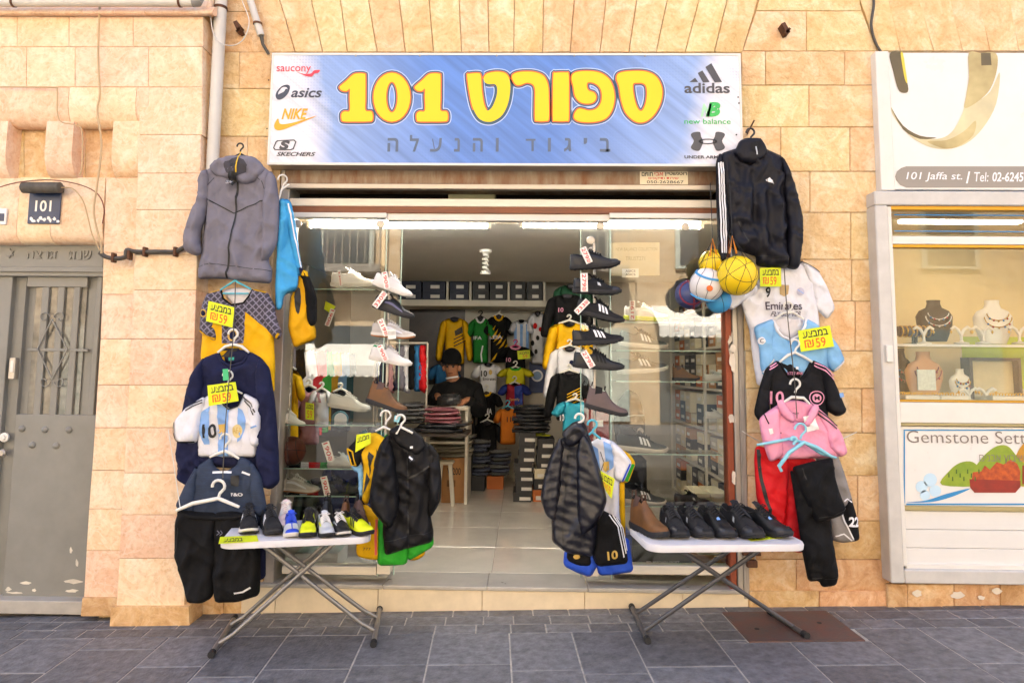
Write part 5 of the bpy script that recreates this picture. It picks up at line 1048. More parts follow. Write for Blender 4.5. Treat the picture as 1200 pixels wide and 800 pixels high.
# ---- clothes left of the doorway
c4 = cv(400, 470, 3.636); pl = Plane(425, 560, -.20, -20); g = Cloth('jersey', 'yellow and black jersey seen edge on behind the black zip jacket', 'jersey', pl); TIG = fabric('tiger_yellow', '#e2b112', .7)
b_ = g.piece('body', c4([(95, 140), (150, 135), (188, 160), (180, 250), (140, 330), (110, 440), (90, 425), (95, 300), (80, 220)]), TIG, .025, .04, fold=.008)
for q in ([(130, 210), (150, 230), (128, 320)], [(118, 300), (130, 330), (105, 400)], [(160, 200), (172, 230), (150, 280)], [(100, 220), (112, 250), (98, 300)]): g.decal(b_, 'print', c4(q), INK, .003)
s_ = g.piece('sleeve', c4([(95, 140), (60, 180), (40, 200), (58, 272), (80, 272), (100, 230), (120, 170)]), BK, .03, .03, h0=.02); g.ring(s_, 'cuff', c4([(42, 200), (60, 268), (78, 270), (66, 210), (42, 200)]), 2, YL, r=.005); 
oriented_card('price_card', 'crumpled neon sale card on the edge-on yellow jersey', 'price card', pl, c4([(90, 138), (150, 130), (150, 175), (85, 212)]), NEON, .06, group='neon yellow sale cards', lines=((heb('מבצע'), (.1, .15, .9, .5), INK, .02),))
g2 = Cloth('jersey', 'white and pale blue jersey edge behind the yellow and black one', 'jersey', Plane(415, 560, -.17, -20)); g2.piece('body', c4([(22, 230), (45, 220), (70, 275), (98, 272), (90, 400), (78, 430), (72, 300), (55, 298)]), SKY, .02, .03)
g3 = Cloth('jersey', 'green jersey sleeve showing behind the black zip jacket', 'jersey', Plane(440, 530, -.19, -10)); g3.piece('sleeve', c4([(150, 185), (200, 140), (190, 220), (140, 280), (128, 230)]), GRN, .025, .03)
pl = Plane(432, 620, -.20, -15); g = Cloth('shorts', 'yellow shorts hanging left of the green shorts under the black jacket', 'shorts', pl); b_ = g.piece('leg', c4([(68, 470), (100, 440), (150, 480), (162, 560), (160, 672), (115, 668), (68, 655)]), YL, .03, .04, fold=.007); g.text(b_, 'print', '777', (428, 640, 437, 643), INK, .004); g.line(b_, 'stripe', c4([(155, 500), (155, 650)]), 2, mat('coral_trim', '#d8574a', .6), .004)
pl = Plane(465, 640, -.22); g = Cloth('shorts', 'bright green shorts hanging below the black zip jacket', 'shorts', pl); g.piece('leg', c4([(160, 500), (158, 695), (220, 694), (276, 690), (284, 630), (270, 520)]), GRN, .03, .04, fold=.007); g.piece('leg', c4([(270, 560), (286, 630), (284, 676), (330, 650), (389, 614), (386, 560)]), GRN, .03, .04, fold=.007)
pl = Plane(490, 640, -.19); g = Cloth('shorts', 'edge of yellow shorts behind the green pair in the doorway', 'shorts', pl); g.piece('leg', c4([(285, 620), (352, 628), (352, 652), (320, 672), (285, 672)]), YL, .02, .03)
pl = Plane(472, 560, -.27, 12); BKJ = fabric('black_neoprene', '#100f11', .62, bump=.05); g = Cloth('zip_jacket', 'black high collar zip jacket hanging left of the doorway', 'jacket', pl)
b_ = g.piece('body', c4([(205, 140), (165, 200), (150, 300), (150, 420), (180, 490), (178, 560), (188, 655), (280, 625), (386, 598), (392, 560), (378, 480), (395, 350), (405, 230), (370, 175), (320, 165), (250, 160)]), BKJ, .05, .08, fold=.010, seed=31, creases=((c4([(280, 230), (285, 600)]), -.008, .008), (c4([(240, 340), (215, 560)]), -.014, .02)))
g.piece('sleeve', c4([(200, 140), (165, 190), (140, 300), (125, 400), (132, 455), (165, 495), (205, 540), (215, 520), (240, 470), (240, 350), (220, 220)]), BKJ, .05, .05, h0=.02, fold=.014, seed=32, ang=15); g.piece('sleeve', c4([(375, 180), (412, 225), (421, 330), (416, 420), (395, 460), (374, 490), (368, 420), (372, 300), (365, 220)]), BKJ, .05, .05, h0=.015, fold=.013, seed=33)
cl = g.piece('collar', c4([(200, 125), (245, 98), (300, 115), (345, 150), (362, 195), (322, 232), (275, 212), (232, 175)]), BKJ, .05, .04, h0=.03, fold=.008); g.decal(cl, 'collar_lining', c4([(245, 118), (300, 130), (325, 160), (310, 195), (275, 185), (250, 150)]), LIN, .004); g.decal(cl, 'hang_tag', c4([(282, 222), (298, 218), (310, 245), (288, 250)]), INK, .02); g.line(cl, 'tag_print', c4([(286, 228), (300, 240)]), 2, WP, .023); g.decal(cl, 'neck_label', c4([(290, 186), (302, 184), (302, 194), (290, 195)]), TAGW, .006)
g.line(b_, 'zip', c4([(278, 215), (283, 330), (282, 450), (284, 622)]), 1.2, GLS, .004); g.line(b_, 'taped_seam', c4([(208, 288), (240, 312), (276, 328), (320, 305), (371, 270)]), 2.0, GLS, .004); g.line(b_, 'seam', c4([(184, 590), (280, 562), (390, 545)]), .8, GLS, .004)
hanger('white hanger of the black high collar jacket', pl, (469, 485), [(464, 507), (469, 499), (483, 506)], H_W, 14, dep=.06, r=.007); hanger('spare white hanger left of the black high collar jacket', Plane(450, 490, -.20), (452, 481), [(440, 505), (450, 500), (462, 506)], H_W, 16, r=.007)
oriented_card('hanger_sizer', 'small turquoise size clip on the hanger above the black jacket', 'size clip', Plane(468, 490, -.29), [(464, 486), (471, 487), (469, 494), (463, 493)], H_B, .04, .004)
# ---- clothes right of the doorway
c5 = cv(620, 420, 2.857); pl = Plane(690, 575, -.30, -10); PUF = mat('navy_black_nylon', '#12121c', .42, var=.1, vscale=10, bump=.06, bscale=60, )
g = Cloth('puffer_jacket', 'dark navy quilted puffer jacket hanging right of the doorway', 'jacket', pl)
b_ = g.piece('body', c5([(125, 245), (88, 290), (62, 380), (60, 470), (76, 520), (78, 612), (130, 650), (215, 662), (224, 600), (228, 500), (225, 400), (220, 330), (205, 270), (190, 235), (150, 265)]), PUF, .05, .07, fold=.006, quilt=(.05, .010, .25))
g.piece('sleeve', c5([(108, 262), (75, 330), (52, 410), (44, 465), (62, 520), (92, 540), (100, 480), (108, 380), (118, 300)]), PUF, .05, .05, h0=.025, fold=.006, quilt=(.05, .010, -.3)); g.piece('sleeve', c5([(180, 240), (208, 285), (238, 380), (258, 470), (245, 510), (215, 560), (180, 588), (168, 540), (164, 400), (164, 300)]), PUF, .055, .05, h0=.03, fold=.006, quilt=(.05, .010, .45))
cl = g.piece('collar', c5([(112, 246), (150, 212), (178, 206), (196, 232), (192, 262), (150, 292), (122, 288)]), PUF, .05, .04, h0=.035, fold=.008); g.line(cl, 'collar_opening', c5([(128, 262), (150, 246), (176, 236)]), 3, LIN, .003); g.line(b_, 'zip', c5([(138, 290), (124, 420), (116, 560), (118, 640)]), 1.4, GLS, .006)
hanger('white hanger of the navy puffer jacket', pl, (680, 484), [(668, 505), (674, 498), (684, 492)], H_W, 14, dep=.05, r=.007)
c5b = c5; pl = Plane(715, 560, -.22, -12); g = Cloth('jersey', 'white and sky blue striped jersey with gold crest right of the puffer jacket', 'jersey', pl)
b_ = g.piece('body', c5([(205, 282), (240, 262), (290, 282), (312, 330), (300, 420), (300, 520), (318, 610), (240, 540), (230, 480), (222, 380)]), W_, .025, .05, fold=.006); g.decal(b_, 'stripe', c5([(208, 286), (232, 300), (245, 400), (228, 420), (222, 370)]), LBL); g.decal(b_, 'stripe', c5([(250, 275), (282, 290), (285, 360), (262, 380)]), LBL)
g.decal(b_, 'crest', c5([(250, 345), (268, 342), (270, 370), (258, 378), (249, 370)]), GOLD, .004); s_ = g.piece('sleeve', c5([(275, 276), (310, 305), (342, 348), (314, 410), (288, 402), (285, 340)]), W_, .03, .035, h0=.015); g.line(s_, 'cuff', c5([(340, 350), (314, 408)]), 2, BLUE, .004); g.line(b_, 'piping', c5([(240, 310), (252, 345), (240, 380)]), .8, INK, .004)
g2 = Cloth('jersey', 'yellow and green jersey edge behind the striped one right of the puffer', 'jersey', Plane(738, 545, -.17, -25)); b_ = g2.piece('sleeve', c5([(300, 300), (335, 322), (354, 350), (330, 412), (308, 412), (320, 360)]), YL, .02, .03); g2.line(b_, 'cuff', c5([(352, 352), (328, 410)]), 3, GRN, .004); g2.line(b_, 'cuff', c5([(345, 345), (322, 405)]), 1.5, BLUE, .004); g2.piece('body', c5([(300, 420), (318, 410), (322, 600), (308, 560)]), YL, .02, .02)
sale_card('sale card tucked between the puffer jacket and the striped jersey', Plane(708, 560, -.33), c5([(226, 368), (287, 402), (276, 470), (258, 445)]), .0)
hanger('turquoise hanger above the striped jersey by the puffer', Plane(695, 510, -.24), (694, 492), [(686, 512), (694, 506), (704, 514)], H_T, 15, r=.007); hanger('turquoise hanger bar carrying the black shorts number 10', Plane(716, 600, -.22), (700, 588), [(706, 592), (716, 597), (724, 604)], H_T, 6)
pl = Plane(715, 640, -.25, -8); g = Cloth('shorts', 'royal blue shorts under the black shorts number 10', 'shorts', pl); g.piece('leg', c5([(122, 640), (118, 690), (160, 712), (205, 728), (226, 690), (220, 650)]), BLUE, .03, .04); g.piece('leg', c5([(225, 640), (228, 690), (236, 722), (290, 718), (346, 710), (330, 600)]), BLUE, .03, .04)
pl = Plane(715, 620, -.28, -8); g = Cloth('shorts', 'black shorts with gold number 10 and white side stripes', 'shorts', pl); b_ = g.piece('leg', c5([(232, 505), (262, 518), (300, 540), (318, 600), (328, 682), (230, 692), (215, 660), (225, 600)]), BK, .03, .05, fold=.008); g.text(b_, 'number', '10', (712, 643, 724, 653), GOLD, .004, .03, rot=-6); g.line(b_, 'stripe', c5([(268, 520), (298, 560), (318, 660)]), 1.3, WP, .004); g.line(b_, 'stripe', c5([(280, 522), (306, 560), (325, 650)]), 1.3, WP, .004); g.line(b_, 'stripe', c5([(292, 530), (314, 565), (328, 640)]), 1.1, WP, .004)
p2 = g.piece('leg', c5([(130, 645), (200, 655), (205, 690), (165, 688), (130, 672)]), BK, .02, .03); g.disc(p2, 'crest', 676, 651, 4, 2.5, GOLD, .004)
# ---- right column
c6 = cv(800, 130, 3.81); pl = Plane(888, 250, -.14); TRK = fabric('black_tricot', '#11111a', .55, bump=.05); g = Cloth('track_jacket', 'black track jacket with white sleeve stripes hanging from the corner of the sign', 'jacket', pl)
b_ = g.piece('body', c6([(242, 168), (175, 190), (156, 230), (180, 380), (200, 520), (218, 612), (300, 640), (330, 650), (328, 690), (400, 700), (470, 702), (466, 600), (462, 400), (456, 300), (446, 205), (358, 164), (330, 190), (290, 195), (258, 185)]), TRK, .05, .08, fold=.012, seed=41, creases=((c6([(300, 235), (310, 400), (335, 640)]), -.022, .018), (c6([(345, 400), (350, 600)]), .014, .03)))
sl_ = g.piece('sleeve', c6([(165, 192), (148, 235), (150, 400), (155, 560), (160, 676), (185, 680), (192, 600), (205, 510), (190, 380), (178, 250)]), TRK, .035, .04, h0=.02, fold=.006)
for q in ([(152, 240), (157, 400), (163, 560), (166, 640)], [(161, 238), (168, 400), (174, 560), (176, 640)], [(170, 240), (178, 400), (184, 560), (184, 640)]): g.line(sl_, 'stripe', c6(q), 1.5, WP, .004)
sr_ = g.piece('sleeve', c6([(435, 205), (468, 265), (500, 360), (529, 480), (527, 580), (514, 690), (500, 706), (460, 700), (456, 600), (462, 480), (450, 400), (442, 300)]), TRK, .045, .045, h0=.015, fold=.010, seed=44); g.line(sr_, 'stripe', c6([(450, 232), (464, 262)]), 2.2, WP, .004)
cl = g.piece('collar', c6([(246, 144), (275, 130), (335, 130), (356, 152), (374, 196), (352, 226), (305, 250), (252, 232), (222, 200)]), TRK, .04, .035, h0=.03); g.decal(cl, 'collar_lining', c6([(285, 160), (330, 150), (325, 185), (305, 200), (288, 185)]), LIN, .004); g.line(cl, 'zip_pull', c6([(310, 175), (314, 212)]), 1.6, SLV, .006)
g.decal(b_, 'logo', c6([(357, 318), (378, 305), (396, 335)]), WP, .004); g.line(b_, 'logo_gap', c6([(366, 311), (372, 330)]), .5, TRK, .006); g.line(b_, 'seam', c6([(330, 652), (460, 662)]), .8, GLS, .004); g.line(b_, 'pocket_seam', c6([(240, 500), (280, 600)]), .8, GLS, .004)
hanger('dark hanger of the black track jacket', pl, (878, 152), [(868, 172), (878, 166), (888, 172)], H_K, 13, dep=.02, r=.007); pegt = thing('wall_peg', 'rusty wall peg holding the hanger of the black track jacket', 'peg', P(880, 150, -.02)); MB().tube([P(876, 157, .0), P(876, 156, -.12), P(884, 141, -.14)], .005, 6).build('rod', M_iron, pegt, 60)
c7 = cv(830, 300, 4); pl = Plane(920, 370, -.09); g = Cloth('jersey', 'white long jersey number 9 hanging below the black track jacket', 'jersey', pl)
b_ = g.piece('body', c7([(330, 40), (240, 110), (150, 200), (165, 250), (195, 350), (210, 480), (230, 605), (264, 605), (440, 500), (520, 420), (520, 320), (505, 200), (490, 110), (460, 50), (420, 25)]), W_, .03, .07, fold=.007, seed=51); g.piece('sleeve', c7([(78, 178), (90, 225), (102, 252), (150, 218), (232, 165), (215, 120), (140, 140)]), W_, .03, .03, h0=.01)
s_ = g.piece('sleeve', c7([(425, 25), (505, 68), (550, 150), (586, 245), (552, 292), (530, 270), (500, 240), (482, 150), (458, 80)]), W_, .03, .04, h0=.012, fold=.007); g.line(s_, 'shoulder_stripe', c7([(432, 30), (480, 52), (515, 78)]), 1.2, INK, .004)
g.text(b_, 'number', '9', (895, 337, 901, 349), INK, .004, .02); g.decal(b_, 'gold_patch', c7([(326, 138), (370, 138), (368, 180), (348, 192), (328, 182)]), mat('sand_patch', '#b59a6a', .6), .004); g.disc(b_, 'crest', 830+425/4, 300+168/4, 4.6, 4.6, mat('pale_crest', '#b9b6c8', .6), .004); g.line(b_, 'crest_bar', c7([(412, 160), (438, 178)]), 1, LBL, .006)
g.text(b_, 'print', 'Emirates', (895.5, 354, 937, 363.5), mat('dark_plum_print', '#4a3f4c', .6), .004, .012); g.text(b_, 'print', 'FLY BETTER', (901, 365.5, 936, 371), mat('dark_plum_print', '#4a3f4c', .6), .004, .006, .3)
sale_card('sale card at the chest of the white jersey number 9', pl, c7([(226, 62), (324, 60), (326, 148), (228, 148)]), .055)
pl = Plane(935, 405, -.13); g = Cloth('jersey', 'light sky blue jersey with white collar in the right column', 'jersey', pl)
b_ = g.piece('body', c7([(300, 298), (240, 330), (250, 430), (255, 560), (560, 560), (570, 500), (545, 360), (510, 320), (455, 292), (430, 370), (385, 398), (335, 372)]), SKY, .03, .07, fold=.006); s1 = g.piece('sleeve', c7([(302, 298), (222, 330), (215, 345), (240, 430), (245, 520), (258, 555), (302, 492), (295, 400)]), SKY, .03, .04, h0=.012); g.line(s1, 'cuff', c7([(250, 545), (300, 484)]), 2.2, WP, .004); s2 = g.piece('sleeve', c7([(535, 335), (600, 420), (632, 488), (608, 520), (580, 542), (560, 510), (540, 420)]), SKY, .03, .04, h0=.012); g.line(s2, 'cuff', c7([(628, 492), (580, 536)]), 2.4, WP, .004)
g.ring(b_, 'collar', c7([(300, 300), (320, 350), (345, 378), (385, 394), (425, 372), (448, 330), (458, 296)]), 3, WP, r=.008); g.piece('inner_back', c7([(300, 298), (380, 285), (455, 294), (425, 372), (385, 392), (340, 372)]), WLN, .01, .03, h0=-.02); g.disc(s1, 'badge', 830+240/4, 300+398/4, 4, 4.4, WP, .004); g.text(s1, 'badge_print', 'C', (888, 397, 892, 402), NV, .006)
hanger('white hanger of the light sky blue jersey', pl, (922, 354), [(906, 374), (916, 367), (928, 366), (940, 374)], H_W, 14, dep=.02, r=.006); sale_card('sale card on the right shoulder of the light sky blue jersey', pl, c7([(400, 352), (548, 328), (568, 425), (415, 450)]), .06)
pl = Plane(935, 455, -.165); g = Cloth('jersey', 'black jersey number 10 with pink stripes and round pink crest', 'jersey', pl); BKM = fabric('black_mesh', '#101014', .75)
b_ = g.piece('body', c7([(330, 490), (280, 512), (285, 620), (300, 780), (560, 780), (560, 640), (568, 545), (480, 490), (440, 568), (380, 568)]), BKM, .03, .07, fold=.006); s1 = g.piece('sleeve', c7([(325, 490), (268, 530), (240, 620), (215, 735), (238, 772), (280, 732), (280, 620), (300, 540)]), BKM, .035, .04, h0=.012); s2 = g.piece('sleeve', c7([(480, 490), (555, 525), (605, 640), (640, 728), (600, 748), (552, 720), (540, 620), (520, 540)]), BKM, .035, .04, h0=.012)
for q in ([(310, 500), (280, 520)], [(318, 508), (275, 532)]): g.line(s1, 'shoulder_stripe', c7(q), 1.2, ROSE, .004)
for q in ([(488, 500), (535, 520), (580, 560)], [(486, 512), (530, 536), (575, 578)]): g.line(s2, 'shoulder_stripe', c7(q), 1.4, ROSE, .004)
g.text(b_, 'number', '10', (901, 458, 916, 473), ROSE, .004, .02); g.disc(b_, 'crest', 830+497/4, 300+664/4, 8.6, 8.6, ROSE, .003); g.disc(b_, 'crest_ring', 830+497/4, 300+664/4, 7.4, 7.4, BKM, .0045); g.disc(b_, 'crest_centre', 830+497/4, 300+664/4, 5, 5, ROSE, .006); g.text(b_, 'crest_print', 'M', (951.6, 463.5, 957, 468.5), BKM, .008, .02); g.decal(s2, 'badge', c7([(598, 642), (618, 638), (624, 658), (602, 662)]), LBL, .004)
g.ring(b_, 'collar', c7([(330, 494), (355, 545), (382, 570), (438, 570), (462, 540), (480, 494)]), 2, BKM, r=.006); g.piece('inner_back', c7([(332, 492), (400, 505), (478, 492), (440, 566), (380, 566)]), BKM, .01, .03, h0=-.02); g.text(b_, 'neck_print', 'INTER MIAMI', (920, 435.5, 937, 439), ROSE, .02, .01); g.decal(b_, 'neck_label', c7([(395, 518), (408, 518), (408, 530), (395, 530)]), TAGW, .02)
hanger('white hanger of the black jersey with pink stripes', pl, (930, 398), [(912, 424), (922, 416), (930, 413), (940, 418), (950, 424)], H_W, 14, dep=.02, r=.007)
c8 = cv(840, 460, 3.335); pl = Plane(935, 510, -.245); g = Cloth('polo_shirt', 'pink polo shirt with black shoulder stripes and a white hang tag', 'polo shirt', pl)
b_ = g.piece('body', c8([(245, 45), (190, 80), (200, 140), (235, 190), (240, 260), (480, 250), (470, 200), (440, 120), (385, 60), (340, 125), (290, 105)]), PINK, .03, .06, fold=.006); s1 = g.piece('sleeve', c8([(235, 55), (185, 85), (165, 105), (178, 180), (200, 250), (208, 266), (256, 240), (248, 190), (238, 130)]), PINK, .035, .04, h0=.012); g.line(s1, 'shoulder_stripe', c8([(178, 82), (195, 120)]), 1.5, INK, .004); g.decal(s1, 'badge', c8([(192, 138), (206, 136), (212, 156), (198, 160)]), TAGW, .004)
s2 = g.piece('sleeve', c8([(385, 58), (440, 105), (480, 160), (504, 232), (478, 248), (440, 215), (420, 150)]), PINK, .035, .04, h0=.012)
for q in ([(384, 66), (425, 95), (462, 128)], [(384, 80), (420, 108), (455, 138)]): g.line(s2, 'shoulder_stripe', c8(q), 1.5, INK, .004)
g.piece('collar', c8([(228, 36), (246, 24), (272, 62), (300, 92), (292, 118), (256, 96), (238, 70)]), PINK, .015, .02, h0=.03, fold=.002); g.piece('collar', c8([(372, 42), (390, 52), (386, 80), (352, 132), (330, 122), (350, 82)]), PINK, .015, .02, h0=.03, fold=.002); g.piece('inner_back', c8([(240, 36), (310, 30), (380, 46), (350, 120), (280, 110)]), PINK, .01, .03, h0=-.005, fold=.002); g.decal(b_, 'hang_tag', c8([(326, 92), (370, 82), (386, 140), (344, 152)]), TAGW, .02); g.text(b_, 'tag_print', '♦', (944, 488, 948, 494), INK, .024); g.text(b_, 'number', '7', (908, 506, 914, 516), INK, .004, .02); g.text(b_, 'neck_print', 'INTER MIAMI', (919, 482.5, 934, 485.5), INK, .003)
hanger('white hanger of the pink polo shirt', pl, (930, 444), [(915, 472), (926, 465), (940, 466), (947, 473)], H_W, 16, dep=.02, r=.007)
pl = Plane(910, 580, -.17); g = Cloth('shorts', 'red basketball shorts with black side stripe beside the black trousers', 'shorts', pl)
b_ = g.piece('leg', c8([(155, 210), (150, 260), (158, 400), (185, 510), (212, 606), (250, 620), (262, 560), (270, 430), (285, 270), (270, 235)]), RED, .035, .05, fold=.009, seed=61); b2 = g.piece('leg', c8([(262, 235), (272, 420), (262, 540), (270, 608), (330, 622), (342, 610), (330, 520), (345, 400), (390, 270), (340, 240)]), RED, .035, .05, fold=.009, seed=62); g.line(b_, 'stripe', c8([(158, 220), (162, 290), (175, 380), (195, 450), (205, 500)]), 4.0, INK, .004); g.line(b2, 'hem_band', c8([(270, 603), (330, 615)]), 2, INK, .004); g.line(b_, 'hem_band', c8([(214, 602), (250, 614)]), 2, INK, .004)
pl = Plane(985, 590, -.14); GRS = fabric('grey_shorts', '#8a8684', .7); g = Cloth('shorts', 'grey basketball shorts with black panel numbered 22', 'shorts', pl)
b_ = g.piece('leg', c8([(385, 240), (460, 222), (490, 300), (520, 400), (545, 500), (552, 574), (490, 582), (450, 572), (440, 400)]), GRS, .03, .06, fold=.007); g.decal(b_, 'side_panel', c8([(505, 415), (520, 412), (550, 500), (552, 570), (520, 575), (490, 500), (480, 460)]), BK, .004); g.line(b_, 'piping', c8([(488, 420), (500, 410), (522, 425)]), 1.4, WP, .005); g.line(b_, 'piping', c8([(455, 556), (485, 545), (515, 572)]), 1.6, WP, .006); g.line(b_, 'piping', c8([(478, 450), (490, 500), (520, 570)]), 1.5, WP, .006); g.text(b_, 'number', '22', (840+500/3.335, 460+478/3.335, 840+545/3.335, 460+516/3.335), WP, .008, .04, rot=4)
pl = Plane(955, 600, -.27); g = Cloth('track_pants', 'black track pants folded over a pale blue hanger, longest on the right wall', 'pants', pl)
b_ = g.piece('lower_leg', c8([(286, 300), (300, 380), (318, 500), (335, 620), (358, 736), (400, 732), (412, 758), (468, 750), (472, 690), (455, 600), (442, 480), (400, 400), (330, 330)]), BK, .035, .05, fold=.010, seed=71, ang=-8); g.line(b_, 'seam', c8([(362, 718), (400, 716)]), .8, GLS, .004); g.line(b_, 'seam', c8([(412, 722), (470, 705)]), .8, GLS, .004)
b2 = g.piece('upper_leg', c8([(286, 288), (360, 268), (442, 250), (452, 330), (470, 390), (492, 445), (480, 472), (430, 490), (385, 506), (350, 440), (318, 370)]), BK, .04, .05, h0=.03, fold=.010, seed=72, ang=-15); g.line(b2, 'cuff_seam', c8([(382, 480), (430, 466), (486, 440)]), .9, GLS, .004); g.line(b2, 'pocket_zip', c8([(318, 288), (330, 330)]), .9, GLS, .004)
hanger('pale blue hanger holding the red shorts', Plane(920, 520, -.30), (938, 496), [(887, 521), (905, 518), (925, 514), (944, 519), (962, 531), (980, 536)], H_B, 18, r=.007); hanger('pale blue clip hanger holding the black track pants', Plane(930, 530, -.33), (930, 512), [(916, 552), (913, 546), (925, 530), (942, 518), (957, 524), (975, 535)], H_B, 9, r=.009)
for p0, p1, lab in (((960, 524), (1004, 506), 'white cord tying the hangers to a nail in the right wall'), ((870, 505), (893, 518), 'white cord tying the hangers to the shop front post')):
    cable('tie_cord', lab, [p0, ((p0[0]+p1[0])/2, (p0[1]+p1[1])/2+1), p1], [-.22, -.12, -.03], .0025, H_W, 'cord')
cable('string', 'dark cord threading the hangers of the right column', [(919, 315), (922, 360), (926, 400), (931, 445), (934, 490)], -.29, .0028, M_bcable, 'cord'); cable('string', 'dark cord threading the hangers of the left column', [(276, 330), (274, 385), (269, 440), (264, 500), (261, 560)], -.40, .0028, M_bcable, 'cord'); cable('string', 'white cord from a nail in the pilaster to the shorts hanger', [(197, 503), (203, 540), (211, 594)], [-.17, -.25, -.40], .0025, H_W, 'cord')
# ---- balls in nets by the jacket
YV = mat('yellow_ball', '#e6c40a', .45, var=.04); WB = mat('white_ball', '#dcd8d6', .4); BB = mat('blue_ball_band', '#3f98d4', .4)
pk = P(864, 323, -.26); ball('yellow volleyball hanging in front of the black track jacket sleeve', pk, .112, dict(cover=YV, seam=INK, sr=.0016, seams=[((1, .3, .5), 0), ((-.6, .2, 1), .15), ((.2, -1, .6), .55)]))
pk2 = P(828, 334, -.18); bt = ball('white ball with blue band hanging in a net left of the yellow volleyball', pk2, .098, dict(cover=WB, seam=BB, sr=.008, seams=[((.2, -.5, 1), .62), ((.2, -.5, 1), -.66)])); MB().lathe([(.018, 0), (.016, .004)], pk2 + Vector((-.008, -.094, -.03)), 12, 'y').build('orange_mark', INKR, bt)
pk3 = P(836, 309, -.10); ball('yellow ball in a net hidden behind the white one', pk3, .085, dict(cover=YV, seam=INK, sr=.0016, seams=[((1, .3, .5), 0), ((0, .4, 1), -.1)]))
pk4 = P(808, 345, -.08); ball('navy and maroon ball left of the white ball', pk4, .085, dict(cover=mat('navy_ball', '#37406e', .4), seam=mat('maroon_line', '#7a2c3c', .5), sr=.006, seams=[((0, -1, .1), .6), ((1, 0, .2), 0)])); pk5 = P(842, 352, -.09); ball('blue ball hanging lowest under the white ball', pk5, .075, dict(cover=BB, seam=INK, sr=.0016, seams=[((1, 0, .3), 0)]))
def net(label, c, r, top, col):
    t = thing('ball_net', label, 'net', c); mb = MB()
    for k in range(8):
        a = 2*math.pi*k/8; pts = []
        for q in np.linspace(-1.2, 1.0, 7): pts.append(Vector(c) + Vector((math.cos(a+q*.4)*math.cos(q), math.sin(a+q*.4)*math.cos(q), math.sin(q)))*r*1.02)
        mb.tube(pts + [Vector(top)], .0014, 4)
    mb.build('mesh_cords', INK, t, 60); MB().tube([Vector(top) + Vector((-.02, -.01, -.10)), Vector(top), Vector(top) + Vector((.02, -.01, -.10))], .006, 6).build('strap', col, t, 60); MB().tube([Vector(top), Vector(top) + Vector((.01, .06, .35))], .0025, 5).build('cord', INK, t, 60)
OST = mat('orange_strap', '#e08a18', .6); net('black net with orange strap round the yellow volleyball', pk, .112, P(858, 277, -.24), OST); net('black net with orange strap round the white ball', pk2, .098, P(835, 280, -.16), OST)
# ---- shoe poles and hung shoes
for px, Y, lab, (ya, yb) in ((452, -.06, 'thin shiny pole carrying the white shoes left of the doorway', (318, 600)), (697, -.06, 'thin shiny pole carrying the black shoes right of the doorway', (285, 600))):
    t = thing('shoe_pole', lab, 'pole', (P(px, 600, Y).x, Y, P(px, 590, Y).z)); X = P(px, 500, Y).x; MB().tube([(X, Y, P(px, 590, Y).z), (X, Y, P(px, ya, Y).z)], .008, 10).build('tube', M_alu, t, 60)
    for y in (ya+4, 585): z = P(px, y, Y).z; MB().tube([(X, Y, z), (X, .084, z)], .006, 8).build('bracket', M_alu, t, 60); MB().lathe([(.024, 0), (.024, .006), (.01, .01)], (X, .0845, z), 14, 'y').build('glass_disc', M_alu, t, 40)
    for y in ((335, 362, 390, 420, 470) if px < 500 else (308, 338, 368, 398, 428, 478)): MB().tube([P(px, y, Y), P(px, y+2, Y-.06), P(px, y-3, Y-.10)], .004, 6).build('hook', M_alu, t, 60)
LG, RG = 'shoes hung left of the doorway', 'shoes hung right of the doorway'
side_shoe('white_sneaker', 'white sneaker hung topmost left of the doorway', 434, 342, 483, -.14, 20, LG); side_shoe('black_low', 'black low shoe hung second from top left of the doorway', 435, 368, 485, -.14, 17, LG); side_shoe('grey_gum', 'light grey suede sneaker with gum sole on the left pole', 435, 396, 486, -.14, 4, LG); side_shoe('white_green', 'white sneaker with green heel on the left pole', 432, 426, 482, -.14, 11, LG); side_shoe('brown_boot', 'brown ankle boot hung lowest left of the doorway', 427, 479, 477, -.16, 17, LG, 'boot')
side_shoe('black_leather', 'black leather shoe hung topmost right of the doorway', 668, 315, 727, -.16, -4, RG); side_shoe('black_runner', 'plain black trainer hung second from top right of the doorway', 671, 345, 728, -.16, 2, RG); side_shoe('black_stripes', 'black striped shoe tilted toe down, third on the right pole', 673, 374, 731, -.16, 13, RG); side_shoe('black_stripes', 'black striped shoe lying level, fourth on the right pole', 671, 404, 731, -.16, -4, RG); side_shoe('black_band', 'black shoe without white stripes just above the hung dark boot', 671, 433, 731, -.16, 4, RG); side_shoe('dark_grey_boot', 'taupe ankle boot hung lowest right of the doorway', 684, 484, 735, -.17, 13, RG, 'boot')
tp = Plane(450, 360, -.21); k4 = cv(340, 220, 4.444); shoe_tag('red priced tag round the topmost white sneaker', tp, k4([(478, 442), (498, 438), (518, 522), (490, 525)])[0:0] or k4([(512, 525), (486, 524), (478, 440), (502, 440)])[::1], '190', .02) if 0 else None
def stag(label, quad, txt, Y=-.215): shoe_tag(label, Plane(quad[0][0], quad[0][1], Y), quad, txt)
def strip(c, x0, y0, x1, y1, wd):       # tag as a strip from (x0,y0) to (x1,y1), width wd; text runs along it
    d = np.array([x1-x0, y1-y0], float); d /= np.linalg.norm(d); n_ = np.array([d[1], -d[0]])*wd/2
    a, b = np.array([x0, y0]), np.array([x1, y1]); return c([tuple(a+n_), tuple(b+n_), tuple(b-n_), tuple(a-n_)])
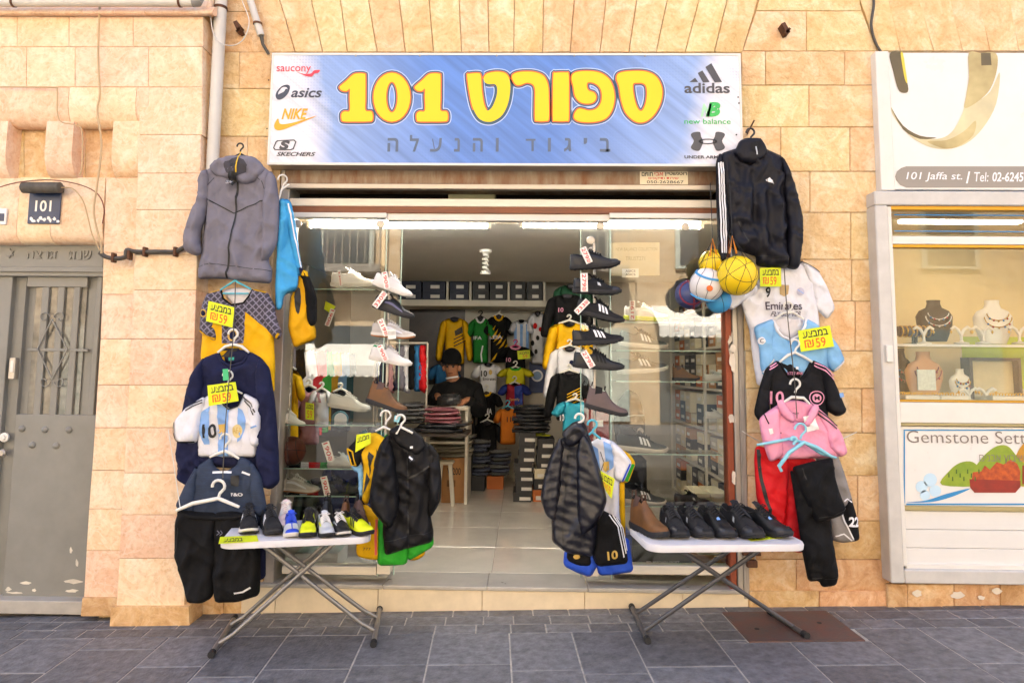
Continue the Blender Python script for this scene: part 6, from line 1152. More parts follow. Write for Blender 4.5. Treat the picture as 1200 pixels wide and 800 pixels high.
stag('price tag on the topmost white sneaker', strip(k4, 490, 438, 506, 524, 30), '190'); stag('price tag on the black low shoe of the left pole', strip(k4, 440, 620, 495, 545, 34), '330'); stag('price tag on the light grey suede sneaker', strip(k4, 468, 685, 504, 768, 32), '219'); k3 = cv(320, 380, 4); stag('price tag on the white sneaker with green heel', strip(k3, 498, 98, 530, 170, 28), '190')
oriented_card('barcode_label', 'small white barcode label on the light grey suede sneaker', 'label', Plane(460, 392, -.22), k4([(508, 738), (550, 736), (552, 785), (510, 788)]), TAGW, 0, lines=(('||||||', (.1, .2, .9, .6), INK, 0),))
k6 = cv(620, 270, 5)
for lab, s_, tx in (('price tag on the topmost black leather shoe', (314, 100, 355, 190, 40), '279'), ('price tag on the plain black trainer', (322, 250, 324, 358, 42), '279'), ('price tag on the tilted striped shoe', (275, 482, 345, 410, 36), '233'), ('price tag on the black shoe above the dark boot', (318, 708, 372, 800, 40), '279')): stag(lab, strip(k6, *s_), tx, -.235)
# ---- folding tables
PLA = mat('white_moulded_plastic', '#d2d0d2', .5, var=.04, vscale=14, bump=.04, bscale=120); LEG = mat('grey_steel_tube', '#8f8b86', .4, metal=.6, var=.1); LEGD = mat('dark_grey_tube', '#5d5c5e', .45, metal=.4, var=.1)
def table(label, corners, H, feet, legm, kneed):
    """corners: picture corners of the top (bl, fl, fr, br); feet: two foot bars ((back),(front)) on the pavement"""
    P4 = [Pz(x, y, H) for x, y in corners]; c = sum(P4, Vector())/4; t = thing('folding_table', label, 'table', (c.x, c.y, gz(c.x, c.y)), 0, 'folding tables')
    ux = ((P4[2]-P4[1]) + (P4[3]-P4[0])); ux.z = 0; L = ux.length/2; ux.normalize(); uy = Vector((-ux.y, ux.x, 0)); Wd = .5*abs((P4[0]-P4[1]).dot(uy)) + .5*abs((P4[3]-P4[2]).dot(uy)); Wd = max(.42, min(Wd, .52))
    def rr(l, w_, r, n=6):
        o = []
        for sx, sy, a0 in ((1, 1, 0), (-1, 1, 90), (-1, -1, 180), (1, -1, 270)):
            for k in range(n+1): a = rad(a0 + 90*k/n); o.append(c + ux*(sx*(l/2-r)+r*math.cos(a)) + uy*(sy*(w_/2-r)+r*math.sin(a)))
        return o
    mb = MB(); rings = [(0, -.012, 0), (0, 0, 0)]; prof = [(L-.03, Wd-.03, -.036), (L, Wd, -.032), (L+.004, Wd+.004, -.010), (L-.004, Wd-.004, .0), (L-.03, Wd-.03, .0)]; n = None
    for l, w_, dz in prof:
        pts = rr(l, w_, .07); n = len(pts); mb.v += [Vector((p.x, p.y, H+dz)) for p in pts]
    for i in range(len(prof)-1):
        for k in range(n): mb.f.append((i*n+k, i*n+(k+1) % n, (i+1)*n+(k+1) % n, (i+1)*n+k))
    mb.f.append(tuple(range(n))[::-1]); mb.f.append(tuple(range((len(prof)-1)*n, len(prof)*n))); mb.build('tabletop', PLA, t, 40)
    F_ = [[Pg(*feet[i][j], .018) for j in (0, 1)] for i in (0, 1)]
    for i in (0, 1):
        a, b = F_[i]; MB().tube([a, b], .0135, 10).build('foot_bar', legm, t, 60)
        for e, o_ in ((a, b), (b, a)):
            d = (e-o_).normalized(); MB().tube([e - d*.005, e + d*.03], .0175, 10).build('foot_cap', SOLK, t, 60)
    for i in (0, 1):                     # each side's legs rise to the far end of the top
        a, b = F_[i]; far = 1 if i == 0 else -1
        for k, q in ((0, .22), (1, .78)):
            q = q if i == 0 else (.30, .70)[k]; st_p = a + (b-a)*q; sy = (.5-q)*Wd*.78; top = c + ux*(far*(L/2-.16)) + uy*sy; top.z = H - .035
            if kneed: kn = st_p + (top-st_p)*.12 + Vector((0, 0, .012 - .03)); kn = st_p + Vector(((top-st_p).x*.13, (top-st_p).y*.13, .05)); pts = [st_p, st_p + (kn-st_p)*.6, kn, kn + (top-kn)*.1, top]
            else: pts = [st_p, top]
            MB().tube(pts, .0115, 10).build('leg', legm, t, 60)
        tp_ = [c + ux*(far*(L/2-.16)) + uy*(s*Wd*.4) for s in (-1, 1)]
        for p in tp_: p.z = H - .036
        MB().tube(tp_, .010, 8).build('cross_bar', legm, t, 60)
    return c, ux, uy, L, Wd
HL, HR = .545, .585
tl = table('white folding table with colourful football shoes left of the step', [(279, 611), (253, 637), (432, 628), (436, 607)], HL, (((274, 725), (249, 764)), ((445, 713), (438, 752))), LEG, True)
tr_ = table('white folding table with black shoes right of the doorway', [(739, 616), (756, 638), (931, 631), (916, 619)], HR, (((741, 712), (758, 748)), ((905, 718), (942, 742))), LEGD, False)
print('TABLES', tl, tr_)
TG, TRG = 'shoes on the left table', 'shoes on the right table'
def on_table(tb, H, key, label, px, dv, heading, group, scale=.95, name='shoe'):
    c, ux, uy, L, Wd = tb; Y = c.y + dv; x = P(px, 620, Y).x; return put_shoe(key, label, (x, Y, H+.0005), Euler((0, 0, rad(-90 + heading))), group, scale, name)
for key, lab, px, dv, hd_, sc_, nm in (('black_trainer', 'black trainer with white sole at the left end of the left table', 291, -.02, 24, 1.0, 'shoe'), ('black_stripes', 'black striped trainer second from the left end of the left table', 317, -.04, 30, 1.0, 'shoe'), ('pink_white', 'pale pink high shoe standing behind the blue cleat', 334, .07, 18, 1.0, 'shoe'), ('blue_cleat', 'blue and silver football shoe on the left table', 341, -.09, 22, .85, 'shoe'), ('yellow_cleat', 'neon yellow football boot with black ankle sock', 361, -.08, 16, .92, 'shoe'), ('silver_cleat', 'silver football shoe with white laces on the left table', 381, -.09, 24, .85, 'shoe'), ('black_boot', 'small black boot behind the silver football shoe', 380, .12, 5, .8, 'boot'), ('black_white', 'black football shoe with silver swoosh on the left table', 398, -.06, 28, .85, 'shoe'), ('brown_boot', 'brown ankle boot behind the black football shoe', 403, .13, 8, .75, 'boot'), ('neon_cleat', 'neon yellow shoe at the right end of the left table', 418, -.05, 44, .92, 'shoe'), ('dark_boot', 'dark brown ankle boot behind the neon yellow shoe', 421, .12, 20, .85, 'boot')):
    on_table(tl, HL, key, lab, px, dv, hd_, TG, sc_, nm)
for key, lab, px, dv, hd_, sc_, nm in (('brown_boot', 'tan ankle boot at the left end of the right table', 760, -.04, 22, 1.02, 'boot'), ('black_runner', 'black sneaker right beside the tan ankle boot', 789, -.02, 4, 1.08, 'shoe'), ('black_runner', 'second black sneaker from the tan ankle boot', 813, -.01, 12, 1.08, 'shoe'), ('black_leather', 'black sneaker with a blue sticker in the middle of the right table', 839, -.01, 12, 1.1, 'shoe'), ('black_runner', 'large black sneaker left of the last pair on the right table', 868, -.01, 12, 1.18, 'shoe'), ('black_leather', 'black leather shoe at the right end of the right table', 896, .01, 26, 1.12, 'shoe')):
    on_table(tr_, HR, key, lab, px, dv + .035, hd_, TRG, sc_, nm)
def flat_card(label, quad, H):
    t = thing('price_card', label, 'price card', Pz(*quad[0], H), 0, 'neon yellow sale cards'); c4 = [Pz(x, y, H) + Vector((0, 0, .0015)) for x, y in quad]; MB().prism(c4, (0, 0, -.001)).build('card', NEON, t, 0)
    a, b, c, d = c4; v, f = text_mesh(heb('במבצע'), 1, .02); v = fit(v, (.12, .15, .6, .7)); mb = MB(); mb.v = [(d*(1-u)+c*u)*(1-w_) + (a*(1-u)+b*u)*w_ + Vector((0, 0, .001)) for u, w_ in v]; mb.f = f; mb.build('lettering', INK, t, 0)
flat_card('neon card lying at the left corner of the left table', [(258, 629), (301, 627), (303, 634), (256, 637)], HL); flat_card('neon card lying at the right end of the right table', [(868, 625), (904, 621), (917, 630), (880, 634)], HR)
for px, py in ((883, 652), ):
    t = thing('padlock', 'dark padlock hanging on the rusty shutter latch by the right table', 'padlock', P(px, 660, -.04)); MB().box(P(876, 665, -.06), P(886, 655, -.03), .004).build('body', M_iron, t); MB().tube([P(878, 655, -.045), P(878, 649, -.045), P(885, 648, -.045), P(885, 655, -.045)], .004, 6).build('shackle', M_alu, t, 60); MB().box(P(871, 651, -.03), P(890, 646, .0), .002).build('latch', M_iron, t)
# ================================================================== inside the shop
TB = dict(body=[(.36, .03), (.25, .07), (.25, .4), (.24, 1), (.5, 1.01), (.76, 1), (.75, .4), (.75, .07), (.64, .03), (.58, .10), (.5, .125), (.42, .10)], short=[(.28, .06), (.12, .15), (0, .38), (.15, .45), (.26, .34), (.3, .2)], long=[(.28, .06), (.14, .14), (.05, .5), (0, .85), (.02, .93), (.13, .94), (.2, .6), (.28, .3)])
def tee(name, label, Y, x0, y0, x1, y1, m, sleeve='short', sm_=None, collar=None, hang=None, yaw=0, cat='jersey'):
    pl = Plane((x0+x1)/2, (y0+y1)/2, Y, yaw); g = Cloth(name, label, cat, pl, None); S = lambda pts: [(x0+u*(x1-x0), y0+v*(y1-y0)) for u, v in pts]
    b = g.piece('body', S(TB['body']), m, .03, .05, fold=.009, grid=.028)
    for f in (0, 1): g.piece('sleeve', S([((1-u) if f else u, v) for u, v in TB[sleeve]]), sm_ or m, .035, .04, h0=.01, fold=.009, grid=.028)
    if collar: g.ring(b, 'collar', S([(.36, .035), (.42, .11), (.5, .135), (.58, .11), (.64, .035)]), 2, collar, r=.012)
    g.piece('inner_back', S([(.37, .03), (.5, 0), (.63, .03), (.57, .11), (.43, .11)]), LINING, .008, .03, h0=-.02, grid=.03)
    if hang: cx = (x0+x1)/2; hy = (y1-y0)*.0; hanger('%s hanger of the %s' % (hang[1], ' '.join(label.split()[:11])), pl, (cx, y0-7), [(x0+.3*(x1-x0), y0+3), (cx, y0-1), (x0+.7*(x1-x0), y0+3)], hang[0], 6, r=.008)
    g.S = S; return g, b
BW = 3.80
g, b = tee('track_jacket', 'yellow track top with black diagonal print hanging behind the man', BW, 511, 371, 554, 426, YL, 'long', cat='track top')
for k in range(3): g.line(b, 'print', [(532, 398+k*4), (546, 391+k*4)], 1.2, INK, .008)
g.decal(b, 'print', [(533, 388), (545, 380), (546, 388), (534, 394)], mat('grey_print', '#4a4438', .7), .006)
g, b = tee('jersey', 'green jersey with white letters hanging on the rear wall', BW, 546, 371, 580, 425, fabric('pitch_green', '#1d7a2c', .7), collar=WP, hang=(H_K, 'dark')); g.text(b, 'print', 'IFA', (555, 394, 565, 398), WP, .008, .03); g.line(b, 'curve', [(566, 405), (564, 415), (565, 424)], 1.6, WP, .008)
g, b = tee('jersey', 'black jersey with yellow tiger streaks hanging on the rear wall', BW, 566, 368, 603, 424, BK, collar=YL, hang=(H_W, 'white'))
for k in range(9): x = 572+k*3 % 22; y = 386+k*4; g.decal(b, 'streak', [(x, y+7), (x+5, y), (x+9, y-5), (x+6, y+3)], YL, .006)
g.text(b, 'print', 'LEIA', (574, 393, 589, 397), WP, .010, .02)
g, b = tee('jersey', 'white and sky blue striped jersey hanging on the rear wall', BW-.02, 596, 374, 626, 412, W_)
for x in (604, 611, 618): g.decal(b, 'stripe', [(x-1.6, 380), (x+1.6, 380), (x+1.6, 410), (x-1.6, 410)], LBL, .006)
g, b = tee('jersey', 'white jersey with red and black splash print on the rear wall', BW, 616, 364, 644, 426, W_)
for x, y, r in ((627, 382, 2.5), (630, 396, 2), (624, 402, 2.2), (633, 386, 1.8), (628, 412, 2)): g.disc(b, 'splash', x, y, r, r*1.5, RED if x % 2 else INK, .006, 9)
g, b = tee('jersey', 'black jersey number 10 with pink edges hanging inside on the rear wall', 3.6, 582, 405, 626, 434, BK, collar=ROSE, hang=(mat('pink_hanger', '#c8407a', .5), 'pink')); g.text(b, 'number', '10', (593, 419, 599, 424), ROSE, .01, .03)
oriented_card('price_card', 'small neon sale card on the black and pink jersey inside', 'price card', Plane(613, 415, 3.52), [(606, 411), (621, 410), (621, 420), (607, 421)], NEON, 0, group='neon yellow sale cards', lines=((heb('במבצע'), (.15, .12, .9, .42), INK, .02), ('59', (.4, .5, .8, .9), INKR, .01)))
g, b = tee('jersey', 'white jersey number 10 hanging beside the man', 3.6, 552, 425, 592, 466, W_, collar=None); g.text(b, 'number', '10', (564, 434, 571, 441), INK, .01, .02); g.text(b, 'print', 'Emirates', (566, 442, 581, 445.5), INK, .01, .01); g.disc(b, 'crest', 575, 436, 2, 3, GOLD, .01)
g, b = tee('jersey', 'yellow jersey with green collar and cuffs inside', 3.5, 582, 430, 626, 456, fabric('canary', '#c9c21c', .7), collar=GRN, hang=(H_W, 'white'))
g, b = tee('jersey', 'red and blue halved jersey inside', 3.42, 583, 448, 623, 482, fabric('garnet', '#8e1626', .7), sm_=fabric('deep_blue', '#1c2c78', .7), hang=(H_W, 'white')); g.decal(b, 'half', [(603, 452), (612, 451), (613, 482), (603, 482)], mat('deep_blue_print', '#1e3488', .7), .006); g.text(b, 'print', 'Spotify', (597, 466, 609, 470), GOLD, .01, .01)
g, b = tee('jersey', 'black jersey with yellow collar and white print inside', 3.42, 550, 458, 590, 500, BK, collar=YL, hang=(H_W, 'white')); g.text(b, 'print', 'DMA', (564, 478, 577, 485), WP, .01, .03)
g, b = tee('jersey', 'plain black jersey on a cream hanger at the bottom of the rear wall', 3.30, 550, 492, 592, 552, BK, hang=(H_W, 'cream'))
g, b = tee('jersey', 'orange jersey number 11 on a turquoise hanger inside', 3.2, 578, 476, 612, 520, fabric('orange_jersey', '#c8701a', .7), hang=(H_T, 'turquoise')); g.text(b, 'number', '11', (594, 488, 599, 494), INK, .01, .02)
g, b = tee('sweatshirt', 'blue sweatshirt hanging behind the man at the left', 3.7, 500, 425, 540, 470, fabric('mid_blue', '#2e6a9c', .8), cat='sweatshirt')
# right hand column, nearer
RW = 1.75
g, b = tee('track_jacket', 'dark green track top with white piping hanging highest on the inner right', RW+.1, 642, 332, 700, 395, fabric('bottle_green', '#16402a', .7), 'long', cat='track top'); g.line(b, 'piping', [(656, 342), (660, 360)], 1, WP, .006)
g, b = tee('jersey', 'black long jersey with pink sleeve stripes on the inner right', RW, 634, 344, 696, 398, BK, 'long'); g.text(b, 'number', '10', (654, 361, 660, 366), ROSE, .008, .02); 
g, b = tee('sweatshirt', 'plain yellow sweatshirt on the inner right', RW-.05, 636, 376, 698, 436, YL, 'long', hang=(H_W, 'white'), cat='sweatshirt')
g, b = tee('track_jacket', 'white track top with blue sleeve stripes on the inner right', RW-.1, 637, 405, 698, 470, W_, 'long', hang=(H_W, 'white'), cat='track top'); g.disc(b, 'crest', 669.5, 425, 2.6, 3, NV, .008)
g, b = tee('track_jacket', 'black track top with yellow diagonal print on the inner right', RW-.15, 638, 434, 696, 492, BK, 'long', hang=(H_W, 'white'), cat='track top')
for k in range(5): g.line(b, 'print', [(664, 468+k*3.4-6), (680, 460+k*3.4-6)], 1.1, YL, .008)
g, b = tee('jersey', 'turquoise jersey number 10 on the inner right', RW-.2, 646, 468, 702, 512, fabric('turquoise', '#2f9cb4', .7), hang=(H_W, 'white')); g.text(b, 'number', '10', (656, 485, 661, 493), WP, .008, .02)
# posters on the rear wall
def poster(label, x0, y0, x1, y1, Y, m): 
    a = P(x0, y1, Y); b = P(x1, y0, Y); t = thing('poster', label, 'poster', ((a.x+b.x)/2, Y, a.z)); MB().box((a.x, Y, a.z), (b.x, Y+.006, b.z)).build('sheet', m, t, 0); return t
poster('dark printed poster on the rear wall left of the yellow track top', 478, 363, 545, 450, 3.92, mat('dark_stadium_print', '#191618', .4, var=.8, vscale=3.5, col2='#3c2c2c'))
pt = poster('blue club poster with round white emblem on the rear wall', 620, 424, 640, 460, 3.92, mat('poster_blue', '#1c3468', .5)); MB().lathe([(.07, 0), (.068, .002)], P(629.5, 440, 3.918), 20, 'y').build('emblem', WP, pt, 0); MB().lathe([(.05, 0), (.048, .004)], P(629.5, 440, 3.917), 20, 'y').build('emblem_centre', mat('emblem_blue', '#7a98c0', .5), pt, 0)
# shelf with shoe boxes under the upper ceiling
M_shelf = mat('cream_shelf', '#c9c2b2', .6, var=.05); KB = mat('black_card_box', '#2c2b2c', .6, var=.1); NB_ = mat('navy_card_box', '#1f2438', .6); LBW = mat('box_label', '#d6d2ca', .6); TBX = mat('kraft_card', '#a8794a', .8, var=.12, vscale=10); CBX = mat('cream_card_box', '#cfc4a6', .7); ORX = mat('orange_card_box', '#b8642a', .7)
def box_px(name, label, x0, y0, x1, y1, Y, dep, m, group=None, lab=None, lid=True, cat='box'):
    a = P(x0, y1, Y); b = P(x1, y0, Y); t = thing(name, label, cat, ((a.x+b.x)/2, Y+dep/2, a.z), 0, group); h = b.z-a.z
    MB().box((a.x+.003, Y+.003, a.z+.0006), (b.x-.003, Y+dep-.003, b.z - (.32*h if lid else .0006))).build('body', m, t, 0)
    if lid: MB().box((a.x+.0005, Y, b.z-.34*h), (b.x-.0005, Y+dep, b.z-.0006), .002).build('lid', m, t, 0)
    if lab: u0, v0, u1, v1 = lab; MB().box((a.x+(b.x-a.x)*u0, Y-.001, b.z-h*v1), (a.x+(b.x-a.x)*u1, Y+.002, b.z-h*v0)).build('label', LBW, t, 0)
    return t
sh = thing('wall_shelf', 'cream shelf with dividers of shoe boxes high on the rear wall', 'shelf', P(560, 357, 3.45))
a, b = P(462, 358, 3.45), P(642, 352, 3.45); MB().box((a.x, 3.45, a.z), (b.x, 3.94, b.z), .004).build('board', M_shelf, sh)
for px in (524, 551, 596, 638): q = P(px, 352, 3.46); MB().box((q.x-.012, 3.46, q.z), (q.x+.012, 3.94, q.z+.42)).build('divider', M_shelf, sh, 0)
SBX = 'dark shoe boxes on the high rear shelf'
for x0, x1, m, nm in ((466, 494, NB_, 'leftmost navy'), (495, 522, NB_, 'second navy'), (527, 549, NB_, 'third navy'), (554, 573, KB, 'leftmost black'), (574, 594, KB, 'second black'), (598, 616, KB, 'third black'), (617, 636, KB, 'rightmost black')):
    for y0, y1, w_ in ((340.5, 351.2, 'lower'), (329, 340.2, 'upper')): box_px('shoe_box', '%s shoe box in the %s layer of the high rear shelf' % (nm, w_), x0, y0, x1, y1, 3.48, .33, m, SBX, (.35, .45, .75, .8), False, 'shoe box')
# counter, stacks, cartons, stool
def floor_Y(px, py): return Pz(px, py, FLZ).y
def rest(px, py): p = Pz(px, py, FLZ); return p
CY = 2.35; ct = thing('counter', 'white shop counter with piles of packed clothes in front of the man', 'counter', (P(520, 500, CY).x, CY, FLZ))
a, b = P(440, 476, CY), P(549, 476, CY); CTZ = a.z + .0
MB().box((a.x, CY, CTZ-.03), (b.x, CY+.55, CTZ), .004).build('top', M_shelf, ct); MB().box((b.x-.03, CY+.02, FLZ), (b.x-.004, CY+.5, CTZ-.031)).build('side_panel', M_shelf, ct, 0); MB().box((a.x, CY+.02, FLZ), (a.x+.02, CY+.5, CTZ-.031)).build('side_panel', M_shelf, ct, 0); MB().box((a.x+.021, CY+.3, FLZ), (b.x-.031, CY+.32, CTZ-.031)).build('back_panel', M_shelf, ct, 0); MB().box((a.x+.021, CY+.03, FLZ+.55), (b.x-.031, CY+.29, FLZ+.57)).build('shelf', M_shelf, ct, 0)
def pack_mat(key, c, c2): return mat(key, c, .25, var=.5, vscale=22, col2=c2, bump=.5, bscale=45, coat=.6)
PK = [pack_mat('packed_grey', '#3a3a3e', '#77767a'), pack_mat('packed_pink', '#9c4a58', '#c98a90'), pack_mat('packed_beige', '#8f8776', '#b5ad9a'), pack_mat('packed_dark', '#161618', '#55555a'), pack_mat('packed_blue', '#252c44', '#8a90a8'), pack_mat('packed_mixed', '#33363e', '#a8a49c')]
bundle_mesh = []; ORD = ['first', 'second', 'third', 'fourth', 'fifth', 'sixth', 'seventh', 'eighth', 'ninth']
for k in range(4):
    bm = bmesh.new(); bmesh.ops.create_cube(bm, size=1); bmesh.ops.bevel(bm, geom=list(bm.edges), offset=.18, segments=2, affect='EDGES'); 
    for v in bm.verts: v.co += Vector((rs.uniform(-.06, .06), rs.uniform(-.06, .06), rs.uniform(-.14, .14)))
    me = bpy.data.meshes.new('bundle'); bm.to_mesh(me); bm.free(); me.polygons.foreach_set('use_smooth', [True]*len(me.polygons)); bundle_mesh.append(me)
def stack(label, group, x0, x1, ytop, ybot, Y, dep, m, n):
    a = P(x0, ybot, Y); b = P(x1, ytop, Y); h = (b.z-a.z)/n
    for k in range(n):
        me = bundle_mesh[(k + int(x0)) % 4].copy(); me.materials.append(m if not isinstance(m, list) else m[k % len(m)]); t = bpy.data.objects.new('packed_garment', me); link(t)
        t.location = ((a.x+b.x)/2 + rs.uniform(-.015, .015), Y+dep/2 + rs.uniform(-.02, .02), a.z + h*(k+.5)); t.scale = ((b.x-a.x)*rs.uniform(.92, 1.04), dep, h*1.12); t.rotation_euler = (rs.uniform(-.03, .03), rs.uniform(-.04, .04), rs.uniform(-.16, .16)); tag(t, label + ', %s from the bottom' % ORD[k] if n > 1 else label, 'packed garment', group)
tb1 = thing('low_bench', 'low shelf unit carrying the packed clothes beside the counter', 'shelf', (P(505, 520, 1.75).x, 1.75, FLZ)); a, b = P(462, 511, 1.75), P(547, 508, 1.75); MB().box((a.x, 1.75, a.z), (b.x, 2.2, b.z), .003).build('board', mat('dark_board', '#3a3028', .6), tb1)
for x in (a.x+.02, P(496, 500, 1.9).x): MB().box((x, 1.9, FLZ), (x+.02, 2.18, a.z-.001)).build('leg', M_shelf, tb1, 0)
stack('dark packed garment in the lowest layer beside the counter', 'dark packed clothes beside the counter', 487, 545, 497, 508, 1.75, .4, PK[3], 2); stack('pink packed garment in the pile beside the counter', 'pink packed clothes', 496, 536, 479, 497, 1.8, .34, PK[1], 4); stack('grey packed garment left of the pink pile', 'grey packed clothes', 462, 495, 473, 497, 1.8, .34, [PK[0], PK[5]], 5)
q = rest(533, 589); t = thing('carton', 'brown cardboard carton with printed number in front of the counter', 'carton', q); BYY = q.y; a, b = P(517, 589, BYY), P(548, 537, BYY); MB().box((a.x, BYY, FLZ+.001), (b.x, BYY+.4, b.z)).build('body', TBX, t, 0); letters(t, 'print', 'V-200', (524, 548, 540, 556), BYY, INK, .002, .01)
for x, w_ in ((a.x, -1), (b.x, 1)): MB().box((x, BYY, b.z+.0005), (x+(.1 if w_ < 0 else -.1), BYY+.4, b.z+.006)).build('flap', TBX, t, 0)
MB().add([(a.x+.06+.02*k % .3, BYY-.0012, b.z-.22-.03*(k//6)) for k in range(0)] or [(a.x+.05, BYY-.0012, b.z-.2), (a.x+.13, BYY-.0012, b.z-.2), (a.x+.13, BYY-.0012, b.z-.26), (a.x+.05, BYY-.0012, b.z-.26)], [(0, 1, 2, 3)]).build('print', mat('faded_print', '#7a5836', .8), t, 0)
stack('beige packed trousers slumped on the cardboard carton', 'beige packed trousers on the carton', 504, 553, 510, 537, BYY+.0, .36, PK[2], 5)
q = rest(524, 593); SY_ = q.y; stl = thing('plastic_stool', 'cream moulded plastic stool beside the cardboard carton', 'stool', q); PLS = mat('cream_plastic', '#c6bfae', .45)
a, b = P(513, 545, SY_), P(531, 541, SY_); zt = b.z; MB().box((a.x, SY_, zt-.03), (b.x, SY_+.3, zt), .012).build('seat', PLS, stl)
for sx in (0, 1):
    for sy in (0, 1):
        x = a.x + .01 if sx == 0 else b.x - .045; y = SY_+.008 if sy == 0 else SY_+.25; ex = (-.03 if sx == 0 else .03); MB().add([(x, y, zt-.03), (x+.035, y, zt-.03), (x+.035, y+.035, zt-.03), (x, y+.035, zt-.03), (x+ex, y, FLZ), (x+ex+.035, y, FLZ), (x+ex+.035, y+.035, FLZ), (x+ex, y+.035, FLZ)], [(0, 1, 2, 3), (4, 7, 6, 5), (0, 4, 5, 1), (1, 5, 6, 2), (2, 6, 7, 3), (3, 7, 4, 0)]).build('leg', PLS, stl, 0)
# shoe box towers on the floor, right of the aisle
q = rest(615, 588); BY2 = q.y; BG = 'black shoe boxes stacked on the floor'
def floor_y(z): return z
ys2 = [588, 576.5, 565, 553.5, 542.5, 531, 519.5, 507]; xs2 = [(601, 623), (604, 624), (603, 625), (602, 624), (607, 627), (608, 627), (608, 628)]; on_ = ['lowest', 'second from the floor', 'third from the floor', 'middle', 'third from the top', 'second from the top', 'topmost']
for k in range(7): box_px('shoe_box', 'black shoe box, %s of the tower beside the aisle' % on_[k], xs2[k][0], ys2[k+1], xs2[k][1], ys2[k], BY2, .34, KB, BG, (.35, .5, .95, .82), True, 'shoe box')
for k, (x0, x1, y0, y1, m, nm) in enumerate(((624, 637, 574, 588, ORX, 'orange shoe box at the foot of the second tower'), (625, 645, 561, 574, KB, 'black shoe box low in the second tower'), (626, 638.5, 549, 561, CBX, 'cream shoe box in the second tower'), (628.5, 648, 538, 549, KB, 'black shoe box above the cream one'), (629, 649, 526.5, 538, KB, 'black shoe box second from the top of the second tower'), (630, 650, 514, 526.5, KB, 'black shoe box topmost in the second tower'))):
    box_px('shoe_box', nm, x0, y0, x1, y1, BY2+.03, .34, m, BG, (.3, .5, .9, .82), True, 'shoe box')
put_shoe('neon_cleat', 'neon yellow shoe standing on the second tower of boxes', (P(636, 514, BY2+.17).x, BY2+.17, P(636, 514, BY2+.03).z), Euler((0, 0, .1)), 'shoes inside the shop', .55)
stack('dark plastic wrapped garment on top of the shoe box tower', 'plastic wrapped clothes on the shoe boxes', 602, 645, 476, 507, BY2+.0, .34, [PK[3], PK[0], PK[3]], 7)
for x0, x1, y0, y1, m, lab in ((549, 568, 558, 575, KB, 'dark carton under the blue packed clothes on the floor'), (570, 590, 558, 573, ORX, 'orange carton under the packed jerseys on the floor')):
    q = rest((x0+x1)/2, y1); box_px('carton', lab, x0, y0, x1, y1, q.y, .3, m, None, None, False, 'carton'); 
q = rest(558, 575); stack('blue packed garment stacked on the dark carton', 'blue packed clothes on the floor', 549, 573, 516, 558, q.y, .3, [PK[4], PK[4], PK[5]], 9); q = rest(580, 573); stack('striped packed garment stacked on the orange carton', 'packed jerseys on the floor', 571, 597, 528, 558, q.y, .3, [PK[5], PK[4]], 7)
# clothes rail, left inside
rl = thing('clothes_rail', 'chrome clothes rail with trousers inside the left window', 'clothes rail', (P(480, 470, 1.9).x, 1.9, FLZ)); a, b = P(440, 402, 1.9), P(501, 402, 1.9); MB().tube([a, b], .012, 8).build('rail', M_alu, rl, 60)
for p in (a, b): MB().tube([p, (p.x, 1.9, FLZ)], .011, 8).build('post', M_alu, rl, 60)
cols = [NV, BK, fabric('dusty_rose', '#a87880', .8), NV, GY, W_, BK, fabric('mid_blue', '#2e6a9c', .8), RED]; cn = ['navy', 'black', 'dusty rose', 'second navy', 'grey', 'white', 'second black', 'blue', 'red']
for k in range(9):
    x = 442 + k*6.3; g = Cloth('trousers', '%s trousers hanging on the chrome clothes rail' % cn[k], 'trousers', Plane(x+3, 430, 1.88 + .02*(k % 2), 40)); g.piece('leg', [(x, 405), (x+6.6, 405), (x+7, 455+3*(k % 3)), (x-.6, 456+2*(k % 2))], cols[k], .03, .03, fold=.010, grid=.03)
# the man behind the counter
MY = CY + .45
def skin_mesh(verts, edges, radii, m, name, parent, sub=2, root=0):
    me = bpy.data.meshes.new(name); me.from_pydata([tuple(v) for v in verts], edges, []); o = bpy.data.objects.new(name, me); COL.objects.link(o); md = o.modifiers.new('s', 'SKIN'); md.use_smooth_shade = True
    for i, r in enumerate(radii): me.skin_vertices[0].data[i].radius = (r, r) if not isinstance(r, tuple) else r
    me.skin_vertices[0].data[root].use_root = True; s = o.modifiers.new('u', 'SUBSURF'); s.levels = sub; s.render_levels = sub
    dg = bpy.context.evaluated_depsgraph_get(); m2 = bpy.data.meshes.new_from_object(o.evaluated_get(dg)); bpy.data.objects.remove(o); m2.name = name; m2.materials.clear(); m2.materials.append(m); m2.polygons.foreach_set('use_smooth', [True]*len(m2.polygons))
    inv = rootmat(parent).inverted(); m2.transform(inv); return link(bpy.data.objects.new(name, m2), parent)
hc = P(529, 432, MY); man = thing('person', 'man in a black jacket and black beanie looking down at a packet on the counter', 'person', (hc.x+.03, MY+.12, FLZ)); SKN = mat('skin', '#b07a5a', .6, var=.06); JKT = fabric('black_jacket_cloth', '#141416', .8); HAT = fabric('black_knit_hat', '#101012', .95, bump=.4, bscale=120)
hx, hz = hc.x, hc.z; ax = hx + .05; Yb = MY + .14
hl = P(513, 458, CY+.14); hr = P(541, 466, CY+.14); hl = Vector((hl.x, CY+.16, CTZ+.09)); hr = Vector((hr.x, CY+.16, CTZ+.035))
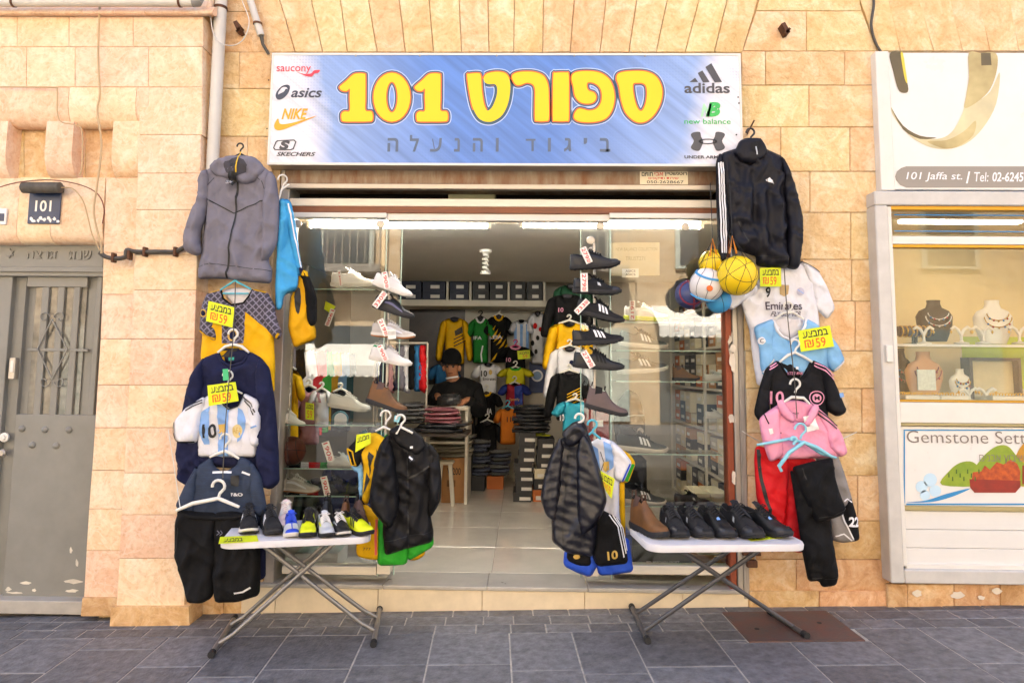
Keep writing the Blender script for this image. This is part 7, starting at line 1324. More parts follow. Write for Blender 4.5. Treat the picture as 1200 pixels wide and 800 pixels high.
V = [(ax, Yb, FLZ+.92), (ax, Yb-.01, hz-.36), (ax-.01, Yb-.03, hz-.17), (hx+.012, MY+.05, hz-.09), (hx, MY+.02, hz), (hx-.004, MY+.0, hz+.07),
     (ax-.17, Yb-.03, hz-.20), (ax-.25, Yb-.16, hz-.40), (hl.x-.02, hl.y+.1, hl.z+.01), tuple(hl), (ax+.17, Yb-.02, hz-.20), (ax+.24, Yb-.12, hz-.42), (hr.x+.06, hr.y+.12, hr.z+.03), tuple(hr)]
E = [(0, 1), (1, 2), (2, 3), (3, 4), (4, 5), (2, 6), (6, 7), (7, 8), (8, 9), (2, 10), (10, 11), (11, 12), (12, 13)]; Rr = [.09, .10, .06, .045, (.078, .088), (.062, .075), .04, .035, .034, .030, .04, .035, .034, .030]
n0 = len(V)
for h, sgn in ((9, 1), (13, -1)):
    hp_ = Vector(V[h])
    for k, (dx, ln) in enumerate(((-.026, .045), (-.009, .055), (.009, .052), (.026, .042))):
        i = len(V); V.append(tuple(hp_ + Vector((dx*.9+sgn*.01, -.035, -.01)))); V.append(tuple(hp_ + Vector((dx+sgn*.02, -.035-ln*.6, -.03)))); E += [(h, i), (i, i+1)]; Rr += [.010, .008]
    i = len(V); V.append(tuple(hp_ + Vector((sgn*.035, -.01, .0)))); V.append(tuple(hp_ + Vector((sgn*.05, -.035, -.015)))); E += [(h, i), (i, i+1)]; Rr += [.011, .009]
skin_mesh(V, E, Rr, SKN, 'body', man, 1)
fy = MY - .072
MB().lathe([(.002, .034), (.012, .02), (.015, .0), (.008, -.02)], (hx-.006, fy-.004, hz-.004), 8).build('nose', SKN, man, 60)
for s in (-1, 1): MB().lathe([(.012, 0), (.011, .003), (.004, .005)], (hx-.006+s*.03, fy+.008, hz+.022), 8, 'y').build('eye', INK, man, 60); MB().box((hx-.006+s*.03-.02, fy-.001, hz+.034), (hx-.006+s*.03+.02, fy+.02, hz+.042), .003).build('eyebrow', INK, man, 60); MB().lathe([(.006, -.03), (.016, -.015), (.018, .01), (.008, .028)], (hx+s*.078, MY+.03, hz+.005), 8).build('ear', SKN, man, 60)
MB().box((hx-.03, fy+.002, hz-.048), (hx+.02, fy+.03, hz-.040), .003).build('mouth', mat('lips', '#7a4438', .6), man, 60)
prof = [(.098, 0), (.102, .03), (.10, .06), (.088, .10), (.065, .13), (.03, .15), (.004, .155)]; hm = MB().lathe(prof, (0, 0, 0), 18); hm.v = [Matrix.Rotation(rad(8), 3, 'X') @ v + Vector((hx, MY+.025, hz+.058)) for v in hm.v]; hm.build('beanie', HAT, man, 60)
Vj = [(ax, Yb, FLZ+.85), (ax, Yb-.01, hz-.38), (ax-.005, Yb-.03, hz-.19), (hx+.015, MY+.06, hz-.095), (ax-.18, Yb-.03, hz-.22), (ax-.26, Yb-.17, hz-.42), (hl.x-.03, hl.y+.06, hl.z+.012), (ax+.18, Yb-.02, hz-.22), (ax+.25, Yb-.13, hz-.44), (hr.x+.05, hr.y+.07, hr.z+.02)]
skin_mesh(Vj, [(0, 1), (1, 2), (2, 3), (2, 4), (4, 5), (5, 6), (2, 7), (7, 8), (8, 9)], [.18, .2, .16, .088, .11, .085, .06, .11, .085, .06], JKT, 'jacket', man, 2)
MB().tube([Vector((hx+.02+.075*math.cos(t), MY+.055-.075*math.sin(t), hz-.085+.012*math.cos(t))) for t in np.linspace(.9, math.pi-.3, 7)], .009, 8).build('shirt_collar', WP, man, 60)
skin_mesh([(ax, Yb+.02, FLZ+.92), (ax-.1, Yb+.02, FLZ+.82), (ax-.11, Yb-.02, FLZ+.45), (ax-.11, Yb+.03, FLZ+.06), (ax-.11, Yb-.09, FLZ+.035), (ax+.1, Yb+.02, FLZ+.82), (ax+.11, Yb-.02, FLZ+.45), (ax+.11, Yb+.03, FLZ+.06), (ax+.11, Yb-.09, FLZ+.035)], [(0, 1), (1, 2), (2, 3), (3, 4), (0, 5), (5, 6), (6, 7), (7, 8)], [.14, .1, .075, .05, .034, .1, .075, .05, .034], JKT, 'trousers', man, 2)
stack('crinkled dark packet under the hands of the man', 'packet on the counter', 514, 540, 462, 475, CY+.02, .24, PK[3], 1)
pp = thing('paper_stack', 'loose papers at the right end of the counter', 'paper', (P(540, 475, CY+.1).x, CY+.12, CTZ)); MB().box((P(528, 475, CY+.1).x, CY+.04, CTZ+.0006), (P(547, 475, CY+.1).x, CY+.2, CTZ+.006)).build('sheets', TAGW, pp, 0)
# ------------------------------------------------------------------ the two display windows
def gshelf(label, x0, x1, py, Y0, Y1):
    a = P(x0, py, Y0); b = P(x1, py, Y0); t = thing('glass_shelf', label, 'shelf', ((a.x+b.x)/2, (Y0+Y1)/2, a.z)); MB().box((a.x, Y0, a.z-.006), (b.x, Y1, a.z)).build('plate', glass_mat('shelf_glass', (.86, .95, .92), 1.5), t, 0); MB().box((a.x, Y0-.003, a.z-.0062), (b.x, Y0-.0005, a.z+.0002)).build('polished_edge', M_edge, t, 0); return a.z
DL = 'shoes in the left display window'; DR = 'shoes in the right display window'
zl1 = gshelf('upper glass shelf of the left window', 333, 440, 497, .12, .40); zl2 = gshelf('lower glass shelf of the left window', 333, 428, 548, .12, .40); zl3 = gshelf('low glass shelf of the left window', 333, 425, 580, .12, .40); gshelf('top glass shelf of the left window', 333, 440, 338, .12, .36)
side_shoe('white_sneaker', 'white sneaker on the top shelf of the left window', 388, 337, 442, .22, 0, DL); side_shoe('white_sneaker', 'pale sneaker floating over the dark clothes in the left window', 384, 480, 434, .2, 8, DL); side_shoe('white_sneaker', 'pale sneaker at the left edge of the left window', 322, 496, 356, .14, 16, DL, yaw=20); side_shoe('grey_gum', 'white and black trainer under the basketball', 324, 576, 374, .16, 4, DL); side_shoe('black_band', 'black trainer low in the left window', 374, 578, 424, .2, -2, DL); side_shoe('black_runner', 'black trainer on the low shelf of the left window behind the table', 352, 612, 400, .2, 0, DL); side_shoe('white_green', 'white trainer in the middle of the left window', 384, 547, 424, .26, 0, DL)
bkc = P(341, 528, .2); ball('brown basketball in the left window', bkc, .09, dict(cover=mat('basketball_leather', '#6e3524', .6, var=.15, vscale=60, bump=.3, bscale=220), seam=INK, sr=.002, seams=[((1, .1, .2), 0), ((0, .2, 1), 0), ((1, .1, .2), .55), ((1, .1, .2), -.55)]), 'basketball')
for lab, Y, x0, y0, x1, y1, m in (('pink top hanging in the left window', .5, 340, 452, 384, 520, fabric('dusty_rose', '#a87880', .8)), ('white and grey top hanging in the left window', .48, 362, 455, 392, 500, W_), ('black top hanging in the middle of the left window', .55, 378, 456, 420, 505, BK), ('yellow shirt hanging behind the left window edge', .45, 322, 430, 358, 520, YL)): tee('shirt', lab, Y, x0, y0, x1, y1, m, cat='top', hang=(H_W, 'white'))
for lab, Y, x0, y0, x1, y1, m in (('dark striped tracksuit low in the left window', .6, 370, 540, 440, 625, NV), ('grey green top low in the left window', .62, 340, 560, 400, 640, fabric('grey_green', '#4a5a50', .8)), ('teal top at the right of the left window', .7, 410, 500, 462, 590, fabric('dark_teal', '#1f4a4c', .8))): tee('shirt', lab, Y, x0, y0, x1, y1, m, 'long', cat='top')
wp_ = thing('shop_clock', 'round dial with orange face hanging in the left window', 'clock', P(399, 491, .42)); MB().lathe([(.055, 0), (.055, .02), (.05, .025)], P(399, 491, .42), 20, 'y').build('case', mat('teal_case', '#3a6a74', .5), wp_, 40); MB().lathe([(.042, .0), (.041, .002)], P(399, 491, .394), 20, 'y').build('dial', WP, wp_, 0)
oriented_card('price_card', 'small neon sale card inside the left window', 'price card', Plane(363, 480, .1), [(358, 471), (368, 473), (368, 492), (358, 491)], NEON, 0, group='neon yellow sale cards', lines=((heb('במבצע'), (.1, .1, .9, .35), INK, .02), ('59', (.2, .45, .8, .9), INKR, .01)))
c9 = cv(340, 255, 6.154); oriented_card('price_card', 'twisted neon sale card high in the left window', 'price card', Plane(385, 365, .1), c9([(255, 600), (330, 640), (290, 690), (245, 660)]), NEON, 0, group='neon yellow sale cards')
for lab, q, tx in (('price tag hanging under the twisted neon card', (310, 660, 265, 780, 36), '190'), ('price tag on the top shelf sneaker of the left window', (352, 380, 366, 490, 22), '330')): stag(lab, strip(c9, *q), tx, .09)
for lab, q, tx in (('price tag below the basketball in the left window', (244, 550, 272, 640, 36), '190'), ('price tag low in the left window', (236, 712, 256, 800, 32), '190')): stag(lab, strip(k3, *q), tx, .1)
box_px('shoe_box', 'white shoe box on the floor of the left window', 345, 648, 366, 666, .2, .25, mat('white_card_box', '#b9b8b2', .6), None, None, True, 'shoe box'); box_px('shoe_box', 'pale grey shoe box with red mark in the left window', 367, 648, 396, 666, .2, .25, mat('white_card_box', '#b9b8b2', .6), None, (.1, .3, .35, .5), True, 'shoe box')
# right window
zr1 = gshelf('upper glass shelf of the right window', 722, 846, 377, .12, .36); gshelf('second glass shelf of the right window', 722, 846, 410, .12, .36); gshelf('third glass shelf of the right window', 722, 846, 446, .12, .36); gshelf('fourth glass shelf of the right window', 722, 846, 531, .12, .36); gshelf('lowest glass shelf of the right window', 722, 846, 592, .12, .40)
shoe_proto('white_neon', 'low', SW, NEONY, NEONY, lace=SW); shoe_proto('dark_white_sole', 'low', mat('slate_knit', '#4a4e50', .8, var=.15, vscale=40), SOLW, SOLW, lace=SB, stripes=WP)
for key, lab, x0, y, x1, pt_, nm in (('white_neon', 'white shoe with neon sole in the right window', 731, 376, 783, 2, 'shoe'), ('dark_white_sole', 'slate shoe with pale sole on the second shelf of the right window', 725, 408, 782, 4, 'shoe'), ('dark_white_sole', 'slate striped shoe with white sole on the third shelf of the right window', 724, 437, 783, -4, 'shoe'), ('brown_boot', 'sand suede boot on the third shelf of the right window', 788, 446, 820, 0, 'boot'), ('white_sneaker', 'white sneaker at the right end of the third shelf', 826, 446, 856, -8, 'shoe'), ('dark_white_sole', 'white soled shoe below the backpack in the right window', 722, 529, 782, 4, 'shoe'), ('white_sneaker', 'white sneaker at the right end of the fourth shelf', 826, 490, 852, 0, 'shoe'), ('dark_white_sole', 'dark shoe with broad white sole low in the right window', 727, 590, 780, 4, 'shoe'), ('black_runner', 'black trainer low in the middle of the right window', 790, 592, 832, 0, 'shoe')):
    side_shoe(key, lab, x0, y, x1, .24, pt_, DR, nm)
bp = thing('backpack', 'black backpack standing in the right window', 'backpack', P(737, 530, .3)); BPM = fabric('black_cordura', '#17171a', .7, bump=.3, bscale=200)
g = Cloth('gym_bag', 'small black bag hanging behind the taupe boot', 'bag', Plane(736, 480, .36)); b = g.piece('body', [(724, 470), (735, 456), (748, 462), (756, 490), (755, 520), (738, 526), (722, 518), (719, 494)], BPM, .08, .08, fold=.012); g.piece('pocket', [(724, 496), (752, 496), (752, 520), (738, 524), (724, 516)], BPM, .03, .03, h0=.07); g.line(b, 'zip', [(723, 486), (754, 486)], 1, SLV, .004); g.disc(b, 'badge', 747, 503, 4, 4, SGREY, .04)
bx = MB(); a = P(724, 590, .42); bb = P(758, 534, .42); bx.box((a.x, .40, a.z), (bb.x, .52, bb.z), .03); bx.build('body', BPM, bp, 40); MB().box((a.x+.03, .375, a.z+.03), (bb.x-.03, .40, a.z+.14), .01).build('pocket', BPM, bp, 40); MB().tube([(a.x+.05, .44, bb.z), (a.x+.06, .44, bb.z+.04), (bb.x-.06, .44, bb.z+.04), (bb.x-.05, .44, bb.z)], .006, 6).build('handle', BPM, bp, 60)
nt_ = oriented_card('notice_board', 'cream notice sheet taped high in the right window', 'notice', Plane(745, 304, .1), [(716, 284.5), (773, 284), (773, 323), (716, 323)], mat('cream_sheet', '#c9bd9c', .7), 0, .004, lines=(('NEW BALANCE COLLECTION', (.1, .15, .95, .25), mat('faint_ink', '#9a8e70', .7), 0), ('TRUST271', (.3, .42, .7, .54), mat('faint_ink', '#9a8e70', .7), 0)))
oriented_card('size_label', 'small white label stuck under the cream notice sheet', 'label', Plane(739, 320, .09), [(729, 315), (748.5, 314.5), (748.5, 325), (729, 325)], TAGW, 0, lines=(('ASICS', (.2, .15, .8, .4), INK, .01), ('ASICS', (.2, .55, .8, .8), INK, .01)))
stag('price tag by the neon soled shoe in the right window', [(744, 375), (738, 375), (738, 352), (744, 352)][::-1] if 0 else strip(cv(0, 0, 1), 741, 375, 741, 352, 7), '219', .1)
for k, (x0, x1, y0, y1, m) in enumerate(((815, 832, 578, 590, CBX), (833, 853, 578, 590, CBX), (815, 834, 590.3, 602, CBX), (835, 854, 590.3, 602, CBX), (818, 852, 630, 650, CBX), (812, 852, 650.3, 668, TBX))): box_px('shoe_box', ['cream shoe box left of the upper pair by the right post', 'cream shoe box with dark print by the right post', 'cream shoe box below the printed one', 'cream shoe box touching the right post', 'wide cream box under the right table', 'kraft box at the bottom of the right window'][k], x0, y0, x1, y1, .42, .3, m, None, (.2, .3, .7, .5) if k == 1 else None, True, 'shoe box')
db = box_px('display_box', 'large dark box printed with green lettering on the floor of the right window', 741, 640, 811, 672, .16, .3, mat('charcoal_box', '#33362f', .5), None, None, False, 'box'); letters(db, 'print', 'SKECHERS SPORT', (765, 657, 796, 660), .163, WP, .0015, .02); letters(db, 'print', 'MEMORY FOAM', (758, 661, 796, 665), .163, mat('lime_print', '#8fc414', .5), .0015, .03); letters(db, 'print', 'THE COMFORT TECHNOLOGY COMPANY', (747, 668, 806, 671), .163, mat('grey_print2', '#8a8c86', .5), .0015, .005); letters(db, 'print', 'S', (757, 657, 763, 660), .163, WP, .0015, .05)
box_px('display_box', 'blue printed box behind the blue shorts at the window corner', 716, 626, 741, 672, .17, .3, mat('dark_blue_box', '#1c2438', .5, var=.6, vscale=14, col2='#4868b8'), None, None, False, 'box'); box_px('crate', 'red carton stack standing inside right of the doorway', 690, 470, 714, 545, .75, .4, mat('red_carton', '#7c2a26', .6, var=.1), None, (.2, .3, .7, .4), False, 'carton')
# wall of shoe boxes along the right inner wall
cb_cols = [CBX, TBX, KB, mat('pale_grey_box', '#a9a59c', .6), ORX, CBX, KB]; WG = 'shoe boxes along the right inner wall'
rk = thing('box_rack', 'tall rack of shoe boxes along the right inner wall', 'rack', (1.8, 2.0, FLZ))
for z in np.arange(FLZ+.02, 2.2, .36): MB().box((1.62, .62, z-.02), (1.99, 3.4, z)).build('shelf', M_shelf, rk, 0)
for y in (.62, 2.0, 3.38): MB().box((1.60, y, FLZ), (1.62, y+.03, 2.3)).build('upright', M_shelf, rk, 0)
bm1 = MB().box((-.17, -.105, 0), (.17, .105, .10), .002).mesh('body'); lm1 = MB().box((-.172, -.06, .03), (-.170, .05, .06)).mesh('label'); lm1.materials.append(LBW)
for iz, z in enumerate(np.arange(FLZ+.02, 2.0, .36)):
    for y in np.arange(.76, 3.3, .225):
        for s in range(3):
            if rs.rand() < .12: break
            t = thing('shoe_box', 'shoe box on the rack along the right inner wall', 'shoe box', (1.81, y, z+.001+s*.102), rs.uniform(-.03, .03), WG); me = bm1.copy(); me.materials.append(cb_cols[rs.randint(7)]); link(bpy.data.objects.new('body', me), t); link(bpy.data.objects.new('label', lm1), t)
# hanging clothes along the left inner wall
for k in range(9):
    y = .75 + k*.28; g = Cloth('shirt', ['navy', 'grey', 'black', 'white', 'red', 'green', 'yellow', 'sky blue', 'dark teal'][k] + ' top hanging along the left inner wall', 'top', Plane(400, 400, 1.0)); g.pl = None; bpy.data.objects.remove(g.root)
    t = thing('shirt', ['navy', 'grey', 'black', 'white', 'red', 'green', 'yellow', 'sky blue', 'dark teal'][k] + ' top hanging along the left inner wall', 'top', (RX0+.12, y, 1.55), rad(62)); m = [NV, GY, BK, W_, RED, GRN, YL, SKY, fabric('dark_teal', '#1f4a4c', .8)][k]
    p = np.array([(.2*u, -.75*v) for u, v in [(-1.1, 0), (-.35, .06), (.35, .06), (1.1, 0), (1.25, .3), (1.0, .34), (1.0, 1), (-1.0, 1), (-1.0, .34), (-1.25, .3)]]); v, f = fill_poly(resample(list(p), .05), .05); h = .05*vnoise(v[:, 0]*14, v[:, 1]*3, k); me = bpy.data.meshes.new('body'); n = len(v); me.from_pydata([(a[0], -.02-b, a[1]) for a, b in zip(v, h)] + [(a[0], .02-b, a[1]) for a, b in zip(v, h)], [], list(f) + [tuple(i+n for i in q)[::-1] for q in f]); finish('body', me, m, t, 180, False)
# ================================================================== jewellery shop at the right
jb = thing('jewellery_shop', 'white framed jewellery shop front with a ring poster and painted hills panel', 'shop front', (P(1120, 700, JF).x, JF, gz(2.6, JF)))
XR = 4.6
J = lambda name, x0, y0, x1, y1, Y, th, m, bev=.004: slab_px(jb, name, x0, y0, x1, y1, Y, th, m, bev)
jx0 = P(1032, 300, 0).x
MB().box((jx0+.05, .25, 2.4), (9, .36, 9.5)).build('wall_core', M_mortar, jb, 0); MB().box((jx0+.04, .02, -.3), (jx0+.06, 1.2, 9.5)).build('side_core', M_mortar, jb, 0); MB().box((XR, -.02, -.3), (9, .34, 9.5)).build('wall_core', M_mortar, jb, 0)
at_ = [1006, 1041, 1075, 1112, 1147, 1183, 1219, 1256, 1294, 1332]; ab_ = [1030, 1055, 1094, 1128, 1160, 1194, 1228, 1262, 1298, 1334]
for i in range(9): stone(jb, [(ab_[i], 60), (ab_[i+1], 60), (at_[i+1]-3, -22), (at_[i]-6, -22)], 0, M_rough, .011, depth=.26, name='arch_stone')
MWJ = mat('glossy_white_panel', '#dcdad6', .35, var=.03, vscale=5); GREYP = mat('grey_pill_print', '#8f8880', .45)
J('sign_frame', 1033, 60, 1041.5, 223, -.06, .2, M_white); sp = J('sign_panel', 1042, 62, 1280, 222, -.045, .1, MWJ)
JS = -.0455
def jl(par, nm, s, box, Y, m, bold=0.0, shear=0.0): return letters(par, nm, s, box, Y, m, .0014, bold, shear=shear)
def jshape(par, nm, pts, Y, m, hole=None):
    W2 = [[(P(x, y, Y).x, P(x, y, Y).z) for x, y in p] for p in ([pts] + ([hole] if hole else []))]; v, f = outline_mesh(W2, 0); mb = MB(); mb.v = [Vector((x, Y, z)) for x, z in v]; mb.f = f; return mb.build(nm, m, par, 0)
pill = [(1051+10*(1-math.sin(a)), 208+13*math.cos(a)*-1) for a in np.linspace(0, math.pi, 10)]
jshape(sp, 'print_band', [(1062, 195), (1280, 195), (1280, 220), (1062, 220), (1055, 217), (1050, 211), (1049, 207), (1051, 201), (1056, 197)], JS-.0012, GREYP)
jl(sp, 'lettering', '101 Jaffa st.', (1062, 202, 1127, 213), JS-.0014, WP, .006, .2); jshape(sp, 'lettering', [(1135, 201), (1137, 201), (1134, 215), (1132, 215)], JS-.0026, WP); jl(sp, 'lettering', 'Tel:', (1142, 202, 1158, 213), JS-.0014, WP, .004, .2); jl(sp, 'lettering', '02-6245678', (1163, 202, 1216, 213), JS-.0014, WP, .02, .2)
GO1 = mat('ring_gold', '#9c8a58', .4, var=.3, vscale=3, col2='#cfc08a'); GO2 = mat('ring_dark_gold', '#5e5232', .4, var=.2, vscale=5); GO3 = mat('ring_pale_gold', '#c9bf98', .4, var=.2, vscale=3)
q4 = cv(860, 0, 3.53)
jshape(sp, 'ring_print', smooth_closed(q4([(652, 445), (690, 510), (760, 560), (840, 575), (900, 548), (945, 470), (965, 400), (1000, 420), (1060, 380), (1100, 300), (1085, 430), (1030, 530), (960, 595), (880, 617), (800, 605), (720, 555), (660, 480)]), 4), JS-.001, GO3)
jshape(sp, 'ring_print', smooth_closed(q4([(800, 585), (880, 580), (950, 545), (1000, 500), (990, 560), (930, 605), (870, 615)]), 4), JS-.002, GO1); jshape(sp, 'ring_print', smooth_closed(q4([(972, 220), (1020, 220), (1085, 222), (1088, 290), (1060, 370), (1010, 420), (955, 448), (960, 400), (972, 320)]), 4), JS-.002, GO1); jshape(sp, 'ring_print', q4([(1022, 220), (1062, 220), (1066, 270), (1024, 272)]), JS-.003, GO2); jshape(sp, 'ring_print', smooth_closed(q4([(645, 222), (696, 222), (706, 290), (722, 370), (705, 385), (680, 370), (660, 300)]), 4), JS-.002, GO2); jshape(sp, 'ring_print', smooth_closed(q4([(690, 222), (700, 222), (712, 300), (718, 345), (708, 330), (700, 290)]), 3), JS-.003, mat('ring_yellow', '#d8c23a', .4)); jshape(sp, 'ring_print', smooth_closed(q4([(652, 448), (700, 520), (770, 562), (840, 570), (770, 575), (700, 535)]), 3), JS-.002, GO2)
# frame
def JB(name, x0, y0, x1, y1, Y, th, m=M_frame, bev=.005): return J(name, x0, y0, x1, y1, Y, th, m, bev)
zt0, zb0 = P(1100, 224, JF).z, P(1100, 684, JF).z; xl = P(1034.5, 450, JF).x
MB().box((xl, JF, zb0), (xl+.075, .12, zt0-.086), .006).build('frame_post', M_frame, jb); MB().box((xl, JF, zt0-.085), (XR, .12, zt0), .006).build('frame_head', M_frame, jb)
MB().box((xl+.076, JF+.012, zb0+.09), (xl+.102, .02, zt0-.09), .004).build('inner_post', M_white, jb); MB().box((xl+.076, JF, zb0), (XR, .02, zb0+.075), .006).build('frame_foot', M_frame, jb)
for py in (310, 410): pass
MB().box((xl+.02, JF-.02, P(1100, 425, JF).z), (xl+.06, JF, P(1100, 405, JF).z), .004).build('latch', M_white, jb)
G1 = mat('gold_strip', '#b98a1c', .35, metal=.4); IY = JF + .02
def JR(name, y0, y1, Y=IY, m=M_white, th=.05): a = P(1060, y1, Y).z; b = P(1060, y0, Y).z; return MB().box((xl+.103, Y, a), (XR, Y+th, b), .003).build(name, m, jb)
JR('gold_rail', 240.5, 246, m=G1); JR('rail', 276.5, 286); JR('gold_rail', 286.3, 290, m=G1); JR('rail', 471, 495); JR('gold_rail', 468, 470.7, m=G1); JR('gold_rail', 495.3, 498.5, m=mat('dull_gold', '#a89a6a', .5)); 
def jpane(name, y0, y1, Y): a = P(1060, y1, Y).z; b = P(1060, y0, Y).z; return MB().box((xl+.103, Y, a), (XR, Y+.006, b)).build(name, glass_mat('showcase_glass', (.98, .985, .97), 1.32), jb, 0)
jpane('transom_pane', 246.3, 276.2, IY+.02); jpane('window_pane', 290.3, 467.7, IY+.02)
BLP = mat('blue_line_print', '#2a86c0', .5)
for y in (252, 271): a = P(1100, y, IY+.018); MB().box((P(1048, y, IY+.018).x, IY+.018, a.z-.003), (XR, IY+.0195, a.z+.003)).build('transom_line', BLP, jb, 0)
dp_ = JR('display_panel', 499, 592, IY+.02, MWJ, .03); PY = IY + .018
def bp_(x0, y0, x1, y1): jshape(dp_, 'border', [(x0, y0), (x1, y0), (x1, y1), (x0, y1)], PY, BLP)
bp_(1059, 503, 1280, 504.6); bp_(1062, 589.5, 1280, 591.5); bp_(1059, 504.8, 1060.6, 589.3)
DTX = mat('brown_grey_print', '#7a706a', .5); jl(dp_, 'lettering', 'Gemstone Settings', (1063, 506, 1236, 523), PY, DTX, -.008)
GRH = mat('green_hill_print', '#6e8f1e', .5, var=.3, vscale=8, col2='#9aa828'); OCH = mat('ochre_hill_print', '#c08a1e', .5, var=.3, vscale=9); CTY = mat('orange_city_print', '#c85a14', .5, var=.5, vscale=30, col2='#8a2c10'); WAL = mat('red_wall_print', '#8c2414', .5, var=.2, vscale=20); SWO = mat('pale_blue_swirl', '#bcd8ea', .5)
jshape(dp_, 'hill_print', smooth_closed([(1104, 568), (1112, 552), (1125, 542), (1140, 541), (1150, 552), (1155, 568)], 4), PY-.0006, GRH); jshape(dp_, 'hill_print', smooth_closed([(1138, 566), (1148, 540), (1165, 524), (1180, 522), (1192, 535), (1215, 566)], 4), PY-.0004, GRH); jshape(dp_, 'hill_print', smooth_closed([(1185, 566), (1195, 525), (1215, 514), (1240, 530), (1250, 566)], 4), PY-.0002, OCH)
jshape(dp_, 'city_print', [(1138, 566), (1140, 553), (1150, 552), (1154, 545), (1160, 550), (1168, 541), (1176, 544), (1184, 538), (1192, 543), (1196, 552), (1195, 567)], PY-.0009, CTY); jshape(dp_, 'wall_print', [(1136, 561), (1196, 563), (1196, 570), (1190, 577), (1142, 577), (1137, 571)], PY-.0012, WAL); jshape(dp_, 'wall_print', [(1198, 545), (1260, 545), (1260, 567), (1198, 567)], PY-.0011, WAL)
jshape(dp_, 'swirl_print', smooth_closed([(1062, 588), (1085, 586), (1110, 578), (1137, 572), (1115, 582), (1090, 588)], 4), PY-.0005, BLP)
for cx, cy, r in ((1080, 570, 7), (1090, 562, 8), (1096, 575, 7), (1084, 580, 6)): jshape(dp_, 'swirl_print', [(cx+r*math.cos(t), cy+r*math.sin(t)) for t in np.linspace(0, 2*math.pi, 15)[:-1]], PY-.0002, SWO)
for k in range(9): x = 1112 + k*4.4; y = 556 + 5*math.sin(k*2.1); jshape(dp_, 'tree_print', [(x-.8, y+3), (x+.8, y+3), (x+.6, y-2), (x-.6, y-2)], PY-.0015, mat('cypress_print', '#3c5a14', .5))
jl(dp_, 'lettering', heb('שיבוץ אבנים'), (1148, 533, 1200, 543), PY-.0012, DTX, -.01)
for k, (y0, y1) in enumerate(((598, 619.6), (620, 641.2), (641.6, 660))): JR('lower_panel', y0, y1, IY+.03, MWJ, .02)
JR('rail', 660.3, 667, IY+.01); JR('rail', 592.3, 597.7, IY+.015, mat('dull_gold', '#a89a6a', .5))
for x0, x1 in ((1040, 1064), (1064, 1118), (1118, 1172), (1172, 1240), (1240, 1310), (1310, 1400)): stone(jb, rect(x0, 684, x1, 722), -.03, M_base, .014)
for cx, cy, rx, ry in ((1075, 695, 6, 5), (1122, 697, 9, 5), (1168, 692, 7, 4), (1150, 700, 5, 3)):
    pts = [P(cx+rx*math.cos(t)*rs.uniform(.6, 1.1), cy+ry*math.sin(t)*rs.uniform(.6, 1.1), -.045) for t in np.linspace(0, 2*math.pi, 13)[:-1]]; MB().add(pts, [tuple(range(12))]).build('whitewash_patch', M_peelw, jb, 0)
# the lit show case inside
SC = mat('cream_showcase', '#cdbb92', .7, var=.06, vscale=4); zb1, zt1 = P(1100, 470, IY+.03).z, P(1100, 243, IY+.03).z; D1 = .95
for nm, a, b in (('showcase_back', (xl+.1, D1, zb1-.05), (XR, D1+.02, zt1+.1)), ('showcase_floor', (xl+.1, .0, zb1-.03), (XR, D1, zb1)), ('showcase_ceiling', (xl+.1, .0, zt1+.04), (XR, D1, zt1+.06)), ('showcase_side', (xl+.085, .0, zb1), (xl+.1, D1, zt1+.04)), ('showcase_side', (XR-.01, .0, zb1), (XR+.01, D1, zt1+.04))): MB().box(a, b).build(nm, SC, jb, 0)
for k, x0 in enumerate((1055, 1098, 1146)):
    a = P(x0, 262, .45); t = thing('showcase_light', ['leftmost', 'middle', 'rightmost'][k] + ' lit strip lamp under the jewellery show case ceiling', 'light', (a.x, .45, zt1+.03), group='strip lamps of the jewellery case'); MB().box((a.x, .42, zt1+.012), (a.x+.28, .48, zt1+.034), .004).build('diffuser', mat('lit_strip', (1, .93, .78), .5, emit=1.9), t); MB().box((a.x-.01, .41, zt1+.0345), (a.x+.29, .49, zt1+.0395)).build('housing', M_white, t, 0)
shz = P(1120, 404, .1).z; t = thing('showcase_shelf', 'glass shelf across the jewellery window', 'shelf', (P(1120, 404, .1).x, .2, shz)); MB().box((xl+.103, .04, shz-.012), (XR-.02, .40, shz)).build('plate', glass_mat('shelf_glass', (.86, .95, .92), 1.5), t, 0); MB().box((xl+.103, .034, shz-.013), (XR-.02, .0395, shz+.001)).build('front_edge', M_white, t, 0)
VEL = mat('black_velvet', '#1c1a1a', .95); WVL = mat('white_bust', '#e0dcd2', .8); PCH = mat('peach_bust', '#c49468', .8)
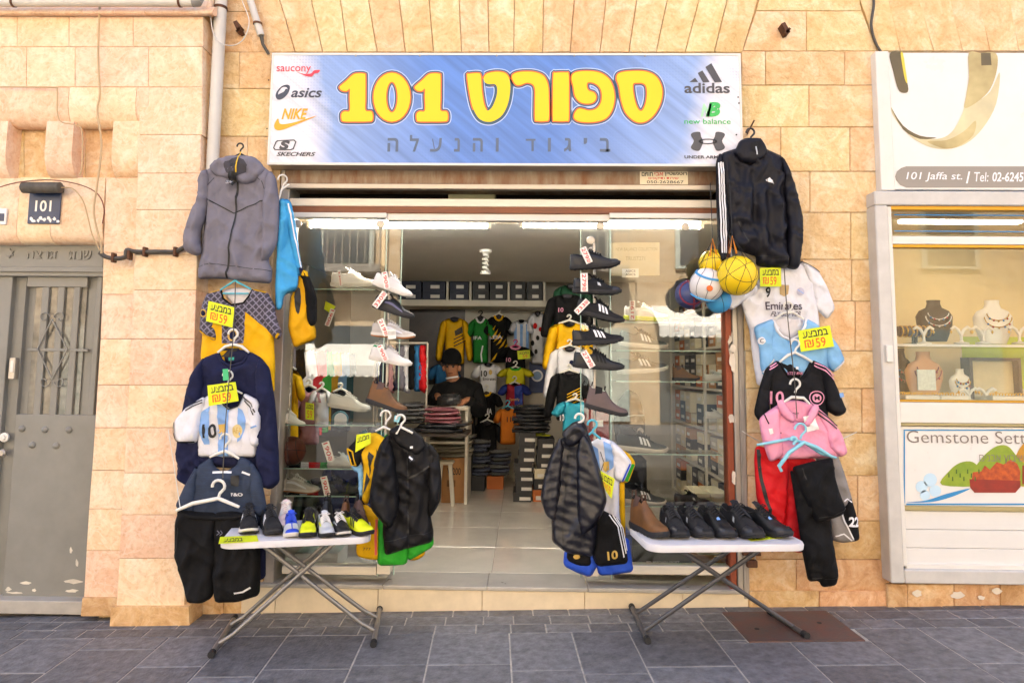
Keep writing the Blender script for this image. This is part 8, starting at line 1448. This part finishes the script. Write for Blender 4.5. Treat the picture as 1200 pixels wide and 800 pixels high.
def bust(label, cx, y0, y1, wpx, Y, m, bead):
    a = P(cx, y1, Y); b = P(cx, y0, Y); h = b.z-a.z; wd = wpx*4.3/800; t = thing('necklace_bust', label, 'jewellery bust', a); mb = MB(); prof = [(0, .62, .35), (.15, .75, .5), (.4, .95, .6), (.6, 1.0, .6), (.74, .8, .5), (.82, .42, .38), (.92, .34, .34), (1.0, .36, .36)]; n = 16
    for v, rx, ry in prof:
        for k in range(n): q = 2*math.pi*k/n; mb.v.append(Vector((a.x + wd/2*rx*math.cos(q), Y + wd/2*ry*math.sin(q)*.6, a.z + h*v)))
    for i in range(len(prof)-1):
        for k in range(n): mb.f.append((i*n+k, i*n+(k+1) % n, (i+1)*n+(k+1) % n, (i+1)*n+k))
    mb.f.append(tuple(range(n))[::-1]); mb.f.append(tuple((len(prof)-1)*n+k for k in range(n))); mb.build('form', m, t, 50)
    for j, dr in enumerate((0, .13)):
        pts = [Vector((a.x + wd/2*(.55+dr)*math.sin(q), Y - wd/2*.6*.62 - .004, a.z + h*(.83 - (.30+dr*1.2)*math.cos(q*.5)**2*1.0))) for q in np.linspace(-math.pi*.5, math.pi*.5, 15)]
        mb = MB(); mb.tube(pts, .003, 6); mb.build('necklace', bead, t, 60)
        for k, q in enumerate(pts[3:12:2]): MB().lathe([(.001, -.007), (.007, 0), (.001, .007)], q + Vector((0, -.004, -.005)), 8).build('gem', [mat('blue_gem', '#3a7fc0', .2), mat('red_gem', '#a82430', .2), bead][k % 3], t, 60)
GLD = mat('gold_chain', '#c89a2c', .3, metal=.8); RBD = mat('red_beads', '#7a1f1c', .4); bust('white necklace bust on the glass shelf of the jewellery window', 1165, 352, 403, 46, .2, WVL, GLD); bust('black necklace bust on the glass shelf of the jewellery window', 1096, 352, 400, 44, .28, VEL, WP); bust('peach bust with red beads at the lower left of the jewellery window', 1084, 412, 468, 44, .2, PCH, RBD); bust('black bust at the far left of the lower show case', 1058, 408, 468, 26, .34, VEL, RBD); bust('cream bust beside the framed ring box', 1126, 432, 468, 26, .3, WVL, GLD)
def ystand(label, cx, y0, y1, Y):
    a = P(cx, y1, Y); b = P(cx, y0, Y); h = b.z-a.z; t = thing('earring_stand', label, 'earring stand', a, 0, 'white earring stands'); MB().lathe([(.04, 0), (.04, .008), (.012, .014), (.009, .02)], a, 14).build('base', WVL, t, 40)
    MB().tube([a + Vector((0, 0, .015)), a + Vector((0, 0, h*.55))], .008, 8).build('stem', WVL, t, 60)
    for s in (-1, 1): MB().tube([a + Vector((0, 0, h*.5)), a + Vector((s*.018, 0, h*.85)), a + Vector((s*.04, 0, h)), a + Vector((s*.06, 0, h*.86))], [.008, .009, .010, .008], 8).build('arm', WVL, t, 60); MB().lathe([(.001, -.012), (.008, 0), (.001, .012)], a + Vector((s*.06, 0, h*.70)), 8).build('earring', GLD, t, 60)
for lab, cx, y0, y1 in (('leftmost white earring stand on the glass shelf', 1083, 383, 403), ('second white earring stand on the glass shelf', 1127, 383, 403), ('white earring stand left of the white bust', 1152, 383, 403), ('white earring stand right of the white bust', 1195, 383, 403), ('left white earring stand in the lower show case', 1136, 455, 470), ('right white earring stand in the lower show case', 1156, 455, 470)): ystand(lab, cx, y0, y1, .1)
a, b = P(1139, 456, .3), P(1190, 423, .3); t = thing('ring_display_box', 'dark framed display box with pale lining in the jewellery window', 'display box', (a.x, .3, zb1)); MB().box((a.x, .33, zb1+.001), (b.x, .36, b.z)).build('lining', mat('linen', '#c6b894', .9, var=.1), t, 0)
DKW = mat('dark_wood', '#3a2418', .5)
for p, q in (((a.x-.02, .28, zb1+.001), (a.x, .37, b.z+.02)), ((b.x, .28, zb1+.001), (b.x+.02, .37, b.z+.02)), ((a.x, .28, b.z), (b.x, .37, b.z+.02))): MB().box(p, q).build('frame_bar', DKW, t, 0)
tray_i = 0
for x0, x1, lab in ((1058, 1098, 'ring tray at the left of the lower show case'), (1100, 1132, 'ring tray beside the cream bust'), (1160, 1215, 'white ring tray at the right of the lower show case')):
    a = P(x0, 468, .06); b = P(x1, 468, .06); t = thing('ring_tray', lab, 'ring tray', ((a.x+b.x)/2, .1, zb1)); MB().box((a.x, .03, zb1+.001), (b.x, .2, zb1+.03), .004).build('tray', WVL, t)
    for i in range(5):
        for j in range(3): MB().tube([Vector((a.x + (b.x-a.x)*(i+.5)/5 + .010*math.cos(q), .06+.05*j, zb1+.036+.010*math.sin(q))) for q in np.linspace(0, 2*math.pi, 9)[:-1]], .002, 5, closed=True).build('ring', GLD, t, 60)
poster('yellow green printed sheet at the back of the jewellery window', 1130, 395, 1215, 455, .55, mat('lime_sheet', '#a8b818', .6, var=.1)); poster('small white price list in the lower left of the jewellery window', 1076, 433, 1096, 457, .14, mat('price_sheet', '#cfd4cc', .6, var=.15, vscale=60)); poster('terracotta upright sheet behind the peach bust', 1068, 428, 1078, 468, .25, mat('terracotta_print', '#a8503a', .7)); 
wx = thing('bangle_stand', 'dark bar stand with gold bangles at the left of the glass shelf', 'jewellery stand', P(1066, 403, .15)); a, b = P(1052, 388, .15), P(1092, 388, .15); MB().tube([a, b], .03, 12).build('roll', mat('brown_velvet', '#3c241a', .9), wx, 60); MB().box(((a.x+b.x)/2-.012, .14, shz+.001), ((a.x+b.x)/2+.012, .17, a.z), .003).build('post', VEL, wx); MB().box(((a.x+b.x)/2-.05, .11, shz+.0005), ((a.x+b.x)/2+.05, .2, shz+.01), .003).build('foot', VEL, wx)
for k in range(7): x = a.x + (b.x-a.x)*(k+.6)/7.4; MB().tube([Vector((x, .15+.034*math.cos(q), a.z+.034*math.sin(q))) for q in np.linspace(0, 2*math.pi, 15)[:-1]], .004, 6, closed=True).build('bangle', GLD, wx, 60)
# ================================================================== across the street (seen in the glass)
M_opp = stone_mat('sunlit_limestone', '#c9a878', '#d9bf98', '#e6d5b6', .4, 0, .05, .5)
ob = thing('opposite_building', 'long limestone house across the street with shuttered windows and balconies, seen mirrored in the glass', 'building', (0, -14, -.1))
MB().box((-26, -22, -.3), (26, -14, 9)).build('wall', M_opp, ob, 0)
M_owin = mat('opposite_window', '#4a5258', .15, spec=.8); M_osh = mat('pale_shutter', '#b9c0b4', .6, var=.1); M_awn = mat('white_awning_cloth', '#e9e6de', .8, var=.05)
for i, x in enumerate(np.arange(-24, 25, 3.2)):
    for z in (4.2, 6.9):
        fr = MB().box((x-.75, -14.0, z-.1), (x+.75, -13.9, z+1.75)).build('window', M_osh, ob, 0)
        MB().box((x-.62, -13.905, z), (x+.62, -13.88, z+1.6)).build('pane', M_owin, fr, 0)
        if i % 2 == 0:
            bm_ = MB().box((x-1.1, -14, z-.35), (x+1.1, -13.1, z-.15)); bm_.tube([(x-1.1, -13.12, z+.75), (x+1.1, -13.12, z+.75)], .03, 6)
            for k in range(12): bm_.box((x-1.08+k*.196, -13.14, z-.15), (x-1.06+k*.196, -13.11, z+.75))
            bm_.build('balcony', M_alu, ob, 0)
    sh = MB().box((x-1.2, -14.0, .05), (x+1.2, -13.93, 2.5)).build('shop_window', M_osh if i % 3 else M_owin, ob, 0)
for x0, x1, z0 in ((-5.9, -3.6, 1.15), (-1.5, 1.8, 2.3), (3.4, 6.4, 2.2)):
    t = thing('awning', 'white scalloped awning %s over a shop across the street' % {-5.9: 'mirrored in the left window', -1.5: 'straight behind the camera', 3.4: 'mirrored in the right window'}[x0], 'awning', ((x0+x1)/2, -14, z0), group='awnings across the street')
    MB().prism([(x0, -14, z0+.9), (x0, -12.9, z0+.3), (x0, -12.9, z0+.27), (x0, -14, z0+.86)], (x1-x0, 0, 0)).build('canopy', M_awn, t, 0)
    n = int((x1-x0)/.2); mb = MB()
    for k in range(n):
        a = x0+(x1-x0)*k/n; wd = (x1-x0)/n; pts = [(a, -12.9, z0+.3), (a+wd, -12.9, z0+.3)] + [(a+wd/2+wd/2*math.cos(q), -12.9, z0+.08-.07*math.sin(q)) for q in np.linspace(0, math.pi, 6)]
        mb.prism(pts, (0, .015, 0))
    mb.build('valance', M_awn, t, 0)
